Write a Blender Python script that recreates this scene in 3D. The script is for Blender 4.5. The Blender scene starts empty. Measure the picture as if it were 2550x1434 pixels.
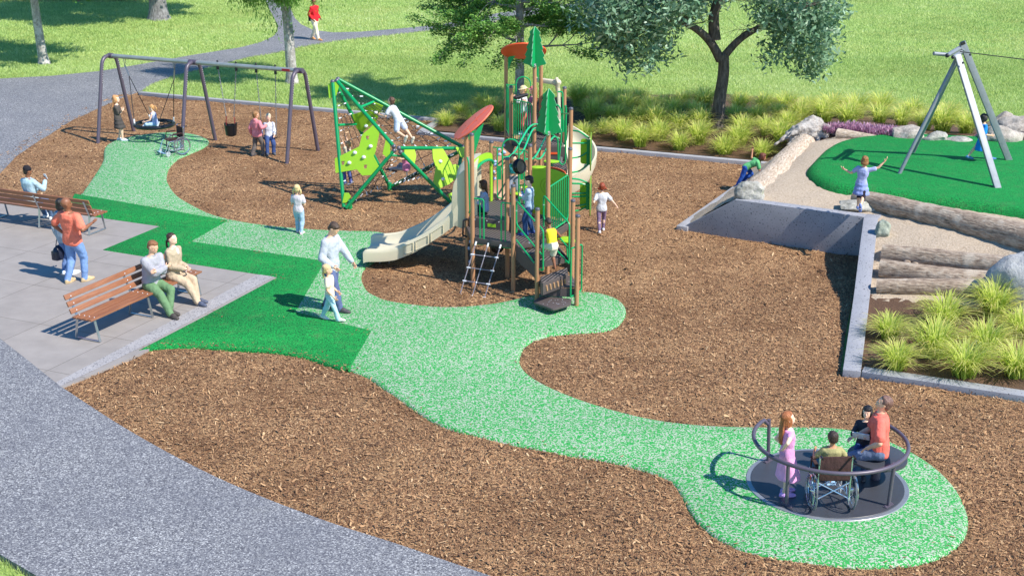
import bpy, bmesh, math, random
import numpy as np
from mathutils import Vector, Matrix
R = math.radians
random.seed(7); rng = np.random.default_rng(7)
SC = bpy.context.scene
COL = SC.collection
# ---------------------------------------------------------------- camera, sky, sun, exposure
F, TH, CH = 3500.0, R(18.6), 9.1
cd = bpy.data.cameras.new('camera'); cam = bpy.data.objects.new('camera', cd); COL.objects.link(cam)
cd.sensor_width = 36; cd.lens = F / 2550 * 36; cd.clip_end = 1500
cam.location = (0, 0, CH); cam.rotation_euler = (R(90) - TH, 0, 0)
SC.camera = cam
W = bpy.data.worlds.new("World"); SC.world = W; W.use_nodes = True
wn = W.node_tree; bg = wn.nodes['Background']
sky = wn.nodes.new('ShaderNodeTexSky'); sky.sky_type = 'NISHITA'; sky.sun_disc = False
SUN_EL, SUN_AZ = 48.0, -33.0
sky.sun_elevation = R(SUN_EL); sky.sun_rotation = R(90 - SUN_AZ)
sky.air_density = 1.0; sky.dust_density = 0.3; sky.ozone_density = 2.0
hs = wn.nodes.new('ShaderNodeHueSaturation'); hs.inputs['Saturation'].default_value = 1.4; wn.links.new(sky.outputs[0], hs.inputs['Color']); wn.links.new(hs.outputs[0], bg.inputs[0]); bg.inputs[1].default_value = 0.15
sl = bpy.data.lights.new('sun', 'SUN'); sl.energy = 5.0; sl.angle = R(0.5); sl.color = (1, .94, .84)
so = bpy.data.objects.new('sun', sl); COL.objects.link(so)
sd = Vector((math.cos(R(SUN_EL)) * math.cos(R(SUN_AZ)), math.cos(R(SUN_EL)) * math.sin(R(SUN_AZ)), math.sin(R(SUN_EL))))
so.rotation_euler = sd.to_track_quat('Z', 'Y').to_euler(); so.location = (20, -10, 30)
SC.view_settings.view_transform = 'Standard'; SC.view_settings.look = 'None'
SC.view_settings.gamma = 1; SC.view_settings.exposure = 0.42
SC.render.engine = 'CYCLES'
SC.cycles.max_bounces = 8; SC.cycles.transparent_max_bounces = 8

# ---------------------------------------------------------------- geometry of the viewpoint
def P(u, v, z=0.0):                       # the point of height z seen at photo pixel u, v
    x = (u - 1275) / F; y = -(v - 717) / F
    d = (x, math.cos(TH) + y * math.sin(TH), -math.sin(TH) + y * math.cos(TH))
    t = (z - CH) / d[2]
    return Vector((d[0] * t, d[1] * t, z))
def PY(u, v, Y):                          # the point at ground distance Y seen at u, v
    x = (u - 1275) / F; y = -(v - 717) / F
    d = (x, math.cos(TH) + y * math.sin(TH), -math.sin(TH) + y * math.cos(TH))
    t = Y / d[1]
    return Vector((d[0] * t, Y, CH + d[2] * t))
def G(u, v, z=0.0):
    p = P(u, v, z); return (p.x, p.y)
V = Vector

# ---------------------------------------------------------------- materials
def lin(c):
    if isinstance(c, str):
        c = [int(c[i:i + 2], 16) / 255 for i in (0, 2, 4)]
    return tuple(x / 12.92 if x <= .04045 else ((x + .055) / 1.055) ** 2.4 for x in c[:3]) + (1,)
_M = {}
class NT:
    def __init__(s, name):
        s.m = bpy.data.materials.new(name); s.m.use_nodes = True; s.t = s.m.node_tree
        s.b = s.t.nodes['Principled BSDF']; s.co = s.t.nodes.new('ShaderNodeTexCoord').outputs['Object']
    def n(s, typ, **k):
        nd = s.t.nodes.new('ShaderNode' + typ)
        for a, b in k.items():
            if a in nd.inputs: nd.inputs[a].default_value = b
            else: setattr(nd, a, b)
        return nd
    def l(s, a, b): s.t.links.new(a, b)
    def mapc(s, scale=(1, 1, 1), rot=(0, 0, 0)):
        m = s.n('Mapping'); m.inputs['Scale'].default_value = scale; m.inputs['Rotation'].default_value = rot
        s.l(s.co, m.inputs[0]); return m.outputs[0]
    def noise(s, scale, detail=3, rough=.6, co=None):
        t = s.n('TexNoise', Scale=scale, Detail=detail, Roughness=rough); s.l(co or s.co, t.inputs['Vector']); return t.outputs[0]
    def ramp(s, fac, stops, interp='LINEAR'):
        r = s.n('ValToRGB'); cr = r.color_ramp; cr.interpolation = interp
        while len(cr.elements) < len(stops): cr.elements.new(.5)
        for e, (p, c) in zip(cr.elements, stops):
            e.position = p; e.color = c if len(c) == 4 else tuple(c) + (1,)
        s.l(fac, r.inputs[0]); return r.outputs[0]
    def mix(s, fac, a, b, mode='MIX'):
        m = s.n('Mix', data_type='RGBA', blend_type=mode)
        for i, x in ((0, fac), (6, a), (7, b)):
            if hasattr(x, 'is_linked') or hasattr(x, 'links'): s.l(x, m.inputs[i])
            else: m.inputs[i].default_value = x
        return m.outputs[2]
    def bump(s, h, st=.3, dist=.01):
        b = s.n('Bump', Strength=st, Distance=dist); s.l(h, b.inputs['Height']); s.l(b.outputs[0], s.b.inputs['Normal'])
    def col(s, c):
        if hasattr(c, 'links'): s.l(c, s.b.inputs['Base Color'])
        else: s.b.inputs['Base Color'].default_value = c
def paint(name, c, rough=.45, metal=0.0, var=.12, scale=6, bump=0.0, bscale=60, spec=.5):
    key = (name, str(c), rough, metal)
    if key in _M: return _M[key]
    t = NT(name); c = lin(c)
    a = tuple(x * (1 - var) for x in c[:3]) + (1,); b = tuple(min(1, x * (1 + var)) for x in c[:3]) + (1,)
    t.col(t.ramp(t.noise(scale, 4, .65), [(.3, a), (.7, b)]))
    t.b.inputs['Roughness'].default_value = rough; t.b.inputs['Metallic'].default_value = metal
    t.b.inputs['Specular IOR Level'].default_value = spec
    if bump: t.bump(t.noise(bscale, 3), bump, .01)
    _M[key] = t.m; return t.m
def cloth(c, name='cloth', c2=None, stripes=0, rough=.9):
    key = ('cl', str(c), str(c2), stripes, name)
    if key in _M: return _M[key]
    t = NT(name); c = lin(c)
    a = tuple(x * .86 for x in c[:3]) + (1,); b = tuple(min(1, x * 1.1) for x in c[:3]) + (1,)
    base = t.ramp(t.noise(14, 4, .6), [(.3, a), (.7, b)])
    if c2:
        w = t.n('TexWave', bands_direction='Z', Scale=stripes, Distortion=.4); t.l(t.co, w.inputs['Vector'])
        base = t.mix(t.ramp(w.outputs[1], [(.78, (0, 0, 0)), (.86, (1, 1, 1))]), base, lin(c2))
    t.col(base); t.b.inputs['Roughness'].default_value = rough
    t.b.inputs['Specular IOR Level'].default_value = .2
    t.bump(t.noise(16, 4, .55, t.mapc((1, 1, .6))), .55, .03)
    _M[key] = t.m; return t.m
def skinm(c):
    key = ('sk', c)
    if key in _M: return _M[key]
    t = NT('skin'); c = lin(c)
    t.col(t.ramp(t.noise(12, 3), [(.3, tuple(x * .92 for x in c[:3])), (.7, tuple(min(1, x * 1.06) for x in c[:3]))]))
    t.b.inputs['Roughness'].default_value = .5
    t.b.inputs['Subsurface Weight'].default_value = .08
    t.b.inputs['Subsurface Radius'].default_value = (.02, .008, .004)
    _M[key] = t.m; return t.m
def hairm(c):
    key = ('ha', c)
    if key in _M: return _M[key]
    t = NT('hair'); c = lin(c)
    n = t.noise(55, 3, .6, t.mapc((1, 1, .18)))
    t.col(t.ramp(n, [(.3, tuple(x * .55 for x in c[:3])), (.7, tuple(min(1, x * 1.35) for x in c[:3]))]))
    t.b.inputs['Roughness'].default_value = .5; t.bump(n, .8, .02)
    _M[key] = t.m; return t.m

# ---------------------------------------------------------------- mesh builder
def fr(d, up=(0, 0, 1)):
    d = V(d).normalized(); up = V(up)
    if abs(d.dot(up)) > .98: up = V((1, 0, 0)) if abs(d.x) < .9 else V((0, 1, 0))
    a = d.cross(up).normalized(); b = a.cross(d).normalized()
    return a, b, d
class MB:
    def __init__(s): s.v = []; s.f = []; s.m = []
    def add(s, vs, fs, m=0):
        o = len(s.v); s.v += [tuple(x) for x in vs]; s.f += [tuple(i + o for i in f) for f in fs]; s.m += [m] * len(fs)
        return s
    def box(s, c, sz, rot=None, m=0):
        c = V(c); h = V(sz) / 2; rot = rot or Matrix.Identity(3)
        vs = [c + rot @ V((x * h.x, y * h.y, z * h.z)) for x in (-1, 1) for y in (-1, 1) for z in (-1, 1)]
        return s.add(vs, [(0, 1, 3, 2), (4, 6, 7, 5), (0, 4, 5, 1), (2, 3, 7, 6), (0, 2, 6, 4), (1, 5, 7, 3)], m)
    def bar(s, p, q, w, h, up=(0, 0, 1), m=0):     # rectangular bar from p to q, width w, height h
        p = V(p); q = V(q); a, b, d = fr(q - p, up)
        return s.box((p + q) / 2, ((q - p).length, w, h), Matrix((d, a, b)).transposed(), m)
    def tube(s, pts, r, seg=8, m=0, closed=False, caps=True):
        pts = [V(p) for p in pts]; n = len(pts)
        if not hasattr(r, '__len__'): r = [r] * n
        vs = []; fs = []; a = None
        for i, p in enumerate(pts):
            if closed: d = pts[(i + 1) % n] - pts[i - 1]
            elif i == 0: d = pts[1] - p
            elif i == n - 1: d = p - pts[i - 1]
            else: d = (pts[i + 1] - p).normalized() + (p - pts[i - 1]).normalized()
            if d.length < 1e-9: d = V((0, 0, 1))
            d.normalize()
            if a is None: a, b, _ = fr(d)
            else:
                a = (a - d * a.dot(d)); a = a.normalized() if a.length > 1e-6 else fr(d)[0]
                b = a.cross(d)
            b = d.cross(a)
            for k in range(seg):
                t = 2 * math.pi * k / seg; vs.append(p + (a * math.cos(t) + b * math.sin(t)) * r[i])
        for i in range(n if closed else n - 1):
            j = (i + 1) % n
            for k in range(seg):
                k2 = (k + 1) % seg; fs.append((i * seg + k, i * seg + k2, j * seg + k2, j * seg + k))
        if caps and not closed:
            fs.append(tuple(range(seg - 1, -1, -1))); fs.append(tuple((n - 1) * seg + k for k in range(seg)))
        return s.add(vs, fs, m)
    def cyl(s, p, q, r, r2=None, seg=12, m=0): return s.tube([p, q], [r, r if r2 is None else r2], seg, m)
    def ell(s, c, r, rot=None, m=0, nu=12, nv=8):
        c = V(c); rot = rot or Matrix.Identity(3); r = (r, r, r) if not hasattr(r, '__len__') else r
        vs = [c + rot @ V((0, 0, r[2]))]; fs = []
        for i in range(1, nv):
            t = math.pi * i / nv
            for k in range(nu):
                q = 2 * math.pi * k / nu
                vs.append(c + rot @ V((r[0] * math.sin(t) * math.cos(q), r[1] * math.sin(t) * math.sin(q), r[2] * math.cos(t))))
        vs.append(c - rot @ V((0, 0, r[2]))); L = len(vs) - 1
        for k in range(nu):
            k2 = (k + 1) % nu; fs.append((0, 1 + k, 1 + k2)); fs.append((L, L - nu + k2, L - nu + k))
            for i in range(nv - 2):
                o = 1 + i * nu; fs.append((o + k, o + nu + k, o + nu + k2, o + k2))
        return s.add(vs, fs, m)
    def loft(s, rings, m=0, caps=True, closed=True):
        n = len(rings[0]); vs = [p for r in rings for p in r]; fs = []
        for i in range(len(rings) - 1):
            for k in range(n if closed else n - 1):
                k2 = (k + 1) % n; fs.append((i * n + k, i * n + k2, (i + 1) * n + k2, (i + 1) * n + k))
        if caps and closed: fs.append(tuple(range(n - 1, -1, -1))); fs.append(tuple((len(rings) - 1) * n + k for k in range(n)))
        return s.add(vs, fs, m)
    def prism(s, pts, o, ux, uy, th, m=0):         # polygon pts (2d) in the plane o, ux, uy, thickness th centred
        o = V(o); ux = V(ux).normalized(); uy = V(uy); uy = (uy - ux * uy.dot(ux)).normalized(); n = ux.cross(uy) * (th / 2)
        a = [o + ux * x + uy * y + n for x, y in pts]; b = [o + ux * x + uy * y - n for x, y in pts]; k = len(pts)
        return s.add(a + b, [tuple(range(k)), tuple(range(2 * k - 1, k - 1, -1))] + [(i, i + k, (i + 1) % k + k, (i + 1) % k) for i in range(k)], m)
    def slab(s, pts, n, th, m=0):                  # 3d polygon given by points, thickened along n
        n = V(n).normalized() * (th / 2); k = len(pts); pts = [V(p) for p in pts]
        return s.add([p + n for p in pts] + [p - n for p in pts], [tuple(range(k)), tuple(range(2 * k - 1, k - 1, -1))] + [(i, i + k, (i + 1) % k + k, (i + 1) % k) for i in range(k)], m)
    def mesh(s, name, off=(0, 0, 0), smooth=35):
        me = bpy.data.meshes.new(name)
        me.from_pydata([(x - off[0], y - off[1], z - off[2]) for x, y, z in s.v], [], s.f)
        me.polygons.foreach_set('material_index', s.m)
        bm = bmesh.new(); bm.from_mesh(me); bmesh.ops.recalc_face_normals(bm, faces=bm.faces)
        bm.to_mesh(me); bm.free()
        if smooth: me.shade_smooth(); me.set_sharp_from_angle(angle=R(smooth))
        return me
    def obj(s, name, mats, parent=None, smooth=35, bevel=0, world=True, label=None):
        off = tuple(parent_root(parent).location) if (parent and world) else (0, 0, 0)
        me = s.mesh(name, off, smooth)
        if not isinstance(mats, (list, tuple)): mats = [mats]
        for m in mats: me.materials.append(m)
        if bevel:
            bm = bmesh.new(); bm.from_mesh(me)
            es = [e for e in bm.edges if len(e.link_faces) == 2 and e.calc_face_angle(0) > .6]
            bmesh.ops.bevel(bm, geom=es, offset=bevel, segments=2, profile=.6, affect='EDGES', clamp_overlap=True)
            bm.to_mesh(me); bm.free(); me.shade_smooth(); me.set_sharp_from_angle(angle=R(smooth or 35))
        o = bpy.data.objects.new(name, me); COL.objects.link(o)
        if parent: o.parent = parent
        if label: o['label'] = label
        return o
def parent_root(o):
    while o.parent: o = o.parent
    return o
def tag(o, label, cat, group=None, kind=None):
    if label: o['label'] = label
    if cat: o['category'] = cat
    if group: o['group'] = group
    if kind: o['kind'] = kind
    return o
def thing(name, label, cat, loc=(0, 0, 0), rz=0, group=None):
    o = bpy.data.objects.new(name, None); COL.objects.link(o); o.empty_display_size = .3
    o.location = loc; o.rotation_euler = (0, 0, rz); return tag(o, label, cat, group)
def copy_tree(o, parent=None):
    c = o.copy(); COL.objects.link(c)
    if parent: c.parent = parent
    for ch in list(o.children): copy_tree(ch, c)
    return c
def catmull(pts, n=6, closed=True):
    out = []; N = len(pts)
    for i in range(N if closed else N - 1):
        p0, p1, p2, p3 = [V(pts[k % N] if closed else pts[max(0, min(N - 1, k))]) for k in (i - 1, i, i + 1, i + 2)]
        for j in range(n):
            t = j / n
            out.append(.5 * ((2 * p1) + (p2 - p0) * t + (2 * p0 - 5 * p1 + 4 * p2 - p3) * t * t + (3 * p1 - p0 - 3 * p2 + p3) * t ** 3))
    if not closed: out.append(V(pts[-1]))
    return out
def round_poly(pts, r=.06, n=4):              # round the corners of a 2d polygon
    out = []; N = len(pts)
    for i in range(N):
        a, b, c = V(pts[i - 1]), V(pts[i]), V(pts[(i + 1) % N])
        d1 = (a - b); d2 = (c - b); q = min(r, d1.length * .45, d2.length * .45)
        p1 = b + d1.normalized() * q; p2 = b + d2.normalized() * q
        for k in range(n + 1):
            t = k / n; out.append((p1 * (1 - t) ** 2 + b * 2 * t * (1 - t) + p2 * t * t).to_tuple())
    return out
def bend(pts, r=.1, n=4):                     # round the corners of an open 3d path
    pts = [V(p) for p in pts]; out = [pts[0]]
    for i in range(1, len(pts) - 1):
        a, b, c = pts[i - 1], pts[i], pts[i + 1]; d1 = a - b; d2 = c - b; q = min(r, d1.length * .48, d2.length * .48)
        p1 = b + d1.normalized() * q; p2 = b + d2.normalized() * q
        out += [p1 * (1 - k / n) ** 2 + b * 2 * (k / n) * (1 - k / n) + p2 * (k / n) ** 2 for k in range(n + 1)]
    return out + [pts[-1]]
def inside(xs, ys, poly):                     # numpy point in polygon
    poly = np.array(poly); x0, y0 = poly[:, 0], poly[:, 1]; x1, y1 = np.roll(x0, -1), np.roll(y0, -1)
    r = np.zeros(len(xs), bool)
    for a, b, c, d in zip(x0, y0, x1, y1):
        if b == d: continue
        k = ((b > ys) != (d > ys)) & (xs < (c - a) * (ys - b) / (d - b) + a); r ^= k
    return r
def npmesh(name, verts, faces, mat, colors=None):   # verts (n,3), faces (m,k) arrays, one colour value per face
    me = bpy.data.meshes.new(name); k = faces.shape[1]; nf = len(faces)
    me.vertices.add(len(verts)); me.vertices.foreach_set('co', verts.astype(np.float32).ravel())
    me.loops.add(nf * k); me.loops.foreach_set('vertex_index', faces.astype(np.int32).ravel())
    me.polygons.add(nf); me.polygons.foreach_set('loop_start', np.arange(0, nf * k, k, dtype=np.int32))
    try: me.polygons.foreach_set('loop_total', np.full(nf, k, dtype=np.int32))
    except Exception: pass
    me.update(calc_edges=True)
    if colors is not None:
        at = me.attributes.new('tint', 'FLOAT', 'FACE'); at.data.foreach_set('value', colors.astype(np.float32))
    me.materials.append(mat)
    return me
def link(name, me, parent=None):
    o = bpy.data.objects.new(name, me); COL.objects.link(o)
    if parent: o.parent = parent
    return o
def tintmat(name, stops, rough=.7, sub=0.0, trans=0.0):
    t = NT(name); a = t.n('Attribute', attribute_name='tint')
    c = t.ramp(a.outputs['Fac'], [(p, lin(c)) for p, c in stops]); t.col(c)
    t.b.inputs['Roughness'].default_value = rough; t.b.inputs['Specular IOR Level'].default_value = .25
    if trans:
        tr = t.n('BsdfTranslucent'); t.l(c, tr.inputs[0]); mx = t.n('MixShader', Fac=trans)
        t.l(t.b.outputs[0], mx.inputs[1]); t.l(tr.outputs[0], mx.inputs[2])
        t.l(mx.outputs[0], t.t.nodes['Material Output'].inputs[0])
    return t.m
from mathutils.geometry import tessellate_polygon
# ================================================================ GROUND
def struct(o, name=None): o['kind'] = 'structure'; return o
# ---- materials
def m_rubber(name, a, b, c, sc, thr, dark=.66):
    t = NT(name); n = t.noise(sc, 2, .55); n2 = t.noise(sc * 1.7, 1, .5)
    col = t.mix(t.ramp(n, [(thr - .02, (0, 0, 0)), (thr + .02, (1, 1, 1))]), lin(a), lin(b))
    col = t.mix(t.ramp(n2, [(dark, (0, 0, 0)), (dark + .03, (1, 1, 1))]), col, lin(c))
    v = t.noise(.55, 5, .7); v3 = t.noise(2.6, 5, .75)
    col = t.mix(t.ramp(v, [(.35, (.0, .0, .0)), (.75, (.10, .10, .10))]), col, lin(c))
    col = t.mix(t.ramp(v3, [(.5, (0, 0, 0)), (.75, (.14, .14, .14))]), col, lin('8C8468'))
    t.col(col); t.b.inputs['Roughness'].default_value = .85; t.b.inputs['Specular IOR Level'].default_value = .25
    t.bump(n2, .7, .012); return t.m
M_light = m_rubber('light_rubber', '34A04C', 'B2BAAA', '1A6632', 36, .523, .62)
M_dark = m_rubber('dark_rubber', '12883C', '1AA048', '0A3820', 40, .5, .54)
t = NT('wood_mulch')
ws = t.n('TexNoise', Scale=9, Detail=2); t.l(t.co, ws.inputs['Vector'])
wv = t.n('VectorMath', operation='MULTIPLY_ADD'); t.l(ws.outputs['Color'], wv.inputs[0]); wv.inputs[1].default_value = (.12, .12, 0); t.l(t.co, wv.inputs[2])
def chipv(rot, sc):
    m = t.n('Mapping'); m.inputs['Rotation'].default_value = (0, 0, rot); m.inputs['Scale'].default_value = sc; t.l(wv.outputs[0], m.inputs[0])
    v = t.n('TexVoronoi', Scale=1.0); t.l(m.outputs[0], v.inputs['Vector']); return v
v1 = chipv(.5, (70, 20, 30)); v2 = chipv(2.1, (76, 24, 30))
sep = t.n('SeparateColor'); t.l(v1.outputs['Color'], sep.inputs[0]); sep2 = t.n('SeparateColor'); t.l(v2.outputs['Color'], sep2.inputs[0])
st = [(0, lin('443026')), (.3, lin('785842')), (.6, lin('A27C5A')), (.85, lin('BA9268')), (1, lin('D6B488'))]
mc = t.mix(t.ramp(t.noise(30, 1), [(.48, (0, 0, 0)), (.52, (1, 1, 1))]), t.ramp(sep.outputs[0], st), t.ramp(sep2.outputs[0], st))
mc = t.mix(t.ramp(t.noise(.45, 4), [(.38, (.0, .0, .0)), (.66, (.62, .62, .62))]), mc, lin('664832'))
mc = t.mix(t.ramp(t.noise(1.3, 4), [(.5, (.0, .0, .0)), (.75, (.35, .35, .35))]), mc, lin('B8946C'))
t.col(mc); t.b.inputs['Roughness'].default_value = .9; t.b.inputs['Specular IOR Level'].default_value = .15
t.bump(t.mix(.5, v1.outputs['Distance'], v2.outputs['Distance']), .7, .03); M_mulch = t.m
t = NT('dark_mulch'); n = t.noise(38, 4, .7, t.mapc((1, 1.8, 1), (0, 0, .6)))
t.col(t.ramp(n, [(.25, lin('33231A')), (.5, lin('5E4534')), (.75, lin('8C6C52'))])); t.b.inputs['Roughness'].default_value = .95; t.bump(n, .9, .03); M_bed = t.m
t = NT('asphalt'); v = t.n('TexVoronoi', Scale=58); t.l(t.co, v.inputs['Vector']); sp = t.n('SeparateColor'); t.l(v.outputs['Color'], sp.inputs[0])
c = t.ramp(sp.outputs[0], [(0, lin('46464C')), (.45, lin('74747A')), (.85, lin('989898')), (1, lin('C8C8C8'))])
c = t.mix(t.ramp(t.noise(.5, 5, .7), [(.35, (0, 0, 0)), (.7, (.45, .45, .45))]), c, lin('5C5E68'))
c = t.mix(t.ramp(t.noise(2.4, 5, .8), [(.6, (0, 0, 0)), (.75, (.3, .3, .3))]), c, lin('A4A49E'))
t.col(c); t.b.inputs['Roughness'].default_value = .85; t.bump(sp.outputs[1], .5, .01); M_asph = t.m
def m_conc(name, base, spk, sc=40, thr=.68, joints=False):
    t = NT(name); n = t.noise(2.2, 5, .6); b = lin(base)
    c = t.ramp(n, [(.3, tuple(x * .88 for x in b[:3])), (.7, tuple(x * 1.08 for x in b[:3]))])
    c = t.mix(t.ramp(t.noise(sc, 1, .5), [(thr, (0, 0, 0)), (thr + .02, (1, 1, 1))]), c, lin(spk))
    t.b.inputs['Roughness'].default_value = .8
    if joints:
        mp = t.n('Mapping'); mp.inputs['Rotation'].default_value = (0, 0, R(-65.5)); mp.inputs['Location'].default_value = (.35, .9, 0); t.l(t.co, mp.inputs[0])
        br = t.n('TexBrick', Scale=1.0); br.offset = 0; br.inputs['Brick Width'].default_value = 1.75; br.inputs['Row Height'].default_value = 1.75
        br.inputs['Mortar Size'].default_value = .007; br.inputs['Mortar Smooth'].default_value = .1; t.l(mp.outputs[0], br.inputs['Vector'])
        br.inputs['Color1'].default_value = (1, 1, 1, 1); br.inputs['Color2'].default_value = (.93, .93, .93, 1); br.inputs['Mortar'].default_value = (.45, .43, .4, 1)
        c = t.mix(1.0, c, br.outputs[0], 'MULTIPLY')
    t.col(c); t.bump(t.noise(60, 2), .15, .005); return t.m
M_plaza = m_conc('plaza_concrete', '98918C', '88827E', 70, .7, True)
M_plazaedge = m_conc('exposed_concrete', 'A29E9E', '706E72', 34, .6)
M_wall = m_conc('retaining_concrete', '96979E', '44464E', 34, .66)
M_curb = m_conc('curb_concrete', 'A09FA2', '6C6C72', 40, .66)
t = NT('sand'); n = t.noise(24, 5, .75); c = t.ramp(n, [(.25, lin('8E7A66')), (.5, lin('B8A690')), (.75, lin('D0C0AC'))])
c = t.mix(t.ramp(t.noise(15, 3, .5, t.mapc((1, 2.2, 1))), [(.66, (0, 0, 0)), (.7, (1, 1, 1))]), c, lin('7C6248'))
t.col(c); t.b.inputs['Roughness'].default_value = .95; t.bump(n, .8, .03); M_sand = t.m
t = NT('lawn_soil'); n = t.noise(8, 5, .75)
t.col(t.mix(t.ramp(t.noise(.35, 5, .7), [(.4, (0, 0, 0)), (.7, (.6, .6, .6))]), t.ramp(n, [(.3, lin('7A9A44')), (.7, lin('A4BE62'))]), lin('A8A05E'))); t.b.inputs['Roughness'].default_value = .95; t.bump(n, .5, .05); M_lawn = t.m

def sheet(name, pts, z, mat, th=.0):
    bm = bmesh.new(); vs = [bm.verts.new((x, y, z)) for x, y in pts]
    f = bm.faces.new(vs)
    if f.normal.z < 0: f.normal_flip()
    bm.normal_update()
    if f.normal.z < 0: f.normal_flip()
    bmesh.ops.triangulate(bm, faces=[f])
    if th:
        es = [e for e in bm.edges if e.is_boundary]
        r = bmesh.ops.extrude_edge_only(bm, edges=es)
        for v in r['geom']:
            if isinstance(v, bmesh.types.BMVert): v.co.z -= th
        bmesh.ops.recalc_face_normals(bm, faces=bm.faces)
    me = bpy.data.meshes.new(name); bm.to_mesh(me); bm.free(); me.materials.append(mat)
    return link(name, me)
def slab_round(name, pts, z, mat, drop=.1, rim=.07):
    """a soft cast slab: flat top, rolled edge"""
    n = len(pts); P2 = [V((p[0], p[1])) for p in pts]
    area = sum(P2[i - 1].x * P2[i].y - P2[i].x * P2[i - 1].y for i in range(n))
    if area < 0: P2.reverse()
    nor = []
    for i in range(n):
        d = (P2[(i + 1) % n] - P2[i - 1]); nor.append(V((-d.y, d.x)).normalized())
    prof = [(-rim * .35, z - drop), (-rim * .1, z - drop * .45), (rim * .3, z - drop * .13), (rim * .9, z)]
    bm = bmesh.new(); rings = []
    for off, zz in prof:
        rings.append([bm.verts.new((P2[i].x + nor[i].x * off, P2[i].y + nor[i].y * off, zz)) for i in range(n)])
    for a, b in zip(rings, rings[1:]):
        for i in range(n): bm.faces.new((a[i], a[(i + 1) % n], b[(i + 1) % n], b[i]))
    for tr in tessellate_polygon([[v.co.copy() for v in rings[-1]]]):
        try: bm.faces.new([rings[-1][k] for k in tr])
        except ValueError: pass
    bmesh.ops.recalc_face_normals(bm, faces=bm.faces)
    me = bpy.data.meshes.new(name); bm.to_mesh(me); bm.free(); me.materials.append(mat); me.shade_smooth(); me.set_sharp_from_angle(angle=R(50))
    return link(name, me)

# ---- outlines, traced as pixels, laid on the ground
curb_a = [(350, 230), (1095, 297)]; curb_b = [(1045, 326), (1915, 406)]
mulch = [G(*p) for p in [(345, 232), (600, 254), (900, 281), (1097, 300), (1045, 328), (1400, 359), (1915, 407), (1692, 573), (2143, 640), (2125, 735), (2105, 830), (2092, 928), (2550, 1004), (3200, 1110), (3400, 1700), (1100, 1700),
         (1180, 1436), (1000, 1367), (800, 1302), (600, 1224), (450, 1152), (300, 1067), (150, 969), (345, 880), (100, 700), (-350, 600), (-60, 410), (20, 375), (85, 338), (165, 290), (265, 245), (330, 222)]]
struct(sheet('lawn', [(-160, -20), (160, -20), (200, 700), (-200, 700)], -.045, M_lawn)); 
def mz(x, y):
    return .016 * (np.sin(x * 1.9 + 2 * np.sin(y * .7)) * np.sin(y * 2.3 + np.sin(x * 1.1)) + .5 * np.sin(x * 4.7 + y * 2) * np.sin(y * 4.1 - x)) - .004
MULCHPATCH = 1
asph1 = [G(*p) for p in [(-350, 600), (0, 848), (60, 895), (150, 967)]] + [p.to_tuple() for p in catmull([G(*p) for p in [(150, 967), (300, 1065), (450, 1150), (600, 1222), (800, 1300), (1000, 1365), (1200, 1434), (1400, 1500)]], 5, False)] + [G(*p) for p in [(1500, 1700), (500, 1700), (80, 1434), (0, 1387), (-350, 1180)]]
struct(sheet('asphalt_path', asph1, .05, M_asph, .1))
asph2px = [(-350, 640), (0, 432), (40, 390), (100, 350), (180, 300), (270, 258), (350, 228), (380, 208), (430, 190), (500, 173), (560, 158), (620, 142), (690, 130), (740, 118), (800, 108), (870, 97), (980, 86), (1100, 72), (1250, 50), (1440, 24), (1600, 10), (1800, -8), (1800, -22), (1600, -4), (1440, 8), (1250, 32), (1100, 62), (1000, 72), (900, 80), (830, 82), (780, 76), (750, 62), (735, 47), (722, 20), (712, -10), (700, -60), (640, -60), (655, -10), (672, 25), (690, 60), (692, 78), (680, 92), (650, 106), (600, 119), (480, 138), (340, 163), (250, 178), (130, 190), (0, 197), (-350, 215)]
asph2 = [G(*p) for p in asph2px]
struct(sheet('asphalt_path', asph2, .012, M_asph, .06))
plaza = [G(*p) for p in [(-350, 440), (-100, 478), (0, 492), (172, 508), (260, 540), (420, 560), (270, 620), (720, 690), (352, 884), (150, 972), (60, 905), (0, 856), (-350, 610)]]
struct(sheet('concrete_plaza', plaza, .036, M_plaza, .06))
# exposed-aggregate strip along the plaza edges
e1 = [G(*p) for p in [(690, 690), (345, 873), (150, 967)]]; e2 = [G(*p) for p in [(640, 688), (320, 862), (140, 957)]]
struct(sheet('plaza_edge_strip', [e1[0], e1[1], (e1[2][0], e1[2][1]), (e2[2][0], e2[2][1]), e2[1], e2[0]], .040, M_plazaedge))
Lp = [(250, 480), (258, 395), (262, 365), (285, 350), (330, 338), (395, 330), (450, 329), (490, 335), (515, 345), (519, 353), (510, 363), (480, 378), (450, 390), (425, 410), (415, 430), (418, 455), (440, 485), (480, 510), (530, 533), (600, 550), (690, 562), (790, 570), (870, 573), (945, 576), (1000, 595), (1000, 618), (958, 636),
      (933, 648), (910, 665), (900, 690), (913, 720), (941, 737), (975, 748), (1058, 759), (1130, 762), (1200, 757), (1260, 748), (1330, 732), (1400, 726), (1470, 725), (1520, 735), (1550, 752), (1558, 775), (1548, 800), (1520, 818), (1470, 825), (1400, 828), (1350, 838), (1310, 858), (1294, 885), (1298, 910), (1330, 940), (1400, 975), (1500, 1010), (1620, 1040), (1740, 1055), (1870, 1060), (1990, 1060), (2100, 1065), (2200, 1090), (2300, 1140), (2370, 1200), (2405, 1265), (2408, 1310), (2390, 1350), (2340, 1380), (2260, 1400), (2150, 1407), (2050, 1400), (1950, 1390), (1850, 1365), (1780, 1330), (1730, 1285), (1700, 1235), (1670, 1195), (1600, 1165), (1500, 1140), (1400, 1125), (1300, 1107), (1200, 1085), (1100, 1055), (1030, 1015), (960, 967), (920, 938), (870, 921)]
z0 = .045
lo = [q.to_tuple() for q in catmull([G(u, v, z0) for u, v in Lp], 4, False)]
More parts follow.
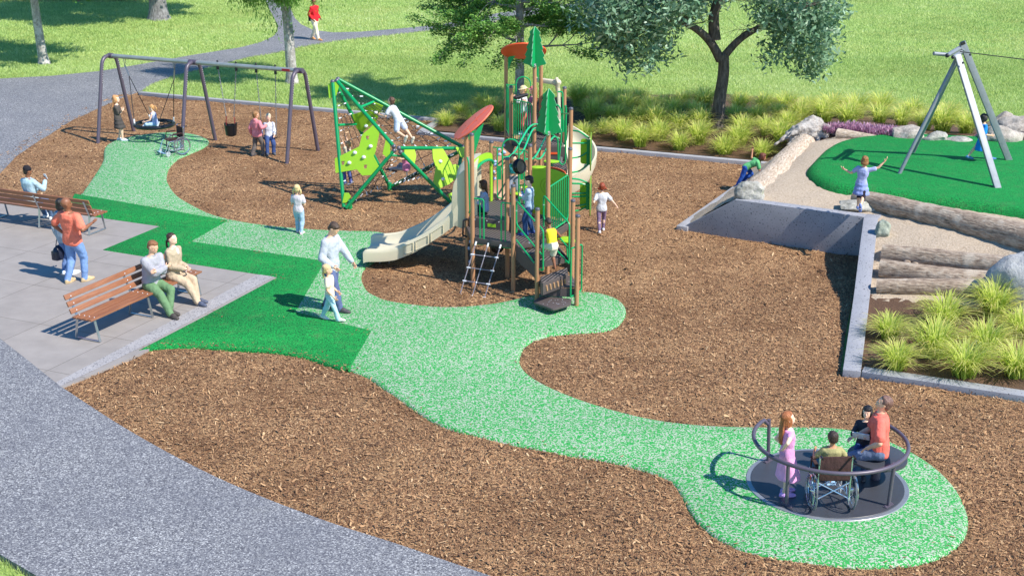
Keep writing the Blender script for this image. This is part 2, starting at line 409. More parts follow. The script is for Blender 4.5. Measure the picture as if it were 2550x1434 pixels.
lo += [G(u, v, z0) for u, v in [(850, 850), (700, 780), (700, 690), (430, 622), (500, 547), (420, 535), (195, 500)]] + [G(200, 482, z0)] + [q.to_tuple() for q in catmull([G(u, v, z0) for u, v in [(205, 478), (225, 450), (245, 420), (256, 400)]], 4, False)][:-1]
# first Catmull point list starts at (250,480): drop it so the left edge is continuous
lo = lo[4:]
struct(slab_round('pale_rubber_path', lo, z0, M_light))
Dp = [(187, 482), (378, 515), (570, 549), (478, 601), (645, 625), (812, 650), (738, 776), (928, 823), (870, 923)]
dk = [G(u, v, z0) for u, v in Dp] + [q.to_tuple() for q in catmull([G(u, v, z0) for u, v in [(870, 923), (840, 915), (780, 895), (700, 878), (600, 868), (500, 863), (420, 863), (345, 871)]], 4, False)][1:] + [G(u, v, z0) for u, v in [(515, 783), (690, 690), (470, 656), (255, 622), (397, 563), (248, 542), (165, 528), (172, 508)]]
struct(slab_round('green_rubber_surface', dk, z0 + .005, M_dark, .1, .03))
# mulch chips lying loose on the surface (they give the mulch its relief)
allow = mulch; block = [lo, dk, plaza, asph1]
_c = random.Random(5)
def stray(n):
    out = []; outlines = [lo, dk]
    for i in range(n):
        L_ = outlines[i % 2]; p = L_[_c.randrange(len(L_))]; out.append((p[0] + _c.gauss(0, .14), p[1] + _c.gauss(0, .14)))
    return np.array(out)
def scatter_chips(n, ylo, yhi, size):
    y = rng.uniform(ylo, yhi, n * 2); x = rng.uniform(-.41, .41, n * 2) * (y + 2)
    k = inside(x, y, allow)
    for b in block: k &= ~inside(x, y, b)
    x, y = x[k][:n], y[k][:n]; m = len(x)
    L = rng.gamma(3, .0095, m) * size + .013; w = L * rng.uniform(.18, .4, m); a = rng.uniform(0, 2 * np.pi, m); tz = rng.normal(0, .28, m)
    dx, dy, dz = np.cos(a) * np.cos(tz) * L, np.sin(a) * np.cos(tz) * L, np.sin(tz) * L
    wx, wy, wz = -np.sin(a) * w, np.cos(a) * w, rng.normal(0, .3, m) * w
    c = np.stack([x, y, mz(x, y) + .010 + np.abs(dz) * .5 + rng.uniform(0, .01, m)], 1); d = np.stack([dx, dy, dz], 1) / 2; ww = np.stack([wx, wy, wz], 1) / 2
    up = np.array([0, 0, .004])
    v = np.stack([c - d - ww * .5, c - d * .9 + ww, c + d + ww * .6, c + d * .9 - ww], 1)
    return v.reshape(-1, 3), rng.beta(2, 2.2, m)
va, ta = scatter_chips(80000, 15, 27, 1.0); vb, tb = scatter_chips(52000, 27, 49, 1.3)
sx_ = stray(1500); k_ = inside(sx_[:, 0], sx_[:, 1], lo) | inside(sx_[:, 0], sx_[:, 1], dk); sx_ = sx_[k_]; m_ = len(sx_); a_ = rng.uniform(0, 6.28, m_); L_ = rng.gamma(3, .007, m_) + .012
c_ = np.stack([sx_[:, 0], sx_[:, 1], np.full(m_, .056)], 1); d_ = np.stack([np.cos(a_) * L_, np.sin(a_) * L_, np.zeros(m_)], 1) / 2; w_ = np.stack([-np.sin(a_) * L_ * .3, np.cos(a_) * L_ * .3, np.zeros(m_)], 1) / 2
vc = np.stack([c_ - d_ - w_, c_ - d_ + w_, c_ + d_ + w_, c_ + d_ - w_], 1).reshape(-1, 3)
vv = np.concatenate([va, vb, vc]); tt = np.concatenate([ta, tb, rng.beta(2, 2, m_)])
M_chip = tintmat('chip', [(0, '3A281E'), (.3, '72543E'), (.55, 'A07A58'), (.8, 'BE9870'), (1, 'DEC096')], .85)
tag(link('mulch_chips', npmesh('mulch_chips', vv, np.arange(len(vv)).reshape(-1, 4), M_chip, tt)), 'loose brown wood mulch chips covering the play area', 'mulch', kind='stuff')

# ---- lawn grass: real blades over the part of the lawn in view
bedB = [G(*p) for p in [(1045, 326), (1095, 300), (1200, 262), (1450, 254), (1600, 252), (1800, 252), (2000, 264), (2250, 286), (2420, 305), (2700, 330), (2700, 420), (1915, 410)]]
def blades(n, ylo, yhi, h, w, keepin=None, corner=False):
    y = rng.uniform(ylo ** 2, yhi ** 2, n) ** .5; x = rng.uniform(-.39, .39, n) * (y + 1.5)
    k = ~inside(x, y, mulch) & ~inside(x, y, asph1) & ~inside(x, y, asph2) & ~inside(x, y, bedB) & ~inside(x, y, plaza)
    k &= ~((x > 3.4) & (y < 40) & ~(y > 36.5 + (x - 7) * .0 + 50)) if not corner else True
    x, y = x[k], y[k]; m = len(x)
    cl = np.sin(x * 1.7 + np.sin(y * 1.3) * 2) * np.sin(y * 1.1 + np.sin(x * .9) * 2)
    a = rng.uniform(0, 2 * np.pi, m); hh = h * rng.uniform(.5, 1.3, m) * (1 + .18 * cl); ln = rng.uniform(.2, .9, m) * hh; la = rng.uniform(0, 2 * np.pi, m)
    dx, dy = np.cos(a) * w / 2, np.sin(a) * w / 2; z = np.full(m, -.03)
    v = np.stack([np.stack([x - dx, y - dy, z], 1), np.stack([x + dx, y + dy, z], 1), np.stack([x + np.cos(la) * ln, y + np.sin(la) * ln, z + hh], 1)], 1)
    cl2 = np.sin(x * .31 + 1.5 * np.sin(y * .23)) * np.sin(y * .27 + np.sin(x * .19)); return v.reshape(-1, 3), np.clip(rng.beta(3, 3, m) + .10 * cl + .14 * cl2, 0, 1)
M_blade = tintmat('grass_blade', [(0, '78944E'), (.4, 'AAC474'), (.75, 'C8D890'), (1, 'E0E8B6')], .6, trans=.3)
v1_, t1_ = blades(480000, 40, 56, .075, .02); v2_, t2_ = blades(520000, 56, 90, .085, .028)
vv = np.concatenate([v1_, v2_]); tt = np.concatenate([t1_, t2_])
tag(link('lawn_grass', npmesh('lawn_grass', vv, np.arange(len(vv)).reshape(-1, 3), M_blade, tt)), 'bright green mown lawn grass around the playground', 'grass', kind='stuff')
x = rng.uniform(-7.4, -5.0, 9000); y = rng.uniform(14.2, 17.2, 9000); k = ~inside(x, y, asph1); x, y = x[k], y[k]; m = len(x)
a = rng.uniform(0, 6.28, m); hh = rng.uniform(.03, .09, m); ln = hh * rng.uniform(.3, .9, m); la = rng.uniform(0, 6.28, m); dx, dy = np.cos(a) * .004, np.sin(a) * .004; z = np.full(m, -.03)
hh += .03
vv = np.stack([np.stack([x - dx, y - dy, z], 1), np.stack([x + dx, y + dy, z], 1), np.stack([x + np.cos(la) * ln, y + np.sin(la) * ln, z + hh], 1)], 1).reshape(-1, 3)
tag(link('verge_grass', npmesh('verge_grass', vv, np.arange(len(vv)).reshape(-1, 3), M_blade, rng.beta(2, 3, m))), 'tuft of grass beyond the asphalt path in the near left corner', 'grass', kind='stuff')
# reddish ground cover at the far left edge of the lawn
# ---- curbs
def curb(name, label, pts, w=.2, h=.1, side=1):
    mb = MB()
    for a, b in zip(pts, pts[1:]):
        a = V((a[0], a[1], 0)); b = V((b[0], b[1], 0)); mb.bar(a + V((0, 0, h / 2 - .05)), b + V((0, 0, h / 2 - .05)), w, h + .1)
    o = mb.obj(name, M_curb, None, bevel=.012); return tag(o, label, 'curb')
curb('concrete_curb', 'long grey concrete curb between mulch and lawn behind the swings', [G(348, 229, .1), G(1100, 296, .1)])
curb('concrete_curb', 'short angled concrete curb piece joining the two back curbs', [G(1092, 299, .1), G(1050, 324, .1)])
curb('concrete_curb', 'grey concrete curb in front of the long ornamental grass bed', [G(1043, 326, .1), G(1925, 406, .1)])
curb('concrete_curb', 'concrete curb running from the grass bed to the retaining wall beside the sloping log', [G(1922, 408, .1), G(1698, 566, .1)], .27, .12)
# ---- retaining wall with a level top, a wing wall and a sloping side
w1 = V((3.87, 31.23, 0)); w2 = V((7.57, 29.15, 0)); wd = (w2 - w1).normalized(); wn_ = V((-wd.y, wd.x, 0))
def wallrun(name, label, prof, thick, nrm):
    """prof: list of (x, y, ztop); a solid wall with that top"""
    mb = MB(); rings = []
    for x, y, z in prof:
        rings.append([V((x, y, -.1)), V((x, y, z)), V((x, y, z)) + nrm * thick, V((x, y, -.1)) + nrm * thick])
    mb.loft(rings); o = mb.obj(name, M_wall, None, smooth=20, bevel=.01); return tag(o, label, 'wall')
pA = w1 + wd * 1.32
wallrun('retaining_wall', 'grey speckled concrete retaining wall below the sandy mound, facing the mulch', [(w1.x, w1.y, .03), (pA.x, pA.y, .9), (w2.x - .003, w2.y, .9)], .28, wn_)
sn = V((.963, -.27, 0)).normalized()
sp_ = [(7.57, 29.15, .9), (7.11, 27.5, .75), (6.69, 26.0, .33), (6.21, 24.3, .16), (5.66, 22.34, .11)]
wc = w2 + wn_ * .28
wallrun('retaining_wall', 'sloping concrete side wall dropping from the mound to the near grass bed corner', [(wc.x, wc.y, .903)] + sp_, .3, sn)
wallrun('retaining_wall', 'low concrete edging along the front of the near grass bed', [(5.66 + .3, 22.34 - .085, .105), (8.35, 21.22, .1), (12, 19.8, .1)], .27, V((.38, .925, 0)))

# ---- mound height field (thin plate through traced control points)
cps = [(1915, 405, .02), (1850, 450, .1), (1780, 505, .08), (1760, 531, .42), (1725, 548, .18), (1700, 566, .02), (1828, 492, .86), (1900, 500, .86), (2000, 515, .86), (2100, 530, .86), (2185, 545, .86), (1880, 450, .75), (1950, 400, .8), (2000, 360, .85), (2080, 345, .9), (1960, 470, .92),
       (2012, 435, .95), (2075, 365, .97), (2240, 342, .97), (2400, 350, .97), (2550, 360, .95), (2110, 500, .92), (2320, 525, .93), (2550, 560, .95), (2300, 430, 1.0), (2480, 440, 1.0), (2700, 480, .98), (2700, 360, .95),
       (2200, 600, .74), (2350, 620, .78), (2550, 640, .85), (2190, 650, .5), (2350, 670, .55), (2180, 720, .3), (2350, 735, .33), (2450, 700, .45), (2550, 700, .6), (2160, 800, .1), (2300, 800, .15), (2500, 800, .2), (2140, 900, .06), (2350, 930, .07), (2550, 960, .07), (2800, 1000, .1), (2800, 800, .25), (2800, 620, .9),
       (1960, 330, .45), (1940, 370, .2), (2080, 318, .75), (2250, 318, .7), (2400, 330, .75), (2600, 330, .75), (2000, 290, .12), (2150, 290, .15), (2350, 310, .2), (2550, 320, .3), (1850, 380, .03), (1700, 330, .03), (1500, 290, .03), (1200, 290, .03), (1300, 335, .03), (1600, 370, .03), (1900, 270, .03), (2300, 290, .03), (2700, 300, .05)]
cp = np.array([(*G(u, v, z), z) for u, v, z in cps])
def _U(r2): return np.where(r2 > 0, r2 * np.log(r2 + 1e-12), 0)
_n = len(cp); K = _U(((cp[:, None, :2] - cp[None, :, :2]) ** 2).sum(2)) + np.eye(_n) * .02
A_ = np.zeros((_n + 3, _n + 3)); A_[:_n, :_n] = K; A_[:_n, _n] = 1; A_[:_n, _n + 1:] = cp[:, :2]; A_[_n, :_n] = 1; A_[_n + 1:, :_n] = cp[:, :2].T
_w = np.linalg.solve(A_, np.concatenate([cp[:, 2], np.zeros(3)]))
def hz(x, y):
    x = np.atleast_1d(x).astype(float); y = np.atleast_1d(y).astype(float)
    r2 = (x[:, None] - cp[:, 0]) ** 2 + (y[:, None] - cp[:, 1]) ** 2
    return _U(r2) @ _w[:_n] + _w[_n] + x * _w[_n + 1] + y * _w[_n + 2]
def H1(x, y): return float(hz(x, y)[0])
def GT(u, v):                              # the terrain point seen at u, v
    z = .4
    for _ in range(25): p = P(u, v, z); z = z * .5 + .5 * H1(p.x, p.y)
    p = P(u, v, z); return V((p.x, p.y, H1(p.x, p.y)))
def terrain(name, poly, mat, step=.16, dz=0.0, rough=.02):
    xs = [p[0] for p in poly]; ys = [p[1] for p in poly]
    gx = np.arange(min(xs), max(xs) + step, step); gy = np.arange(min(ys), max(ys) + step, step)
    X, Y = np.meshgrid(gx, gy); inx = inside(X.ravel(), Y.ravel(), poly).reshape(X.shape)
    # snap: take cells touching the polygon, then pull outside vertices onto the outline
    pts = {}; verts = []; faces = []
    cell = inx[:-1, :-1] | inx[1:, :-1] | inx[:-1, 1:] | inx[1:, 1:]
    need = np.zeros_like(inx)
    for dj in (0, 1):
        for di in (0, 1): need[dj:dj + cell.shape[0], di:di + cell.shape[1]] |= cell
    idx = -np.ones(X.shape, int); jj, ii = np.nonzero(need)
    xx = X[jj, ii].copy(); yy = Y[jj, ii].copy(); out = ~inx[jj, ii]
    seg = [(np.array(poly[i - 1]), np.array(poly[i])) for i in range(len(poly))]
    for q in np.nonzero(out)[0]:
        p = np.array([xx[q], yy[q]]); best = None
        for a, b in seg:
            t_ = np.clip(((p - a) @ (b - a)) / max(1e-9, (b - a) @ (b - a)), 0, 1); c = a + (b - a) * t_; d = ((p - c) ** 2).sum()
            if best is None or d < best[0]: best = (d, c)
        xx[q], yy[q] = best[1]
    zz = hz(xx, yy) + dz + rng.normal(0, rough, len(xx)) * .5
    if name != 'mulch_ground': zz = np.maximum(zz, .012 + dz)
    idx[jj, ii] = np.arange(len(xx)); cj, ci = np.nonzero(cell)
    fc = np.stack([idx[cj, ci], idx[cj, ci + 1], idx[cj + 1, ci + 1], idx[cj + 1, ci]], 1)
    me = npmesh(name, np.stack([xx, yy, zz], 1), fc, mat); me.shade_smooth(); return link(name, me)
_hz = hz
def hz_m(x, y): return mz(np.atleast_1d(x), np.atleast_1d(y))
hz = hz_m; struct(terrain('mulch_ground', mulch, M_mulch, step=.22, rough=.004)); hz = _hz
sandpoly = [G(*p) for p in [(1918, 398), (1702, 562)]] + [(w1.x + .1, w1.y + .1), (wc.x + wd.x * .0, wc.y + .0), (7.85, 29.0), (7.38, 27.45), (6.97, 25.95)] + [G(2175, 740, .3), G(2330, 752, .3), G(2480, 770, .3), G(2620, 800, .4), G(3000, 800, .6), G(3000, 360, .9), G(2550, 345, .9), G(2240, 332, .9), G(2080, 335, .9), G(1990, 340, .8)]
struct(terrain('sand_mound', sandpoly, M_sand))
bedF = [(5.98, 22.5), (6.45, 24.25), (6.93, 25.95)] + [G(2175, 735, .3), G(2330, 748, .3), G(2480, 765, .3), G(2620, 795, .4), G(3000, 795, .6)] + [(14, 21), (12, 20.05), (8.35, 21.44)]
struct(terrain('planting_bed', bedF, M_bed, dz=.005))
bedBB = [G(*p) for p in [(1052, 323), (1100, 298), (1180, 262), (1300, 248), (1450, 240), (1600, 238), (1800, 235), (2000, 250), (2250, 280), (2420, 305), (2700, 325)]] + [G(3000, 350, .9), G(2550, 340, .9), G(2240, 328, .9), G(2080, 330, .9), G(1985, 338, .8), G(1925, 400, .05)]
struct(terrain('planting_bed', bedBB, M_bed, step=.25))
# raised green safety surface on the mound
pad = [GT(u, v) for u, v in [(2014, 437), (2030, 405), (2070, 370), (2130, 350), (2230, 342), (2350, 346), (2450, 352), (2550, 360), (2700, 375), (2900, 420), (2900, 560), (2700, 566), (2550, 543), (2450, 528), (2320, 510), (2200, 494), (2110, 484), (2050, 468)]]
pad2 = [(q.x, q.y) for q in catmull([(p.x, p.y) for p in pad], 5)]
slab_o = struct(slab_round('raised_green_rubber_pad', pad2, 1.12, M_dark, .26, .26))
PADZ = 1.12
# ================================================================ ROCKS, LOGS
from mathutils import noise as mn
def m_rock(name, a, b, c, moss=None):
    t = NT(name); n = t.noise(3.5, 6, .7); n2 = t.noise(14, 5, .7)
    col = t.ramp(n, [(.3, lin(a)), (.5, lin(b)), (.7, lin(c))]); col = t.mix(t.ramp(n2, [(.45, (0, 0, 0)), (.75, (.7, .7, .7))]), col, lin(c))
    col = t.mix(t.ramp(t.noise(22, 3, .6), [(.6, (0, 0, 0)), (.68, (.5, .5, .5))]), col, lin(a))
    if moss: col = t.mix(t.ramp(t.noise(5, 5, .7), [(.55, (0, 0, 0)), (.65, (.8, .8, .8))]), col, lin(moss))
    t.col(col); t.b.inputs['Roughness'].default_value = .9; t.bump(n2, .8, .04); return t.m
M_rockA = m_rock('granite', '82786E', 'AAA096', 'C8BFB4'); M_rockB = m_rock('mossy_stone', '7C7A70', 'A2A098', 'C2BEB4', '90947E'); M_drift = m_rock('driftwood', '7A6E64', 'AAA29A', 'CBC6C0')
def rock(loc, size, seed, mat, label, cat='boulder', name='boulder', rz=0, cuts=9, rough=.16):
    bm = bmesh.new(); bmesh.ops.create_icosphere(bm, subdivisions=4, radius=1)
    rr = random.Random(seed); planes = []
    for i in range(cuts):
        n = V((rr.gauss(0, 1), rr.gauss(0, 1), rr.gauss(0, .8))).normalized(); planes.append((n, rr.uniform(.62, .88)))
    for v in bm.verts:
        c = v.co.copy()
        for n, d in planes:
            e = c.dot(n)
            if e > d: c -= n * (e - d) * .88
        off = V((seed * 3.1, seed * 1.7, 0))
        f = 1 + rough * mn.fractal(c * 1.5 + off, 1, 2, 4) + .03 * mn.fractal(c * 7 + off, 1, 2, 3)
        c *= f; v.co = V((c.x * size[0], c.y * size[1], c.z * size[2]))
    me = bpy.data.meshes.new(name); bm.to_mesh(me); bm.free(); me.materials.append(mat); me.shade_smooth(); me.set_sharp_from_angle(angle=R(42))
    o = link(name, me); o.location = loc; o.rotation_euler = (0, 0, rz); return tag(o, label, cat)
def rk(u, v, s, seed, label, mat=None, sink=.35, **k):
    p = GT(u, v); p.z += s[2] * (1 - 2 * sink) * .8; return rock(p, s, seed, mat or M_rockA, label, **k)
rk(1866, 492, (.36, .3, .3), 3, 'grey lichened boulder at the foot of the sloping log beside the wing wall', M_rockB, .3)
rk(2262, 350, (.52, .35, .36), 5, 'rounded grey boulder right of the pink heather behind the green mound')
rk(2330, 356, (.42, .3, .26), 6, 'low pale boulder between the zip line legs at the back of the mound', M_rockB)
rk(2390, 360, (.42, .26, .17), 7, 'flat whitish stone at the back edge of the green mound', M_rockB)
rk(2293, 352, (.2, .2, .12), 31, 'small pinkish stone wedged between two boulders behind the mound')
rk(2462, 352, (.4, .3, .22), 33, 'low grey stone at the foot of the rock pile near the girl in blue')
rk(2497, 360, (.62, .42, .46), 8, 'broad grey boulder at the front of the rock pile in the right corner')
rk(2492, 326, (.55, .4, .42), 9, 'tall boulder at the back of the rock pile behind the girl in blue')
rk(2540, 336, (.7, .5, .45), 10, 'large boulder at the right frame edge on top of the rock pile')
rk(2552, 362, (.3, .3, .3), 11, 'dark stone low at the right frame edge beside the green mound', m_rock('dark_stone', '3E3836', '5C5450', '7A706A'))
rk(2134, 521, (.52, .3, .13), 12, 'flat stepping stone under the balancing girl behind the retaining wall', M_rockB, .2)
rk(2197, 585, (.19, .17, .24), 13, 'small greenish stone standing beside the retaining wall corner', m_rock('green_stone', '7C8478', '98A090', 'B0B4A4'), .25)
rk(2532, 745, (.62, .5, .68), 15, 'big grey boulder at the right end of the stacked logs', m_rock('grey_stone', '84848A', 'A4A4A6', 'BCBCBA'), .3)
def m_bark(name, a, b, c, pale, st=.8, sc=(6, 30, 30)):
    t = NT(name); n = t.noise(1.0, 4, .65, t.mapc(sc)); n2 = t.noise(3.0, 4)
    col = t.ramp(n, [(.3, lin(a)), (.5, lin(b)), (.72, lin(c))])
    col = t.mix(t.ramp(n2, [(.52, (0, 0, 0)), (.66, (.75, .75, .75))]), col, lin(pale)); t.col(col)
    t.b.inputs['Roughness'].default_value = .95; t.bump(n, st, .05); return t.m
M_log = m_bark('log_bark', '5E4E42', 'A08C7A', 'C4B29E', 'C8BAA8'); M_logpale = m_bark('stripped_log', '927C6A', 'C0AC96', 'E2D4C4', 'CCBAA6', 1.0, (7, 26, 26)); M_logend = paint('cut_wood', 'B4946E', .9, var=.25, scale=9)
def log(name, p, q, r0, r1, mat, label, cat='log', seed=1, seg=20, knots=4, wob=.05):
    p = V(p); q = V(q); L = (q - p).length; n = max(8, int(L / .12)); a, b, d = fr(q - p)
    me = MB(); rings = []; rr = random.Random(seed)
    for i in range(n + 1):
        t = i / n; c = a * math.sin(t * 3 + seed) * wob * 1.0 + b * math.sin(t * 2.2 + seed * 2) * wob * .5; r = r0 + (r1 - r0) * t; ring = []
        for k in range(seg):
            w = 2 * math.pi * k / seg
            dd = 1 + .10 * mn.noise(V((t * L * 1.2, math.cos(w) * 1.2, math.sin(w) * 1.2 + seed * 3))) + .05 * mn.noise(V((t * L * 5, math.cos(w) * 5, math.sin(w) * 5 + seed)))
            ring.append(V((t * L, 0, 0)) + V((0, c.dot(a), c.dot(b))) + V((0, math.cos(w), math.sin(w))) * r * dd)
        rings.append(ring)
    me.loft(rings)
    me.m[-1] = 1; me.m[-2] = 1
    for kx in range(knots):
        t = rr.uniform(.1, .9); w = rr.uniform(.2, 2.9); r = r0 + (r1 - r0) * t
        me.ell((t * L, math.cos(w) * r * .93, math.sin(w) * r * .93), (rr.uniform(.05, .11), .05, .04), m=0)
    o = me.obj(name, [mat, M_logend], None, world=False, smooth=50)
    o.matrix_world = Matrix.Translation(p) @ Matrix((d, -a, b)).transposed().to_4x4() if False else Matrix.Translation(p) @ Matrix((d, a, d.cross(a))).transposed().to_4x4()
    return tag(o, label, cat)
def lg(u0, v0, u1, v1, r0, r1, mat, label, up=.7, **k):
    a = GT(u0, v0); b = GT(u1, v1); a.z += r0 * up; b.z += r1 * up; return log('log', a, b, r0, r1, mat, label, **k)
a_ = GT(2006, 366); b_ = GT(1880, 470); a_.z -= .02; b_.z -= .45
log('log', a_, b_, .30, .56, M_logpale, 'broad pale stripped log sloping down the left flank of the mound', seed=2, seg=40, knots=0, wob=.03)
lg(2132, 506, 2640, 640, .2, .34, M_log, 'long dark barked log along the front edge of the green mound', up=.6, seed=3)
lg(2198, 641, 2510, 685, .2, .24, M_log, 'top log of the stack of three beside the side wall', up=.5, seed=4)
lg(2190, 684, 2480, 712, .19, .22, M_log, 'middle log of the stack of three beside the side wall', up=.55, seed=6, wob=.07)
lg(2182, 722, 2460, 738, .15, .19, M_log, 'lowest log of the stack of three, just above the near grass bed', up=.6, seed=8)
lg(2086, 345, 2215, 352, .16, .06, M_logpale, 'thin pale log lying in front of the pink heather', up=.6, seed=9, knots=1)
# driftwood stump
st_ = thing('driftwood_stump', 'weathered grey driftwood stump at the upper end of the sloping log', 'stump', GT(2015, 352)); sl0 = V(st_.location)
mb = MB(); rr = random.Random(4)
mb.ell(sl0 + V((0, 0, .24)), (.5, .36, .32)); mb.ell(sl0 + V((.1, .2, .42)), (.34, .24, .26)); mb.ell(sl0 + V((-.35, .05, .14)), (.32, .24, .28))
for i in range(24):
    a = rr.uniform(0, 6.28); l = rr.uniform(.55, 1.15); q = sl0 + V((math.cos(a) * l, math.sin(a) * l * .6, rr.uniform(-.1, .25)))
    mb.tube([sl0 + V((0, 0, .4)), (sl0 + q) / 2 + V((0, 0, .3)), q], [.2, .11, .03], 8)
STUMP = mb
o = mb.obj('root_mass', M_drift, st_); md = o.modifiers.new('r', 'REMESH'); md.mode = 'VOXEL'; md.voxel_size = .03
BAKE = [(o, None, 1, .05)]
# ================================================================ ORNAMENTAL GRASSES
M_ogr = tintmat('ornamental_blade', [(0, '9CB456'), (.35, 'C8D868'), (.7, 'E4EA88'), (.9, 'F2EC9C'), (1, 'F4E49C')], .55, trans=.6)
def clump_mesh(seed, n=360, h=.60, rad=.66):
    g = np.random.default_rng(seed); V_ = []; F_ = []; T_ = []
    a = g.uniform(0, 2 * np.pi, n); out = np.clip(g.beta(2.0, 1.25, n), .05, 1) * rad; hh = h * g.uniform(.65, 1.15, n) * (1 - .45 * (out / rad) ** 1.5); b0 = g.uniform(0, .09, n); a0 = g.uniform(0, 6.28, n); tw = g.uniform(-.6, .6, n)
    wd_ = g.uniform(.006, .011, n)
    ts = [0, .3, .62, .85, 1]
    pts = []
    for t in ts:
        r = b0 + (out) * t ** 1.6; z = hh * (np.sin(np.minimum(t * (1.25 + .75 * out / rad), 2.6)) / 1.0)
        x = b0 * np.cos(a0) + r * np.cos(a); y = b0 * np.sin(a0) + r * np.sin(a); pts.append((x, y, np.maximum(z, 0) if t < 1 else np.maximum(z, -.0)))
    px = -np.sin(a + tw); py = np.cos(a + tw); vs = []
    for (x, y, z), w in zip(pts, (1, 1, .8, .5, .1)):
        vs.append(np.stack([x - px * wd_ * w, y - py * wd_ * w, z], 1)); vs.append(np.stack([x + px * wd_ * w, y + py * wd_ * w, z], 1))
    vv = np.stack(vs, 1).reshape(-1, 3); base = np.arange(n)[:, None] * 10; fc = []
    for s in range(4): fc.append(np.concatenate([base + 2 * s, base + 2 * s + 1, base + 2 * s + 3, base + 2 * s + 2], 1))
    fa = np.stack(fc, 1).reshape(-1, 4); tv = g.beta(2.2, 2.2, n); ti = np.stack([tv * .75, tv * .9, np.clip(tv + .12, 0, 1), np.clip(tv + .25, 0, 1)], 1).reshape(-1)
    return npmesh('foliage', vv, fa, M_ogr, ti)
CM = [clump_mesh(s) for s in (1, 2, 3, 4)]
NUM = ['first', 'second', 'third', 'fourth', 'fifth', 'sixth', 'seventh', 'eighth', 'ninth', 'tenth', 'eleventh', 'twelfth', 'thirteenth', 'fourteenth', 'fifteenth']
def clumps(px, rowname, group, sc=1.0, back=False):
    px = sorted(px, key=lambda q: q[0])
    for i, (u, v) in enumerate(px):
        p = GT(u, v); o = bpy.data.objects.new('ornamental_grass', CM[(i * 7 + int(u)) % 4]); COL.objects.link(o)
        s = sc * random.uniform(.82, 1.12); o.location = (p.x, p.y, p.z - .02); o.scale = (s, s, s * random.uniform(.9, 1.1)); o.rotation_euler = (0, 0, random.uniform(0, 6.28))
        tag(o, 'yellow-green ornamental grass clump, %s from the left %s' % (NUM[i], rowname), 'ornamental grass', group)
g1 = 'ornamental grass clumps in the long curbed bed'
clumps([(1112, 316), (1182, 310), (1245, 326), (1455, 348), (1595, 364), (1692, 375), (1803, 387), (1898, 395)], 'in the row nearest the long back curb', g1, 1.1)
clumps([(1150, 290), (1222, 292), (1300, 318), (1505, 332), (1553, 348), (1642, 350), (1740, 358), (1840, 362), (1945, 352)], 'in the second row behind the long curb', g1, 1.15)
clumps([(1205, 272), (1280, 285), (1475, 300), (1530, 312), (1585, 318), (1632, 322), (1692, 328), (1745, 325), (1850, 335), (1908, 335), (1962, 318)], 'in the third row, level with the tree trunk', g1, 1.2)
clumps([(1490, 275), (1560, 285), (1612, 292), (1672, 298), (1730, 300), (1830, 302), (1882, 308), (1938, 300), (1992, 300), (2052, 304), (2110, 308)], 'in the fourth row of the long bed, beyond the tree trunk', g1, 1.22)
clumps([(1440, 264), (1490, 262), (1540, 265), (1590, 262), (1650, 272), (1700, 270), (1752, 272), (1842, 276), (1900, 280), (1955, 280), (2012, 284), (2070, 288), (2130, 294)], 'in the farthest row before the open lawn', g1, 1.25)
clumps([(2190, 305), (2245, 312), (2192, 288), (2300, 322), (2345, 328), (2406, 332), (2270, 300), (2360, 310)], 'behind the boulders of the green mound', 'ornamental grass clumps behind the boulders', 1.15)
g2 = 'ornamental grass clumps in the near raised bed'
clumps([(2213, 842), (2350, 818), (2472, 790), (2540, 838)], 'in the back row of the near bed', g2, 1.1)
clumps([(2232, 918), (2326, 888), (2452, 886), (2400, 938), (2530, 938)], 'in the front row of the near bed', g2, 1.1)
# pink heather
M_hea = tintmat('heather_bloom', [(0, '5A6A44'), (.3, '8E5A78'), (.6, 'B884A0'), (1, 'DDB6CC')], .8, trans=.2)
def heather_mesh(seed):
    g = np.random.default_rng(seed); n = 1500; a = g.uniform(0, 6.28, n); r = g.uniform(0, 1, n) ** .5 * .42; x = np.cos(a) * r; y = np.sin(a) * r * .8; h = g.uniform(.16, .34, n) * (1 - .3 * (r / .42) ** 2); z = h * g.uniform(.3, 1, n)
    th = g.uniform(0, 6.28, n); w = .012; dx, dy = np.cos(th) * w, np.sin(th) * w; lx, ly = g.normal(0, .02, n), g.normal(0, .02, n)
    vv = np.stack([np.stack([x - dx, y - dy, z], 1), np.stack([x + dx, y + dy, z], 1), np.stack([x + lx, y + ly, z + .07], 1)], 1).reshape(-1, 3)
    return npmesh('foliage', vv, np.arange(n * 3).reshape(-1, 3), M_hea, np.clip(z / .34 + g.normal(0, .15, n), 0, 1))
HM = [heather_mesh(s) for s in (1, 2)]
for i, (u, v, l) in enumerate([(2085, 335, 'pink heather bush nearest the driftwood stump'), (2120, 333, 'pink heather bush, second from the driftwood stump'), (2155, 338, 'pink heather bush in the middle of the heather patch'), (2190, 342, 'pink heather bush, second from the rounded boulder'), (2222, 345, 'pink heather bush touching the rounded grey boulder'), (2450, 348, 'small pink heather bush behind the girl in the blue dress')]):
    p = GT(u, v); o = bpy.data.objects.new('heather_bush', HM[i % 2]); COL.objects.link(o); o.location = p; s = .6 if i == 5 else 1; o.scale = (s, s, s); o.rotation_euler = (0, 0, i * 1.3)
    tag(o, l, 'heather bush', 'pink heather bushes beside the mound' if i < 5 else None)
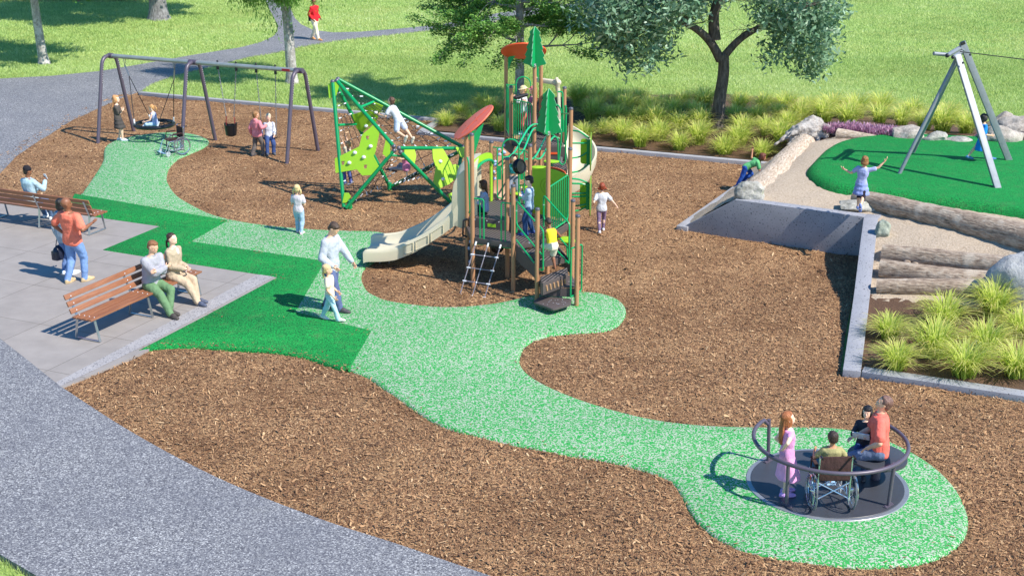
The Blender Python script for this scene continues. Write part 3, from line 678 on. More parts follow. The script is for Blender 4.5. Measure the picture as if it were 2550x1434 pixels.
# ================================================================ TREES
def m_trunk(name, a, b, c, pale=None):
    t = NT(name); n = t.noise(1, 5, .7, t.mapc((16, 16, 4))); col = t.ramp(n, [(.3, lin(a)), (.5, lin(b)), (.7, lin(c))])
    if pale: col = t.mix(t.ramp(t.noise(4, 5, .75), [(.5, (0, 0, 0)), (.56, (.9, .9, .9))]), col, lin(pale))
    t.col(col); t.b.inputs['Roughness'].default_value = .95; t.bump(n, .7, .04); return t.m
M_tkA = m_trunk('dark_bark', '3C3632', '5C544E', '7C746C'); M_tkB = m_trunk('grey_bark', '76726E', '9C9894', 'BCB8B4', 'C6C2BE'); M_tkC = m_trunk('furrowed_bark', '4E4C4E', '7C7A7C', 'A0A0A2')
def leaf_mat(name, stops): return tintmat(name, stops, .5, trans=.25)
ML1 = leaf_mat('maple_leaf', [(0, '34602A'), (.4, '5C9040'), (.75, '8CB85A'), (1, 'B4D07C')])
ML2 = leaf_mat('broad_leaf', [(0, '46684C'), (.4, '709674'), (.75, 'A0BE9E'), (1, 'D4E0CE')])
ML3 = leaf_mat('pinnate_leaf', [(0, '406C2C'), (.5, '6A9A40'), (1, '94BC5C')])
def leaves(centers, n, spread, size, mat, seed, droop=.2, asp=.5, name='crown', flat=1.0):
    g = np.random.default_rng(seed); C = np.array(centers); k = g.integers(0, len(C), n)
    c = C[k, :3] + g.normal(0, 1, (n, 3)) * np.stack([C[k, 3] * spread, C[k, 3] * spread, C[k, 3] * spread * flat], 1)
    az = g.uniform(0, 6.28, n); el = g.normal(-droop, .45, n); L = size * g.uniform(.6, 1.3, n)
    d = np.stack([np.cos(az) * np.cos(el), np.sin(az) * np.cos(el), np.sin(el)], 1); r = g.normal(0, 1, (n, 3)); s = np.cross(d, r); s /= np.linalg.norm(s, axis=1)[:, None]
    s[:, 2] *= .5; L = L[:, None]; w = L * asp * .5
    v = np.stack([c - d * L * .5, c + s * w, c + d * L * .5, c - s * w], 1).reshape(-1, 3)
    return npmesh(name, v, np.arange(n * 4).reshape(-1, 4), mat, g.beta(2.2, 2.4, n))
def branchy(mb, p, d, L, r, depth, rr, tips, up=.15, spread=.6, minr=.006):
    """one branch: a wandering tapered tube; side branches; records tips"""
    n = 5; pts = [V(p)]; d = V(d).normalized()
    for i in range(n):
        d = (d + V((rr.gauss(0, .13), rr.gauss(0, .13), rr.gauss(0, .09) + up * .12))).normalized(); pts.append(pts[-1] + d * L / n)
    mb.tube(pts, [max(minr, r * (1 - .75 * i / n)) for i in range(n + 1)], 7 if r > .03 else 5)
    if depth == 0: tips += [(q.x, q.y, q.z, L) for q in pts[2:]]; return
    for i in range(2, n + 1):
        for s in range(2 if depth > 1 else 2):
            az = rr.uniform(0, 6.28); a, b, _ = fr(d); q = (d + (a * math.cos(az) + b * math.sin(az)) * spread * rr.uniform(.7, 1.3)); q.z += up * rr.uniform(0, .6)
            branchy(mb, pts[i], q, L * rr.uniform(.5, .72), max(minr, r * (1 - .75 * i / n) * .7), depth - 1, rr, tips, up, spread, minr)
def tree(name, label, base, trunkpts, trad, limbs, mats, crownf, group=None):
    root = thing(name, label, 'tree', base, group=group); b = V(base); mb = MB(); pts = [b + V(q) for q in trunkpts]
    cp_ = catmull(pts, 5, False); k = len(cp_); rs = [trad[0] + (trad[1] - trad[0]) * (i / (k - 1)) for i in range(k)]; rs[0] *= 1.35; rs[1] *= 1.12
    mb.tube(cp_, rs, 14); mb.obj('trunk', mats[0], root, smooth=60)
    lb = MB(); tips = []; crownf(lb, b, tips)
    lb.obj('limbs', mats[0], root, smooth=60)
    return root, tips
# tree A: broad blue-green leaves, forked, right of the play tower
rr = random.Random(11)
bA = GT(1785, 322); bA.z -= .05; HEAVY = 1
def limbsA(mb, b, tips):
    fork = b + V((.05, 0, 1.95 + .35))
    def limb(pts, r0, r1): 
        q = catmull([V(p) for p in pts], 5, False); k = len(q); mb.tube(q, [r0 + (r1 - r0) * i / (k - 1) for i in range(k)], 9); return q
    D = bA.y
    q1 = limb([PY(1795, 150, D), PY(1765, 100, D - .05), PY(1715, 62, D - .2), PY(1640, 42, D - .4), PY(1560, 20, D - .7)], .15, .05)
    q2 = limb([PY(1795, 150, D), PY(1840, 100, D), PY(1892, 68, D + .1), PY(1960, 35, D + .3), PY(2030, 10, D + .3)], .13, .045)
    q3 = limb([PY(1780, 100, D), PY(1778, 40, D), PY(1790, -20, D), PY(1785, -150, D)], .19, .08)
    q4 = limb([PY(1715, 62, D - .2), PY(1705, 20, D - .3), PY(1690, -60, D - .4)], .06, .03)
    for q, n in ((q1, 16), (q2, 16), (q3, 14), (q4, 6)):
        for i in range(n):
            p = q[rr.randrange(len(q) // 2, len(q))]; az = rr.uniform(0, 6.28); d = V((math.cos(az), math.sin(az), rr.uniform(-.35, .55)))
            branchy(mb, p, d, rr.uniform(.5, .9), .022, 1, rr, tips, .0, .8, .005)
rootA, tipsA = tree('broadleaf_tree', 'forked dark-barked tree with large blue-green leaves in the long grass bed', bA, [(0, 0, 0), (.04, 0, .9), (.12, 0, 1.7), (.10, 0, 2.3)], (.2, .155), 0, [M_tkA], limbsA)
def cloud(specs, dens, seed):
    g = random.Random(seed); out = []
    for (u, v, Y, ru, rv, n) in specs:
        for i in range(n):
            t = g.uniform(0, 6.28); r = math.sqrt(g.random()) ; dy = g.gauss(0, 1) * ru / 95
            q = PY(u + math.cos(t) * r * ru, v + math.sin(t) * r * rv, Y + max(-1.6, min(1.6, dy))); out.append((q.x, q.y, q.z, .32))
    return out
DA = bA.y
crA = cloud([(1600, 20, DA - .4, 150, 60, 70), (1560, 70, DA - .6, 95, 55, 44), (1575, 125, DA - .6, 60, 50, 20), (1520, 20, DA - .5, 90, 60, 30), (1640, 110, DA - .3, 45, 50, 8), (1990, 35, DA + .2, 115, 60, 66), (2000, 95, DA + .2, 85, 50, 36), (2015, 150, DA + .2, 50, 32, 12), (1940, 120, DA, 40, 40, 7), (1850, -10, DA, 120, 30, 14), (1780, -110, DA, 330, 90, 170), (1780, -260, DA, 260, 90, 130), (1690, 20, DA - .2, 60, 25, 6)], 1, 5)
M_ = leaves(crA, 26000, .62, .2, ML2, 3, .5, .5); link('crown', M_, rootA).location = -bA
# tree B: small-leaved layered tree behind the tower
bB = V(P(1293, 268)); 
def limbsB(mb, b, tips):
    g = random.Random(5)
    for i in range(34):
        z = 2.0 + i * .14; az = i * 2.4 + g.uniform(-.4, .4); L = (2.3 - .02 * i) * g.uniform(.75, 1.1)
        d = V((math.cos(az), math.sin(az), .02 + i * .006)); branchy(mb, b + V((0, 0, z)), d, L, .05, 1, g, tips, .02, .75, .006)
rootB, tipsB = tree('layered_tree', 'dense tree with tiny dark green leaves behind the play tower', bB, [(0, 0, -.05), (.02, 0, 2), (0, 0, 4.5), (0, 0, 7)], (.17, .08), 0, [M_tkB], limbsB)
M_ = leaves([(x, y, z, .2) for x, y, z, l in tipsB], 110000, .68, .085, ML1, 4, .0, .8, flat=.5); link('crown', M_, rootB).location = -bB
# tree C: pinnate leaves, pale bark, beside the path
bC = V(P(727, 205)); 
def limbsC(mb, b, tips):
    g = random.Random(8)
    for i in range(10):
        z = 2.7 + i * .24; az = i * 2.4 + 2.6; d = V((math.cos(az), math.sin(az) * .8, .35 if i else .2)); branchy(mb, b + V((-.08, 0, z)), d, g.uniform(1.1, 1.7), .06, 2, g, tips, .05, .6, .006)
rootC, tipsC = tree('feathery_tree', 'pale grey trunk tree with feathery drooping leaves beside the path junction', bC, [(0, 0, -.05), (-.02, 0, 1.5), (-.1, 0, 3.2), (-.15, 0, 5.2)], (.2, .13), 0, [M_tkB], limbsC)
crC = [(x, y, z - .1, .16) for x, y, z, l in tipsC if z > 2.55 + 0]
def puffs(b, n, z0, z1, rad, seed, off=(0, 0)):
    g = random.Random(seed); out = []
    for i in range(n):
        z = g.uniform(z0, z1); t = (z - z0) / (z1 - z0); a = g.uniform(0, 6.28); r = rad * math.sqrt(g.random()) * (.55 + .45 * math.sin(math.pi * min(1, t + .15))); out.append((b.x + off[0] + math.cos(a) * r, b.y + off[1] + math.sin(a) * r, b.z + z, .34))
    return out
crC += cloud([(655, 30, 49.6, 45, 38, 16), (690, 62, 49.9, 22, 40, 8), (780, 3, 49.8, 50, 12, 7), (880, 2, 49.8, 30, 10, 4)], 1, 15) 
crC += puffs(bC, 90, 4.3, 8, 3.4, 21)
M_ = leaves(crC, 34000, .9, .15, ML3, 6, .9, .26); link('crown', M_, rootC).location = -bC
# trees D (thin, left edge), E (thick trunk at the top)
bD = V(P(110, 158)); 
def limbsD(mb, b, tips):
    g = random.Random(9)
    for i in range(12):
        z = 3.2 + i * .28; az = i * 2.4; d = V((math.cos(az), math.sin(az), .25)); branchy(mb, b + V((-.12, 0, z)), d, g.uniform(1.3, 1.9), .06, 2, g, tips, .05, .6, .008)
rootD, tipsD = tree('lawn_tree', 'slim leaning tree on the lawn at the left edge', bD, [(0, 0, -.05), (-.08, 0, 1.2), (-.15, 0, 3.2), (-.2, 0, 6.5)], (.2, .1), 0, [M_tkB], limbsD)
M_ = leaves([(x, y, z, .25) for x, y, z, l in tipsD] + puffs(bD, 110, 3.9, 7, 4.3, 22) * 3, 44000, .8, .2, ML1, 7, .1, .7); link('crown', M_, rootD).location = -bD
bE = V(P(396, 47))
def limbsE(mb, b, tips):
    g = random.Random(10)
    for i in range(14):
        z = 3.8 + i * .4; az = i * 2.4; d = V((math.cos(az), math.sin(az), .2)); branchy(mb, b + V((0, 0, z)), d, g.uniform(1.9, 2.8), .09, 2, g, tips, .04, .6, .01)
rootE, tipsE = tree('lawn_tree', 'stout furrowed tree trunk standing on the far lawn at the top', bE, [(0, 0, -.05), (0, 0, 2), (.05, 0, 5), (0, 0, 10)], (.44, .2), 0, [M_tkC], limbsE)
M_ = leaves([(x, y, z, .3) for x, y, z, l in tipsE] + puffs(bE, 130, 4.8, 10, 5.2, 23) * 2, 70000, .9, .28, ML1, 8, .1, .7); link('crown', M_, rootE).location = -bE
# leafy twigs low over the far left lawn belong to a tree out of frame to the left
bF = V(P(250, -40))
def limbsF(mb, b, tips):
    g = random.Random(12)
    for i in range(14):
        z = 2.2 + i * .35; az = i * 2.4 + 4.4; d = V((math.cos(az), math.sin(az), .05)); branchy(mb, b + V((0, 0, z)), d, g.uniform(1.6, 2.6), .07, 2, g, tips, .02, .6, .01)
rootF, tipsF = tree('lawn_tree', 'leafy far tree whose low branches hang in at the top left edge', bF, [(0, 0, -.05), (0, 0, 3), (0, 0, 8)], (.25, .1), 0, [M_tkC], limbsF)
M_ = leaves([(x, y, z, .3) for x, y, z, l in tipsF], 22000, .9, .13, ML1, 9, .1, .7); link('crown', M_, rootF).location = -bF
# red-leaved ground shrubs along the top left edge
M_red = tintmat('red_leaf', [(0, '3A2420'), (.4, '6C2E30'), (.8, 'B04048'), (1, 'D86468')], .7)
for i, u in enumerate([20, 110, 205, 300]):
    p = P(u, -3); g = np.random.default_rng(40 + i); n = 1500; c = np.stack([g.normal(0, .75, n), g.normal(0, .35, n), np.abs(g.normal(0, .16, n))], 1)
    d = g.normal(0, .05, (n, 3)); s = g.normal(0, .05, (n, 3)); vv = np.stack([c - d, c + s, c + d], 1).reshape(-1, 3)
    o = link('red_shrub', npmesh('foliage', vv, np.arange(3 * n).reshape(-1, 3), M_red, g.beta(2, 2, n))); o.location = p
    tag(o, 'low dark red shrub, %s from the left along the top edge' % NUM[i], 'shrub', 'low red shrubs at the far lawn edge')
# ================================================================ EQUIPMENT MATERIALS
M_frame = paint('dark_frame_paint', '5C5462', .4, .1, .05); M_galv = paint('galvanised_steel', '868C94', .5, .25, .12, 9); M_beam = paint('zinc_beam', 'A2A8A6', .4, .45, .15, 4)
M_chain = paint('steel_chain', '9C9CA0', .35, .8, .1); M_rope = paint('black_rope', '2C2C30', .8); M_rub = paint('black_rubber', '17191E', .3); M_white = paint('white_plastic', 'E4E6EA', .4)
M_grn = paint('green_powdercoat', '0C9C5C', .3, 0, .04); M_grnD = paint('green_tube_paint', '0A8A50', .28, 0, .04); M_lime = paint('lime_panel', '9CCC2C', .4, 0, .05, 2); M_dkgrn = paint('leaf_green_panel', '0C9A58', .45, 0, .05)
M_post = paint('tan_post', 'B08260', .4, 0, .04, 2); M_cap = paint('grey_post_cap', '64646E', .4, .3); M_tan = paint('tan_slide', 'CFC6AC', .38, 0, .04, 1.5); M_orange = paint('orange_panel', 'E0582A', .45, 0, .05, 3); M_salmon = paint('coral_panel', 'EC6E50', .45, 0, .05, 3)
M_steel = paint('brushed_steel', 'B4B8BC', .3, .8); M_brown = paint('brown_panel', 'A07450', .5, 0, .08, 3); M_hold = paint('pale_blue_hold', 'A8B8D8', .5); M_black = paint('black_plastic', '24242A', .4); M_red = paint('red_label', 'A02030', .5)
t = NT('grid_deck'); w = t.n('TexWave', wave_type='BANDS', Scale=4.6, Distortion=0); mp = t.n('Mapping'); mp.inputs['Rotation'].default_value = (0, 0, R(25)); t.l(t.co, mp.inputs[0]); t.l(mp.outputs[0], w.inputs['Vector'])
t.col(t.ramp(w.outputs[1], [(.30, lin('1C191A')), (.42, lin('6C625E'))])); t.b.inputs['Roughness'].default_value = .55; t.bump(w.outputs[1], .8, .02); M_deck = t.m
M_dark = paint('brown_deck_coating', '544B4A', .5, 0, .08, 5); M_stud = paint('stud', 'A0A0A4', .4)
def m_wood():
    t = NT('bench_wood'); n = t.noise(1, 5, .7, t.mapc((2, 40, 40))); n2 = t.noise(2, 2)
    t.col(t.mix(t.ramp(n2, [(.3, (0, 0, 0)), (.7, (.4, .4, .4))]), t.ramp(n, [(.3, lin('7C4C34')), (.6, lin('9C6A4C')), (.8, lin('B08468')), ]), lin('84553C')))
    t.b.inputs['Roughness'].default_value = .45; t.bump(n, .15, .01); return t.m
M_wood = m_wood()
def bolts(mb, pts, r=.012, m=0):
    for p in pts: mb.ell(p, r, m=m, nu=6, nv=4)
# ================================================================ SWING SET
SL = V((-11.8, 41.15, 0)); se = V((.918, -.396, 0)).normalized(); spp = V((.396, .918, 0)).normalized(); SH = 2.42
def S(t, s, z): return SL + se * t + spp * s + V((0, 0, z))
sw = thing('swing_set', 'dark arched two bay swing frame with a long grey beam at the left', 'swing set', S(0, 0, 0))
for t_ in (0, 2.95, 6.45):
    mb = MB(); mb.tube(bend([S(t_, -.84, -.05), S(t_, -.30, SH), S(t_, .30, SH), S(t_, .84, -.05)], .25, 7), .055, 14)
    f = mb.obj('arch_frame', M_frame, sw)
    mb = MB()
    for s in (-1, 1):
        for k in range(9):
            z = 1.7 + k * .065; q = S(t_, s * (.84 - .54 * (z / SH)), z); bolts(mb, [q + se * .056, q - se * .056], .009)
    mb.obj('bolt_row', M_white, f)
    mb = MB(); mb.cyl(S(t_ - .12 if t_ else 0, 0, SH), S(t_ + .14, 0, SH), .078, seg=14); mb.obj('beam_collar', M_frame, f)
for a, b in ((.05, 2.9), (3.0, 6.4)):
    mb = MB(); mb.cyl(S(a, 0, SH), S(b, 0, SH), .06, seg=14); mb.obj('beam', M_beam, sw)
mb = MB(); mb.bar(S(5.95, -.06, SH), S(6.2, -.06, SH), .02, .06); mb.obj('name_plate', M_red, sw)
# basket swing
bk = thing('basket_swing', 'large round black net basket swing holding the girl with a ponytail', 'swing', S(1.43, 0, .5)); bc = V(bk.location)
def ring(c, r, n=40, tilt=0): return [c + V((math.cos(2 * math.pi * i / n) * r, math.sin(2 * math.pi * i / n) * r, 0)) for i in range(n)]
mb = MB(); mb.tube(ring(bc, .56), .055, 10, closed=True); mb.obj('rim', M_rub, bk)
mb = MB()
for i in range(12):
    a = math.pi * i / 6; mb.tube([bc + V((math.cos(a) * .56, math.sin(a) * .56, -.01)), bc + V((0, 0, -.09))], .012, 6)
for r in (.18, .32, .45): mb.tube(ring(bc + V((0, 0, -.09 + r * .14)), r, 24), .011, 5, closed=True)
mb.obj('net', M_rope, bk)
for t_ in (.55, 2.3):
    hp = S(t_, 0, SH - .06); k = S(t_ + (.12 if t_ < 1 else -.05), 0, SH - .55)
    mb = MB(); mb.tube([hp + se * .04, hp - V((0, 0, .22)), hp - se * .04], .012, 6); mb.tube([hp - V((0, 0, .2)), k], .02, 6); mb.obj('hanger', M_chain, bk)
    mb = MB(); ends = []
    for s in (-1, 1):
        a = (math.atan2(se.y, se.x) + (math.pi if t_ < 1 else 0)) + s * .75; e = bc + V((math.cos(a) * .56, math.sin(a) * .56, .06)); ends.append(e); mb.tube([k, e], .011, 6)
    mb.obj('suspension_rope', M_rope, bk)
    mb = MB()
    for e in ends: mb.cyl(e, e + (k - e).normalized() * .13, .022, seg=8)
    mb.obj('rope_end', M_white, bk)
def swing_hangers(root, t0, t1, sz, seatw, col):
    tm = (t0 + t1) / 2
    for s, t_ in ((-1, t0), (1, t1)):
        hp = S(t_, 0, SH - .05); e = S(tm + s * seatw / 2, 0, sz)
        mb = MB(); mb.box(hp - V((0, 0, .05)), (.07, .07, .1)); mb.ell(S(t_, 0, SH + .09), .03, nu=8, nv=6); mb.obj('clevis', M_black, root, bevel=.01)
        mb = MB(); n = int((hp - e).length / .045); d = (e - hp) / n; a, b, _ = fr(d)
        for i in range(n):
            c = hp + d * (i + .5); w = a if i % 2 else b; mb.tube([c + d * .62, c + w * .011 + d * .3, c + w * .011 - d * .3, c - d * .62, c - w * .011 - d * .3, c - w * .011 + d * .3], .0075, 4, closed=True)
        mb.obj('chain', M_chain, root)
bs = thing('bucket_swing', 'empty black full bucket toddler swing in the right bay', 'swing', S(4.1, 0, .5))
swing_hangers(bs, 3.79, 4.41, .95, .26, 0)
mb = MB(); c = S(4.1, 0, .55); rings = []
for zz, rr_ in ((-.17, .09), (-.14, .15), (0, .17), (.16, .19), (.16, .165), (0, .145), (-.12, .11)):
    rings.append([c + V((math.cos(2 * math.pi * i / 20) * rr_, math.sin(2 * math.pi * i / 20) * rr_ * .85, zz + (.05 if abs(math.cos(2 * math.pi * i / 20)) > .8 and zz > .1 else 0))) for i in range(20)])
mb.loft(rings, caps=False)
mb.obj('bucket', M_rub, bs)
mb = MB(); mb.tube(bend([c + se * -.13 + V((0, 0, .4)), c + se * -.16 + V((0, 0, .1))], .02), .013, 6); mb.tube([c + se * .13 + V((0, 0, .4)), c + se * .16 + V((0, 0, .1))], .013, 6); mb.obj('strap', paint('red_strap', '8C2A30', .5), bs)
tv = thing('belt_swing', 'black belt swing with the fair-haired boy sitting on it', 'swing', S(5.38, 0, .42))
swing_hangers(tv, 5.07, 5.7, .5, .46, 0)
mb = MB(); c = S(5.38, 0, .42); rings = []
for i in range(9):
    t_ = -1 + i / 4; q = c + se * (t_ * .23) + V((0, 0, .09 * t_ * t_ - .04)); rings.append([q - spp * .08 + V((0, 0, .012)), q + spp * .08 + V((0, 0, .012)), q + spp * .08 - V((0, 0, .012)), q - spp * .08 - V((0, 0, .012))])
mb.loft(rings); mb.obj('seat', M_rub, tv)
# ================================================================ NET CLIMBER
nA = PY(835, 203, 34.3); nM = PY(985, 369, 33.2); nR = PY(1150, 370, 34.4); nF1 = P(858, 516, .06); nF2 = P(970, 463, .12); nF3 = P(1118, 500, .08)
nc = thing('net_climber', 'green tubular climbing frame with lime panels and rope nets', 'climbing frame', (nM.x, nM.y + .8, 0))
def tb(p, q, r=.048, name='tube', mat=None, par=None, ext=.0):
    p, q = V(p), V(q); d = (q - p).normalized() * ext; mb = MB(); mb.cyl(p - d, q + d, r, seg=12); return mb.obj(name, mat or M_grnD, par or nc)
d1 = V((.05, -.05, 0))
tA1 = nA + V((-.06, -.05, 0)); tA2 = nA + V((.04, -.03, .02)); tA3 = nA + V((.06, .08, .04)); tA4 = nA + V((.02, .07, -.12))
tb(tA1, nF1 + V((-.02, 0, 0)), name='tube'); tb(tA2, nM + V((-.04, 0, .04))); tb(tA3, nR + V((0, .05, .04))); tb(tA4, nF2)
tb(nM + V((-.04, 0, -.06)), nF1 + V((.04, 0, -.02))); tb(nM + V((.08, 0, 0)), nR); tb(nM + V((.12, 0, -.1)), nF3); tb(nR + V((-.1, 0, -.1)), nF2 + V((.08, 0, 0))); tb(nR + V((0, .04, -.08)), nF3 + V((.1, .1, 0)))
for q in (nM + V((-.04, 0, .04)), nM + V((-.04, 0, -.06)), nM + V((.08, 0, 0)), nM + V((.12, 0, -.1)), tA1, tA2, tA3, nR + V((.02, .05, .03))): mb = MB(); mb.ell(q, .058, nu=12, nv=8); mb.obj('end_cap', M_cap, nc)
for q in (nF1 + V((.12, .1, 0)), nF2, nF3 + V((.05, .05, 0))):
    mb = MB(); mb.cyl(V((q.x, q.y, -.05)), V((q.x, q.y, .2)), .06, seg=12); mb.obj('foot_stub', M_grnD, nc)
tb(nA.lerp(nM, .40), nA.lerp(nR, .30), .032, 'cross_tube', M_grn); tb(nA.lerp(nF1, .35), nA.lerp(nF2, .40), .032, 'cross_tube', M_grn); tb(nM.lerp(nF1, .12), nM.lerp(nF3, .14) + V((0, 0, -.02)), .028, 'cross_tube', M_grn)
def panel(name, pxs, pl, th=.02, mat=None, par=None, holes=(), holds=()):
    """flat panel in the plane through three points pl; outline given in pixels, projected on to that plane"""
    a, b, c = pl; n = (b - a).cross(c - a).normalized(); e = V((0, 0, CH))
    if n.dot(e - a) < 0: n = -n
    def on(u, v):
        d = (P(u, v, 0) - e); return e + d * ((a - e).dot(n) / d.dot(n))
    pts = [on(*q) + n * .05 for q in pxs]; bm = bmesh.new()
    loops = [pts] + [[on(*q) + n * .05 for q in h] for h in holes]
    flat = [q for L in loops for q in L]; tris = tessellate_polygon(loops)
    T = [bm.verts.new(q + n * th / 2) for q in flat]; B = [bm.verts.new(q - n * th / 2) for q in flat]
    for t3 in tris:
        try: bm.faces.new([T[i] for i in t3]); bm.faces.new([B[i] for i in reversed(t3)])
        except ValueError: pass
    o0 = 0
    for L in loops:
        for i in range(len(L)):
            j = (i + 1) % len(L); bm.faces.new((T[o0 + i], T[o0 + j], B[o0 + j], B[o0 + i]))
        o0 += len(L)
    bmesh.ops.recalc_face_normals(bm, faces=bm.faces)
    off = parent_root(par or nc).location
    for v in bm.verts: v.co -= off
    me = bpy.data.meshes.new(name); bm.to_mesh(me); bm.free(); me.materials.append(mat or M_lime); o = link(name, me, par or nc)
    for (u, v) in holds:
        q = on(u, v) + n * .08; mb = MB(); mb.ell(q, (.05, .04, .045), nu=8, nv=6); mb.ell(q - n * .02, (.035, .035, .035), nu=8, nv=5); mb.obj('climbing_hold', M_white, o)
    return o, on, n
sq = lambda u, v: [(u - 4, v - 4), (u + 5, v - 5), (u + 3, v + 5), (u - 4, v + 5)]
o_, on, n_ = panel('panel', [(931, 313), (947, 330), (936, 382), (932, 390), (945, 415), (926, 437), (904, 438), (891, 423), (838, 432), (836, 396), (897, 366), (904, 337)], (nA, nM, nF1), holes=[sq(917, 344), sq(856, 407), sq(912, 416)], holds=[(926, 366), (887, 382), (909, 393), (873, 407)])
panel('panel', [(832, 198), (846, 216), (839, 240), (822, 247), (819, 214)], (nA, nM, nF1)); panel('panel', [(963, 349), (973, 360), (973, 384), (964, 393), (955, 384)], (nA, nM, nF1))
panel('panel', [(860, 481), (870, 481), (876, 491), (864, 506), (855, 506)], (nA, nM, nF1)); panel('panel', [(1004, 367), (1028, 367), (1033, 390), (1029, 410), (1004, 385)], (nM, nR, nF3))
panel('panel', [(1073, 367), (1097, 367), (1123, 412), (1135, 410), (1150, 430), (1115, 460), (1090, 471), (1076, 457), (1082, 418), (1075, 395)], (nM, nR, nF3), holds=[(1092, 404), (1098, 448)])
panel('panel', [(1131, 368), (1156, 368), (1160, 385), (1150, 395), (1142, 390)], (nM, nR, nF3)); panel('panel', [(1112, 485), (1124, 480), (1128, 495), (1120, 500)], (nM, nR, nF3))
panel('panel', [(878, 284), (902, 276), (930, 252), (955, 262), (938, 300), (903, 327), (890, 318)], (nA, nR, nF2), holds=[(913, 311), (937, 277)]); panel('panel', [(848, 212), (870, 224), (862, 228), (850, 220)], (nA, nR, nF2))
def net(tri, nu, nv_, name='rope_net', inset=.02):
    a, b, c = [V(q) for q in tri]; mb = MB(); kn = MB(); L1 = []
    for i in range(1, nu):
        t_ = i / nu; p, q = a.lerp(b, t_), a.lerp(c, t_); L1.append((p, q)); mb.tube([p, q], .0075, 5); d = (q - p).normalized()
        for e, s in ((p, 1), (q, -1)): kn.cyl(e + d * s * .03, e + d * s * .12, .016, seg=6)
    for j in range(1, nv_):
        t_ = j / nv_; e = b.lerp(c, t_); s = a.lerp(b, .28).lerp(a.lerp(c, .28), t_); mb.tube([s, e], .0075, 5); d = (e - s).normalized(); kn.cyl(e - d * .12, e - d * .03, .016, seg=6)
        for i in range(1, nu):
            t2 = i / nu
            if t2 < .28: continue
            q = a.lerp(b, t2).lerp(a.lerp(c, t2), t_); kn.ell(q, .012, nu=6, nv=4)
    mb.add(kn.v, kn.f, 1); return mb.obj(name, [M_rope, M_white], nc)
net((nA, nM, nR), 9, 6); net((nA, nF1, nF2), 10, 4); 
net((nF2, nR, nM.lerp(nF3, .55)), 8, 5); net((nM, nF1.lerp(nM, .1), nF2), 7, 4)
net((nA.lerp(nR, .5), nR, nF2), 6, 4)
# ================================================================ PLAY TOWER
tw = thing('play_tower', 'tall play structure with tan posts, green rails, slides and cutout pine trees', 'playground tower', (.4, 28.6, 0))
posts = {}
def post(k, u, v, Y=None, foot=None, cap=True):
    if foot: f = P(*foot); Y = f.y
    top = PY(u, v, Y); x = top.x
    mb = MB(); mb.cyl((x, Y, -.05), (x, Y, top.z), .0445, seg=16); o = mb.obj('post', M_post, tw)
    if cap: mb = MB(); mb.cyl((x, Y, top.z - .02), (x, Y, top.z + .012), .049, seg=16); mb.ell((x, Y, top.z + .01), (.049, .049, .026), nu=16, nv=6); mb.obj('cap', M_cap, o)
    posts[k] = V((x, Y, top.z)); return posts[k]
post('p1a', 1161, 338, foot=(1165, 679)); post('p1b', 1174.5, 335, foot=(1177, 711)); post('p2', 1278, 463, foot=(1278, 725)); post('p2b', 1263, 396, foot=(1263.5, 691)); post('p3', 1223.5, 354, foot=(1225, 632))
post('p4', 1320, 363, 28.95); post('p6', 1366, 331, 27.3, cap=False); post('p8b', 1420, 371, 28.4); post('p9', 1427, 500, 26.75); post('p10', 1439, 538, foot=(1436, 766)); post('p11', 1338.5, 521, 26.05)
post('p7', 1422, 271, 30.0); post('p5', 1331.5, 163, 31.9, cap=False); post('p13', 1272.6, 217, 32.5); post('p12', 1260, 134, 33.6); post('p14', 1347.5, 160, 33.3); post('p8', 1406, 219, 32.3)
pp = lambda k, z: V((posts[k].x, posts[k].y, z))
def deck(keys, z, th=.06, mats=None, skirt=.12):
    pts = [pp(k, z) if isinstance(k, str) else V((k[0], k[1], z)) for k in keys]; c = sum(pts, V()) / len(pts); pts = [c + (q - c) * 1.0 for q in pts]
    mb = MB(); mb.slab([q - V((0, 0, .015)) for q in pts], (0, 0, 1), .03); o = mb.obj('deck', M_deck, tw, smooth=0)
    for a, b in zip(pts, pts[1:] + pts[:1]):
        d = (b - a).normalized(); n = V((d.y, -d.x, 0)); 
        if n.dot((a + b) / 2 - c) < 0: n = -n
        m2 = MB(); m2.bar(a + d * .045 + n * .012 - V((0, 0, .055)), b - d * .045 + n * .012 - V((0, 0, .055)), .022, skirt); m2.obj('deck_rim', M_dark, o, bevel=.006)
    return o
def guard(a, b, z0, z1, n=9, r=.0125, frame_r=.0175, slope=0.0, name='guard_rail', top=True, mat=None, corner=.1):
    a, b = V(a), V(b); d = b - a; d.z = 0; L = d.length; d.normalize(); dz = lambda s: slope * s
    A = a + d * .09; mb = MB(); Lx = L - .18
    Q = lambda s, z: A + d * s + V((0, 0, z + dz(s)))
    mb.tube(bend([Q(0, z0), Q(Lx, z0), Q(Lx, z1), Q(0, z1)], corner, 5) + [Q(0, z0)], frame_r, 8); o = mb.obj(name, mat or M_grn, tw)
    if n:
        mb = MB()
        for i in range(1, n): s = Lx * i / n; mb.cyl(Q(s, z0), Q(s, z1), r, seg=6)
        mb.obj('balusters', mat or M_grn, o)
    mb = MB()
    for z in (z0 + .08, z1 - .1): mb.cyl(a + V((0, 0, z)), Q(0, z), .012, seg=6); mb.cyl(b + V((0, 0, z + dz(L))), Q(Lx, z), .012, seg=6)
    mb.obj('bracket', M_grn, o); return o
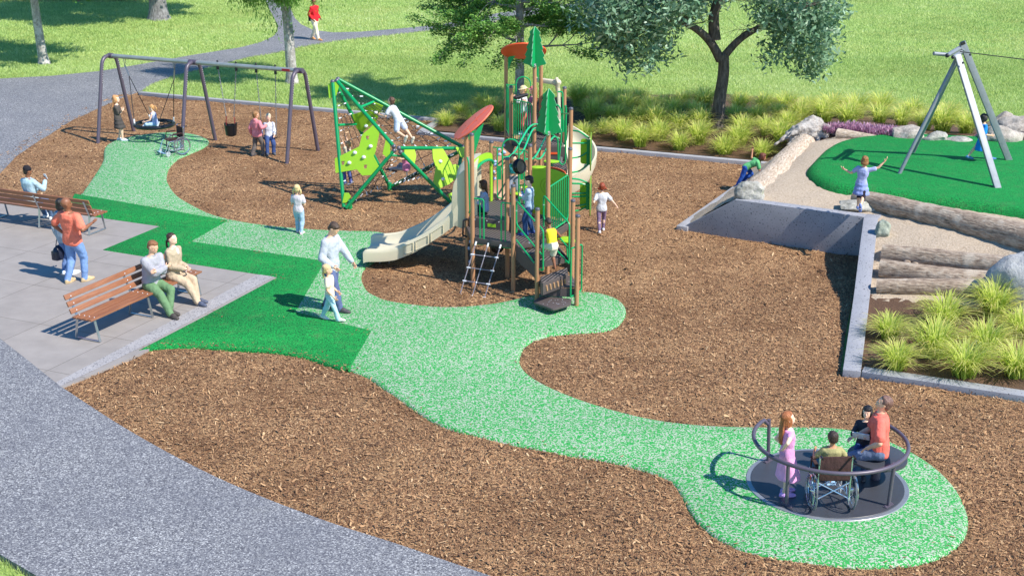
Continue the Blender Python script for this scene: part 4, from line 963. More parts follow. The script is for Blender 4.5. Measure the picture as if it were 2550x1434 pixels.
# --- front lower decks
zA, zB, zC = 1.22, 1.02, .98
deck(['p1a', 'p2b', 'p4', 'p3'], zA); deck(['p1a', 'p1b', 'p2', 'p2b'], zB); deck(['p2', 'p6', 'p8b', 'p4', 'p2b'], zC)
def riser(a, b, z0, z1, win=None):
    mb = MB(); a, b = V(a), V(b); d = (b - a).normalized(); mb.bar(a + d * .05 + V((0, 0, (z0 + z1) / 2)), b - d * .05 + V((0, 0, (z0 + z1) / 2)), .02, z1 - z0); o = mb.obj('riser', M_dark, tw)
    n = V((d.y, -d.x, 0)); n = n if n.y < 0 else -n; m2 = MB(); c = a.lerp(b, .62) + V((0, 0, (z0 + z1) / 2 - .02)) + n * .014; m2.bar(c - d * .09, c + d * .09, .006, (z1 - z0) * .35); m2.obj('riser_slot', M_lime, o)
    m3 = MB(); bolts(m3, [a.lerp(b, t_) + V((0, 0, z1 - .03)) + n * .014 for t_ in (.2, .5, .8)], .01); m3.obj('bolt', M_white, o)
riser(pp('p1a', 0) + V((.0, -.04, 0)), pp('p2b', 0) + V((0, -.04, 0)), zB, zA); riser(pp('p2b', 0) + V((.04, 0, 0)), pp('p4', 0) + V((.03, -.03, 0)), zC, zA)
# narrow entry rails at the rope ladder
def loop_rail(p, dirv, w, z0, z1, name='entry_rail'):
    p = V(p); d = V(dirv).normalized(); mb = MB(); q = lambda s, z: p + d * s + V((0, 0, z))
    mb.tube(bend([q(.0, z0), q(w, z0), q(w, z1), q(0, z1)], .05, 4), .016, 8); mb.cyl(q(w * .6, z0), q(w * .6, z1), .014, seg=6); return mb.obj(name, M_grn, tw)
dBF = (pp('p2', 0) - pp('p1b', 0)).normalized()
loop_rail(pp('p1b', 0) + dBF * .04, dBF, .21, zB - .12, zB + .82); loop_rail(pp('p2', 0) - dBF * .04, -dBF, .22, zB - .12, zB + .80)
# rope ladder from deck B
mb = MB(); kn = MB(); fo = V((dBF.y, -dBF.x, 0)); fo = fo if fo.y < 0 else -fo
tops = [pp('p1b', zB - .06) + dBF * (.10 + .27 * i) + fo * .04 for i in range(3)]; bots = [q + fo * .55 - dBF * .12 + V((0, 0, -zB + .03)) for q in tops]
for a, b in zip(tops, bots): mb.tube([a, b], .011, 6); kn.cyl(a, a.lerp(b, .07), .02, seg=8)
for j in range(4):
    t_ = .24 + j * .245; row = [a.lerp(b, t_) for a, b in zip(tops, bots)]; mb.tube([row[0], row[2]], .010, 6)
    for i, q in enumerate(row):
        if i == 1: kn.ell(q, .018, nu=8, nv=6)
        else: s = dBF * (.05 if i == 0 else -.05); kn.cyl(q - dBF * .03 if i == 0 else q + dBF * .03, q + s, .015, seg=8)
mb.add(kn.v, kn.f, 1); o = mb.obj('rope_ladder', [paint('grey_rope', '7C7884', .8), M_white], tw)
# --- stair, landing and transfer steps
sA, sB = pp('p2', 0), pp('p6', 0); eA, eB = pp('p11', 0), pp('p9', 0)
def step(pts, z, front=True):
    mb = MB(); mb.slab([V((q[0], q[1], z - .02)) for q in pts], (0, 0, 1), .04); return mb.obj('stair_tread', M_deck, tw, bevel=.008)
lA = V((.53, 26.42, 0)); lB = V((1.13, 26.75, 0))         # back corners of the box tread
nst = 3
for i in range(1, nst):
    t0, t1 = (i - 1) / nst * .75 + .18, i / nst * .75 + .25; a0, a1 = sA.lerp(lA, t0), sA.lerp(lA, t1 + .12); b0, b1 = sB.lerp(lB, t0), sB.lerp(lB, t1 + .12); z = zC + (.62 - zC) * i / nst
    step([a0, b0, b1, a1], z); mb = MB(); mb.bar(a1 + V((0, 0, z - .075)), b1 + V((0, 0, z - .075)), .015, .13); mb.obj('stair_riser', M_dark, tw)
for a, b in ((sA + V((.06, -.02, 0)), lA + V((-.03, -.1, 0))), (sB + V((.05, 0, 0)), lB + V((.05, -.05, 0)))):
    mb = MB(); n = (b - a).normalized(); mb.slab([a + V((0, 0, zC + .03)), b + V((0, 0, .66)), b + V((0, 0, .40)), a + V((0, 0, zC - .3))], (n.y, -n.x, 0), .02); mb.obj('stringer', M_dark, tw)
bx = [V((.50, 26.52, 0)), V((1.12, 26.8, 0)), V((1.12, 26.12, 0)), V((.56, 25.98, 0))]
bx = [P(1346, 672, .62), P(1412, 655, .62), P(1413, 683, .60), P(1350, 706, .60)]; bx = [V((q.x, q.y, 0)) for q in bx]; bx[0] = V((bx[3].x - .02, bx[3].y + .36, 0)); bx[1] = V((bx[2].x + .0, bx[2].y + .38, 0))
step(bx, .62); a, b = bx[3], bx[2]; d = (b - a).normalized(); n = V((d.y, -d.x, 0)); n = n if n.y < 0 else -n
mb = MB(); mb.bar(a + n * .012 + V((0, 0, .49)), b + n * .012 + V((0, 0, .49)), .02, .25); o = mb.obj('box_front', M_dark, tw, bevel=.01)
mb = MB()
for i in range(6):
    c = a.lerp(b, .14 + .145 * i) + n * .025 + V((0, 0, .49)); mb.tube([c + d * .012 + V((0, 0, -.055)), c - d * .012 + V((0, 0, .055))], .022, 8)
mb.obj('slot', paint('tan_slot', 'B08864', .8), o)
for q, r_ in ((bx[0], bx[3]), (bx[1], bx[2])): mb = MB(); mb.bar(q + V((0, 0, .49)), r_ + V((0, 0, .49)), .02, .25); mb.obj('box_side', M_dark, tw)
pl = [P(1346, 703, .38), P(1416, 692, .40), P(1445, 716, .38), P(1443, 728, .36), P(1351, 712, .38)]; pl = [(posts['p11'].x - .0, 26.3), (1.02, 26.62), (posts['p9'].x, 26.6), (posts['p10'].x + .02, 25.92), (posts['p11'].x + .06, 25.98)]
mb = MB(); mb.slab([V((x, y, .39)) for x, y in pl], (0, 0, 1), .04); o = mb.obj('landing', M_dark, tw, bevel=.01)
mb = MB(); rs_ = random.Random(3)
for i in range(16): q = V((pl[0][0] + .12, 26.1, .41)).lerp(V((1.2, 26.15, .41)), rs_.random()) + V((0, rs_.uniform(-.1, .25), 0)); mb.ell(q, (.01, .01, .006), nu=6, nv=4)
mb.obj('stud', M_stud, o)
mb = MB(); mb.slab([V((pl[4][0], pl[4][1], .37)), V((pl[3][0] - .03, pl[3][1] - .02, .37)), V((pl[3][0] - .03, pl[3][1] - .02, .2)), V((pl[4][0], pl[4][1], .2))], (.1, 1, 0), .02); mb.obj('box_front', M_dark, tw)
ls = [P(1326, 751, .19), P(1347, 737, .19), P(1424, 744, .19), P(1422, 756, .19), P(1384, 768, .19), P(1375, 769, .19)]
lsr = round_poly([(q.x, q.y) for q in ls], .07); mb = MB(); mb.slab([V((x, y, .17)) for x, y in lsr], (0, 0, 1), .045); o = mb.obj('lower_step', M_dark, tw, bevel=.01)
mb = MB()
for i in range(18): c = sum(ls, V()) / 6; q = c + V((rs_.uniform(-.28, .24), rs_.uniform(-.14, .18), .006)); mb.ell(q, (.01, .01, .006), nu=6, nv=4)
mb.obj('stud', M_stud, o); mb = MB(); mb.cyl((c.x, c.y, -.05), (c.x, c.y, .15), .06); mb.obj('step_leg', M_grn, o)
def handrail(p, q, z0, z1, ln, r=.0175):
    p, q = V(p), V(q); mb = MB()
    mb.tube(bend([p + V((0, 0, z0 - .75 + .1)), p + V((0, 0, z0)), q + V((0, 0, z1)), q + V((0, 0, z1 - ln)), q + V((0, 0, z1 - ln)) - (q - p).normalized() * .12], .07, 5), r, 8)
    mb.tube(bend([p + V((0, 0, z0 - .42)), p + (q - p) * .04 + V((0, 0, z0 - .5)), q + V((0, 0, z1 - .52))], .05), .015, 8)
    o = mb.obj('handrail', M_grn, tw); m2 = MB(); bolts(m2, [p + V((0, 0, z0 - .2)), p.lerp(q, .5) + V((0, -.02, (z0 + z1) / 2 - .55))], .02); m2.obj('bolt', M_white, o); return o
hr0 = PY(1286, 500, 26.75); hr1 = PY(1353, 574, 25.98); handrail((hr0.x, 26.75, 0), (hr1.x, 25.98, 0), hr0.z, hr1.z, .82)
hr2 = PY(1354, 486, 27.25); hr3 = PY(1418, 557, 26.6); handrail((hr2.x, 27.25, 0), (hr3.x, 26.6, 0), hr2.z, hr3.z, .82)
# lower sections of the stair rails
for u0, v0, Y0, u1, v1, Y1 in ((1286, 598, 26.75, 1331, 655, 26.1), (1383, 620, 26.9, 1417, 656, 26.55)): mb = MB(); mb.tube([PY(u0, v0, Y0), PY(u1, v1, Y1)], .0165, 8); mb.obj('handrail', M_grn, tw)
d = (pp('p10', 0) - pp('p9', 0)).normalized()
mb = MB(); c0 = pp('p10', 0) + V((.05, 0, 0)); q = lambda s, z: c0 + V((.04, .0, 0)) + V((-.14 if s else .12, .2 if s else .35, 0)) + V((0, 0, z))
a_ = PY(1420, 640, 26.15); b_ = PY(1448, 632, 26.2)
mb.tube(bend([V((a_.x, 25.78, 1.22)), V((b_.x, 26.0, 1.24)), V((b_.x, 26.0, .30)), V((a_.x, 25.78, .24))], .05, 5) + [V((a_.x, 25.78, .26)), V((a_.x, 25.78, 1.2))], .0165, 8); mb.obj('entry_rail', M_grn, tw)
# --- guard with bars on deck C, lime activity panel
guard(pp('p6', 0) + V((0, .02, 0)), pp('p8b', 0), zC + .08, 2.02, 9, slope=.02)
mb = MB(); a, b = pp('p4', 0), pp('p8b', 0); d = (b - a).normalized(); w = (b - a).length
arc = [(.06 + (w - .12) * t_, 1.03 + .07 * math.sin(math.pi * t_)) for t_ in [i / 12 for i in range(13)]]
mb.prism([(w - .06, .08), (.06, .08)] + arc, a + V((0, 0, zC)), d, (0, 0, 1), .02); pn = mb.obj('activity_panel', M_lime, tw)
nfp = V((d.y, -d.x, 0)); nfp = nfp if nfp.y < 0 else -nfp
mb = MB(); cc = a.lerp(b, .45) + V((0, 0, zC + .72)) + nfp * .013
for r1_, sx in ((.17, 1), (.11, .8)): mb.tube([cc + d * math.cos(x) * r1_ * sx + V((0, 0, math.sin(x) * r1_)) for x in [i * .314 for i in range(20)]], .004, 4, closed=True)
mb.obj('panel_groove', paint('groove_green', '78A020', .5), pn)
mb = MB(); arc2 = [(.3 * math.cos(x), .1 * math.sin(x)) for x in [i * math.pi / 10 for i in range(11)]]; mb.prism(arc2, a.lerp(b, .6) + V((0, .1, 2.0)), d, (0, 0, 1), .02); mb.obj('panel', M_orange, tw)
# --- double slide on deck A
a, b = pp('p1a', 0), pp('p3', 0); sx = V((-1, .05, 0)).normalized(); wdir = (b - a).normalized(); c0 = a.lerp(b, .5); W2 = 1.12 / 2
yd = V((sx.y, -sx.x, 0)); yd = yd if yd.y > 0 else -yd     # across the slide, away from the viewer
path = [(.02, zA, .62), (.18, zA - .01, .60), (.40, zA - .10, .42), (.62, zA - .26, .24), (.95, zA - .50, .21), (1.25, zA - .70, .21), (1.5, .40, .21), (1.75, .30, .20), (2.05, .26, .19), (2.33, .25, .19), (2.42, .22, .16)]
cs = catmull([V(p) for p in path], 4, False); rings = []
for q in cs:
    x, z, h = q.x, q.y, q.z; o0 = c0 + sx * x; t = .035; dv = .5 * h if x > .5 else .02
    prof = [(-W2 - .05, -.07), (-W2 - .06, h * .6), (-W2 - .05, h - .01), (-W2 - .02, h + .015), (-W2 + .03, h - .01), (-W2 + .06, h * .35), (-W2 + .12, .02), (-.10, .0), (-.045, dv * .7), (-.02, dv), (.02, dv), (.045, dv * .7), (.10, .0),
            (W2 - .12, .02), (W2 - .06, h * .35), (W2 - .03, h - .01), (W2 + .02, h + .015), (W2 + .05, h - .01), (W2 + .06, h * .6), (W2 + .05, -.07), (W2 - .1, -.09), (-W2 + .1, -.09)]
    rings.append([o0 + yd * p + V((0, 0, z + r)) for p, r in prof])
mb = MB(); mb.loft(rings); sld = mb.obj('slide', M_tan, tw, smooth=48)
# moulded recesses on the near wall
for x0, x1 in ((.72, .98), (1.04, 1.30), (1.36, 1.56)):
    f = lambda x: next(q for q in cs if q.x >= x)
    p, q = f(x0), f(x1); mb = MB(); 
    oo = c0 - yd * (W2 + .064)
    m = MB(); A0, A1 = oo + sx * x0, oo + sx * x1; fr_ = [A0 + V((0, 0, p.y + .17)), A1 + V((0, 0, q.y + .17)), A1 + V((0, 0, q.y - .02)), A0 + V((0, 0, p.y - .02))]
    m.tube(fr_, .013, 6, closed=True); m.obj('moulded_rib', M_tan, sld)
# hood
hood = []
for t_ in np.linspace(0, 1, 9):
    x = .36 - .36 * t_; zt = .50 + .56 * math.sin(t_ * 1.35); hood.append((x, zt))
for s in (-1, 1):
    o0 = c0 + yd * s * (W2 + .03); pts = [(.0, -.12), (.34, -.28), (.5, -.22), (.54, .1), (.53, .45), (.49, .68), (.41, .84), (.28, .96), (.14, 1.03), (0, 1.05)]
    mb = MB(); mb.prism(pts, o0 + V((0, 0, zA)), sx, (0, 0, 1), .045); mb.obj('slide_cheek', M_tan, sld, bevel=.018)
mb = MB(); rings = []
for t_ in np.linspace(0, 1, 7):
    x = .44 * (1 - t_); z = .78 + .26 * math.sin(t_ * math.pi / 2); rings.append([c0 + sx * x + yd * y_ + V((0, 0, zA + z + dz_)) for y_, dz_ in ((-W2 - .04, .0), (-W2 * .4, .08), (W2 * .4, .08), (W2 + .04, 0), (W2 + .04, -.04), (W2 * .4, .04), (-W2 * .4, .04), (-W2 - .04, -.04))])
mb.loft(rings); mb.obj('slide_canopy', M_tan, sld, smooth=60)
for s, hgt in ((1, 1.12), (-1, 1.02)):      # lime entrance frame
    pass
mb = MB(); o0 = c0 - sx * .03 + V((0, 0, zA)); wfull = (b - a).length / 2 - .05; arc = [(wfull * math.cos(x), .98 + .16 * math.sin(x)) for x in [i * math.pi / 14 for i in range(15)]]; arc_in = [((wfull - .1) * math.cos(x), .88 + .13 * math.sin(x)) for x in [math.pi - i * math.pi / 14 for i in range(15)]]
pts = [(wfull, 0)] + arc + [(-wfull, 0), (-wfull + .1, 0)] + arc_in + [(wfull - .1, 0)]
bm = bmesh.new(); P3 = [o0 + wdir * x + V((0, 0, z)) for x, z in pts]; tr = tessellate_polygon([P3]); nn = V((wdir.y, -wdir.x, 0)) * .014; T = [bm.verts.new(q + nn - tw.location) for q in P3]; B = [bm.verts.new(q - nn - tw.location) for q in P3]
for t3 in tr: bm.faces.new([T[i] for i in t3]); bm.faces.new([B[i] for i in reversed(t3)])
for i in range(len(P3)): j = (i + 1) % len(P3); bm.faces.new((T[i], T[j], B[j], B[i]))
bmesh.ops.recalc_face_normals(bm, faces=bm.faces); me = bpy.data.meshes.new('entrance_frame'); bm.to_mesh(me); bm.free(); me.materials.append(M_lime); link('entrance_frame', me, tw)
mb = MB(); rr2 = wfull - .1; mb.tube([o0 + nn * 3 * 0 - sx * .06 + wdir * (rr2 * math.cos(x)) + V((0, 0, .84 + .16 * math.sin(x))) for x in [i * math.pi / 10 for i in range(11)]], .03, 8); mb.obj('entrance_rail', M_grn, tw)
for x in (2.15, 1.95): mb = MB(); q = c0 + sx * x; mb.cyl((q.x, q.y - .12, -.05), (q.x, q.y - .12, .2), .018); mb.cyl((q.x, q.y + .12, -.05), (q.x, q.y + .12, .2), .018); mb.box((q.x, q.y, .17), (.22, .34, .06)); mb.obj('slide_leg', M_steel, sld)
# --- leaf roof on the two front left posts
def leaf_disc(name, c, n, rx, ry, mat, updir, th=.03):
    n = V(n).normalized(); uy = V(updir); uy = (uy - n * uy.dot(n)).normalized(); ux = uy.cross(n); pts = []
    for i in range(48):
        x = 2 * math.pi * i / 48; r = 1.0
        if abs((x + math.pi / 2 + math.pi) % (2 * math.pi) - math.pi) < .42: r *= .93 + .05 * math.sin(x * 22)
        pts.append((rx * r * math.cos(x), ry * r * math.sin(x)))
    mb = MB(); mb.prism(pts, c, ux, uy, th); o = mb.obj(name, mat, tw, bevel=.008)
    m2 = MB(); m2.tube([V(c) + n * (th / 2 + .003) + ux * (rx * .5 * (t_ - .4)) + uy * (ry * (.9 - 1.5 * t_)) for t_ in [i / 8 for i in range(9)]], .006, 5); bolts(m2, [V(c) + n * (th / 2) + ux * x + uy * y for x, y in ((.12, .1), (-.12, .1), (.12, -.15), (-.12, -.15))], .014); m2.obj('leaf_vein', paint('coral_groove', 'C8583C', .5) if mat is M_salmon else M_steel, o); return o
lc = PY(1178, 306, 27.65); leaf_disc('leaf_roof', lc, (-.62, -.13, .77), .40, .52, M_salmon, (.75, .1, .66))
mb = MB(); q = pp('p1b', posts['p1b'].z); mb.slab([q + V((.05, 0, .02)), q + V((.05, 0, -.42)), q + V((.14, 0, -.12)), q + V((.24, 0, .22)), q + V((.14, 0, .14))], (0, 1, 0), .02); mb.obj('roof_bracket', M_dkgrn, tw)
for k in ('p1a',): mb = MB(); q = pp(k, posts[k].z); mb.slab([q + V((-.05, 0, -.08)), q + V((.08, 0, -.08)), q + V((.2, 0, .12)), q + V((.05, 0, .06))], (0, 1, 0), .02); mb.obj('roof_bracket', M_dkgrn, tw)
# tall vertical handle at p1a
mb = MB(); q0 = PY(1163, 395, 27.9); q1 = PY(1168, 530, 27.9); mb.tube(bend([q0 + V((-.0, 0, .03)), q0 + V((.03, -.03, -.06)), q1 + V((.02, -.03, .05)), q1], .04), .018, 8); mb.obj('grab_handle', M_grn, tw)
mb = MB(); q0 = PY(1165, 545, 28.0); q1 = PY(1163, 590, 28.0); mb.tube(bend([q0, q0 + V((-.09, 0, -.03)), q1 + V((-.09, 0, .03)), q1], .03), .02, 8); mb.obj('grab_handle', M_black, tw)
# climbing strap with white holds on the left
mb = MB(); q0 = PY(1166, 592, 28.05); q1 = PY(1172, 676, 27.9); mb.bar(q0, q1, .05, .03); o = mb.obj('climbing_strap', M_black, tw)
for i in range(5): mb = MB(); mb.ell(q0.lerp(q1, .1 + i * .2) + V((.0 if i % 2 else .04, -.03, 0)), (.03, .02, .04), nu=8, nv=6); mb.obj('climbing_hold', M_hold, o)
# --- arch gate between p3 and p4 and the two side hoops
def hoop(cx0, cx1, Y, z0, zt, r=.0175, name='arch_rail'):
    w = (cx1 - cx0) / 2; c = (cx0 + cx1) / 2; mb = MB(); pts = [V((cx0, Y, z0)), V((cx0, Y, zt - w))] + [V((c - w * math.cos(x), Y, zt - w + w * math.sin(x))) for x in [i * math.pi / 10 for i in range(1, 10)]] + [V((cx1, Y, zt - w)), V((cx1, Y, z0))]
    mb.tube(pts, r, 8); return mb.obj(name, M_grn, tw)
gy = 29.3; g0 = PY(1251, 420, gy).x; g1 = PY(1292, 420, gy).x; hoop(g0, g1, gy, zA + .02, PY(1270, 347, gy).z)
for u0, u1, v0 in ((1238, 1250, 368), (1306, 1293, 375)):
    a_ = PY(u0, v0, gy); b_ = PY(u1, v0, gy); mb = MB(); mb.tube(bend([V((b_.x, gy, a_.z)), V((a_.x, gy, a_.z)), V((a_.x, gy, zA + .07)), V((b_.x, gy, zA + .05))], .06), .015, 8)
    mb.cyl((a_.x, gy, a_.z), (posts['p3'].x if u0 < 1270 else posts['p4'].x, posts['p3'].y if u0 < 1270 else posts['p4'].y, a_.z), .014, seg=6); o = mb.obj('side_hoop', M_grn, tw)
    m2 = MB(); m2.box(((a_.x + b_.x) / 2, gy, zA + .62), (.07, .025, .3)); m2.obj('hoop_plate', M_dkgrn, o)
# --- twin curved bridge rails up to the tall deck
for (u0, v0, u1, v1, Ya, Yb) in ((1252, 392, 1341, 310, 29.4, 31.9), (1284, 383, 1341, 322, 29.6, 31.9), (1310, 396, 1384, 332, 29.3, 31.7), (1330, 392, 1392, 345, 29.4, 31.7)):
    a_ = PY(u0, v0, Ya); b_ = PY(u1, v1, Yb); mb = MB(); n = 12
    mb.tube([a_.lerp(b_, i / n) + V((0, 0, .13 * math.sin(2 * math.pi * (i / n - .5)) * 1.0)) for i in range(n + 1)], .02, 8); mb.obj('climber_rail', paint('light_green_rail', '20B47C', .3, 0, .04), tw)
# lime stepping pods between the two towers
for u, v, Y, z in ((1341, 417, 29.75, 1.36), (1373, 402, 30.1, 1.52), (1299, 464, 29.9, .95), (1290, 482, 29.6, .9), (1407, 594, 27.9, .75), (1416, 600, 27.6, .55)):
    q = PY(u, v, Y); n = 14; pts = [((.17 + .02 * math.sin(i * 2.6)) * math.cos(2 * math.pi * i / n), (.12 + .012 * math.sin(i * 3.1)) * math.sin(2 * math.pi * i / n)) for i in range(n)]
    mb = MB(); mb.prism(pts, q, (1, 0, 0), (0, 1, 0), .03); o = mb.obj('stepping_pod', M_lime, tw, bevel=.008); mb = MB(); mb.tube(bend([q - V((0, 0, .02)), q + V((.05, .02, -.25)), V((q.x + .05, q.y + .02, max(-.05, q.z - .9)))], .08), .018, 8); mb.obj('pod_stem', M_grn, o)
# ribbed black wheels
for u, v, Y in ((1293, 415, 27.75), (1238, 612, 27.7)):
    q = PY(u, v, Y); mb = MB()
    wx = V((.72, -.66, .2)).normalized(); wy, wz, _ = fr(wx)
    for i in range(5): mb.tube([q + wx * (-.05 + i * .026) + wy * math.cos(x) * (.13 + .01 * (i % 2)) + wz * math.sin(x) * (.13 + .01 * (i % 2)) for x in [k * math.pi / 9 for k in range(18)]], .018, 6, closed=True)
    mb.cyl(q - wx * .05, q + wx * .05, .12, seg=18); o = mb.obj('ribbed_wheel', M_rub, tw); mb = MB(); mb.cyl(q + V((-.18, .0, .02)), q - V((.05, 0, 0)), .03); mb.obj('wheel_bracket', M_dkgrn, o)
# --- tall deck
zD = 1.83; xE = posts['p8'].x; deck(['p12', 'p13', 'p5', (xE - .05, 32.15), 'p8', 'p14'], zD)
deck([(posts['p5'].x + .25, 31.95), (posts['p5'].x + .30, 31.1), (xE + .02, 31.1), (xE, 32.0)], 1.48)
mb = MB(); mb.slab([V((.82, 31.9, zD - .02)), V((1.24, 31.9, zD - .02)), V((1.24, 31.9, 1.5)), V((.82, 31.9, 1.5))], (0, 1, 0), .025); o = mb.obj('riser', M_dark, tw)
mb = MB(); mb.box((.98, 31.88, 1.66), (.17, .02, .045)); mb.obj('riser_slot', M_orange, o)
guard(pp('p13', 0), pp('p5', 0), zD + .05, zD + .98, 8, slope=-.0); guard(pp('p12', 0), pp('p13', 0), zD + .05, zD + 1.15, 6)
guard(pp('p14', 0), V((posts['p8'].x - .28, 33.0, 0)), zD + .05, zD + .95, 7, slope=.1)
hy = 33.3; h0 = PY(1285, 240, hy).x; h1 = PY(1321, 240, hy).x; hoop(h0, h1, hy, zD, PY(1302, 192, hy).z)
mb = MB(); a_ = PY(1262, 212, hy); mb.cyl(a_, (h0, hy, a_.z), .014, seg=6); mb.cyl((h0 - .1, hy, a_.z), (h0 - .1, hy, zD), .014, seg=6); mb.obj('side_hoop', M_grn, tw)
for u, v0, v1, Y in ((1264, 212, 330, 33.5), (1408, 265, 390, 32.2)):
    a_ = PY(u, v0, Y); b_ = PY(u, v1, Y); mb = MB(); mb.tube([a_, V((a_.x, Y, b_.z))], .02, 8); bolts(mb, [a_, V((a_.x, Y, b_.z))], .028); mb.obj('grab_handle', M_grn, tw)
# green loops on the right of the tall deck
for pts in ([(1389, 229), (1401, 229), (1402, 330), (1390, 330)], [(1381, 262), (1390, 262), (1398, 275), (1398, 340), (1392, 400), (1380, 408), (1370, 402)], [(1375, 335), (1389, 345), (1390, 400), (1400, 412), (1408, 405), (1410, 268)]):
    mb = MB(); mb.tube(bend([PY(u, v, 31.3) for u, v in pts], .12, 5), .018, 8); mb.obj('side_hoop', M_grn, tw)
mb = MB(); mb.tube([PY(1397, 282, 31.6), PY(1418, 284, 30.1)], .016, 8); mb.obj('rail_bar', M_grn, tw)
mb = MB(); q = PY(1402, 314, 31.4); mb.box(q, (.06, .03, .28)); mb.obj('hoop_plate', M_dkgrn, tw)
# telescope on the tall deck guard
q = PY(1299, 240, 32.75); mb = MB(); mb.cyl(q + V((-.14, -.03, -.03)), q + V((.12, .03, .03)), .05, .042); mb.ell(q + V((-.14, -.03, -.03)), .05); mb.ell(q + V((.12, .03, .03)), .042); o = mb.obj('telescope', M_black, tw); mb = MB(); mb.cyl(q, V((q.x, q.y, zD + .9)), .02); mb.tube([V((q.x, q.y, zD + .95)) + V((0, .06 * math.cos(x), .12 * math.sin(x) - .1)) for x in [i * .5 for i in range(7)]], .014); mb.obj('telescope_mount', M_black, o)
# orange roof
rc = PY(1304, 128, 33.3); leaf_disc('leaf_roof', rc, (.0, .50, .87), .54, .52, M_orange, (0, -1, .3), .035)
for k, s in (('p12', 1), ('p14', -1)):
    q = pp(k, posts[k].z); mb = MB(); mb.slab([q + V((.05 * s, -.02, -.1)), q + V((.05 * s, -.02, -.42)), q + V((.12 * s, -.02, -.2)), q + V((.27 * s, -.1, .02)), q + V((.22 * s, -.1, .1))], (0, 1, 0), .02); mb.obj('roof_bracket', M_dkgrn, tw)
# cutout pine trees on top of two posts
def pine(q, h, w, rot):
    prof = [(0, h)]; n = 5; 
    for i in range(n):
        t0 = (i + 1) / n; x = w * (.32 + .68 * t0); z = h * (1 - t0 * .93)
        prof += [(x * .93, z + h * .055), (x, z + h * .025), (x * .985, z + h * .0), (x * (.86 if i < n - 1 else .9), z - h * .02)]
    prof += [(w * .5, h * .02), (w * .3, -.03), (0, h * .02)]
    root_ = None
    for k in range(4):
        a = rot + k * math.pi / 2; d = V((math.cos(a), math.sin(a), 0)); pts = [(max(.004, x), z) for x, z in prof]
        P3 = [V(q) + d * x + V((0, 0, z)) for x, z in pts]; nn = V((-d.y, d.x, 0)) * .009; bm = bmesh.new(); T = [bm.verts.new(p + nn - tw.location) for p in P3]; B = [bm.verts.new(p - nn - tw.location) for p in P3]
        for t3 in tessellate_polygon([P3]): bm.faces.new([T[i] for i in t3]); bm.faces.new([B[i] for i in reversed(t3)])
        for i in range(len(P3)): j = (i + 1) % len(P3); bm.faces.new((T[i], T[j], B[j], B[i])).material_index = 1
        bmesh.ops.recalc_face_normals(bm, faces=bm.faces); me = bpy.data.meshes.new('pine_cutout'); bm.to_mesh(me); bm.free(); me.materials.append(M_dkgrn); me.materials.append(paint('pale_panel_edge', '7CB08C', .6)); o = link('pine_cutout', me, tw)
    mb = MB(); mb.box(V(q) + V((0, -.05, .02)), (.06, .05, .09)); bolts(mb, [V(q) + V((0, -.08, .0)), V(q) + V((0, -.08, .04))], .012); mb.obj('pine_bracket', M_steel, tw, bevel=.006)
pine(posts['p5'] - V((0, 0, .02)), .90, .27, R(-18)); pine(posts['p6'] - V((0, 0, .02)), .90, .27, R(-18))
# --- brown climbing board left of the tall deck
bt = [PY(1262, 343, 32.6), PY(1240, 395, 32.0), PY(1228, 470, 31.2), PY(1226, 500, 31.0)]; bw = V((.30, .12, 0)); mb = MB(); rings = []
for q in catmull(bt, 4, False): rings.append([q, q + bw, q + bw + V((0, .03, .02)), q + V((0, .03, .02))])
mb.loft(rings); o = mb.obj('climbing_board', M_brown, tw)
for i, (u, v) in enumerate([(1242, 372), (1253, 378), (1244, 385), (1256, 380), (1233, 403), (1234, 411), (1229, 428), (1254, 362), (1240, 420), (1231, 445)]):
    t_ = (v - 343) / 127; Yq = 32.6 - 1.4 * t_; mb = MB(); mb.ell(PY(u, v, Yq - .05), (.045, .03, .04), nu=8, nv=6); mb.obj('climbing_hold', M_hold, o)
# --- caterpillar climbers on the right
def flower(Yc, rows, pu, v0, v1, holes, name='leaf_climber'):
    x = PY(pu, (v0 + v1) / 2, Yc).x; zt = PY(pu, v0, Yc).z; zb = PY(pu, v1, Yc).z; zc = (zt + zb) / 2; hh = (zt - zb) / 2
    pts = []
    for i in range(40):
        a = 2 * math.pi * i / 40; pts.append((.36 * math.cos(a) * (1 + .10 * math.cos(3 * a)), hh * math.sin(a)))
    mb = MB(); mb.prism(pts, (x + .03, Yc, zc), (.085, 1, 0), (0, 0, 1), .02); o = mb.obj(name, paint('olive_panel', '7C9C34', .4, 0, .05), tw)
    mb = MB(); mb.prism(round_poly([(-.15, -.28), (.02, -.28), (.02, .28), (-.15, .28)], .06), (x - .05, Yc, zc), (.9, -.3, 0), (0, 0, 1), .02); mb.obj('side_plate', M_lime, o)
    mb = MB(); mb.box((x - .01, Yc - .06, zc), (.11, .05, .56)); bolts(mb, [V((x - .01, Yc - .09, zc + s)) for s in (-.2, 0, .2)], .014); mb.obj('mount_plate', M_dkgrn, o)
    for k, (v, y1, dv) in enumerate(rows):
        a_ = PY(1424, v, y1); b_ = PY(pu - 24, v + dv * .15, Yc - .1); c_ = PY(pu, v + dv, Yc - .05); mb = MB(); mb.tube(bend([a_, b_, c_], .08), .0185, 8); mb.obj('climber_tube', M_grn, tw)
flower(30.2, [(325, 30.3, 20), (357, 30.1, 0), (394, 30.0, -18), (430, 29.9, -24)], 1468, 330, 425, 3)
flower(28.9, [(445, 28.7, 12), (457, 28.5, 4), (490, 28.5, -2), (482, 28.8, -1), (513, 28.9, -6), (526, 28.4, -14)], 1467, 438, 538, 3)
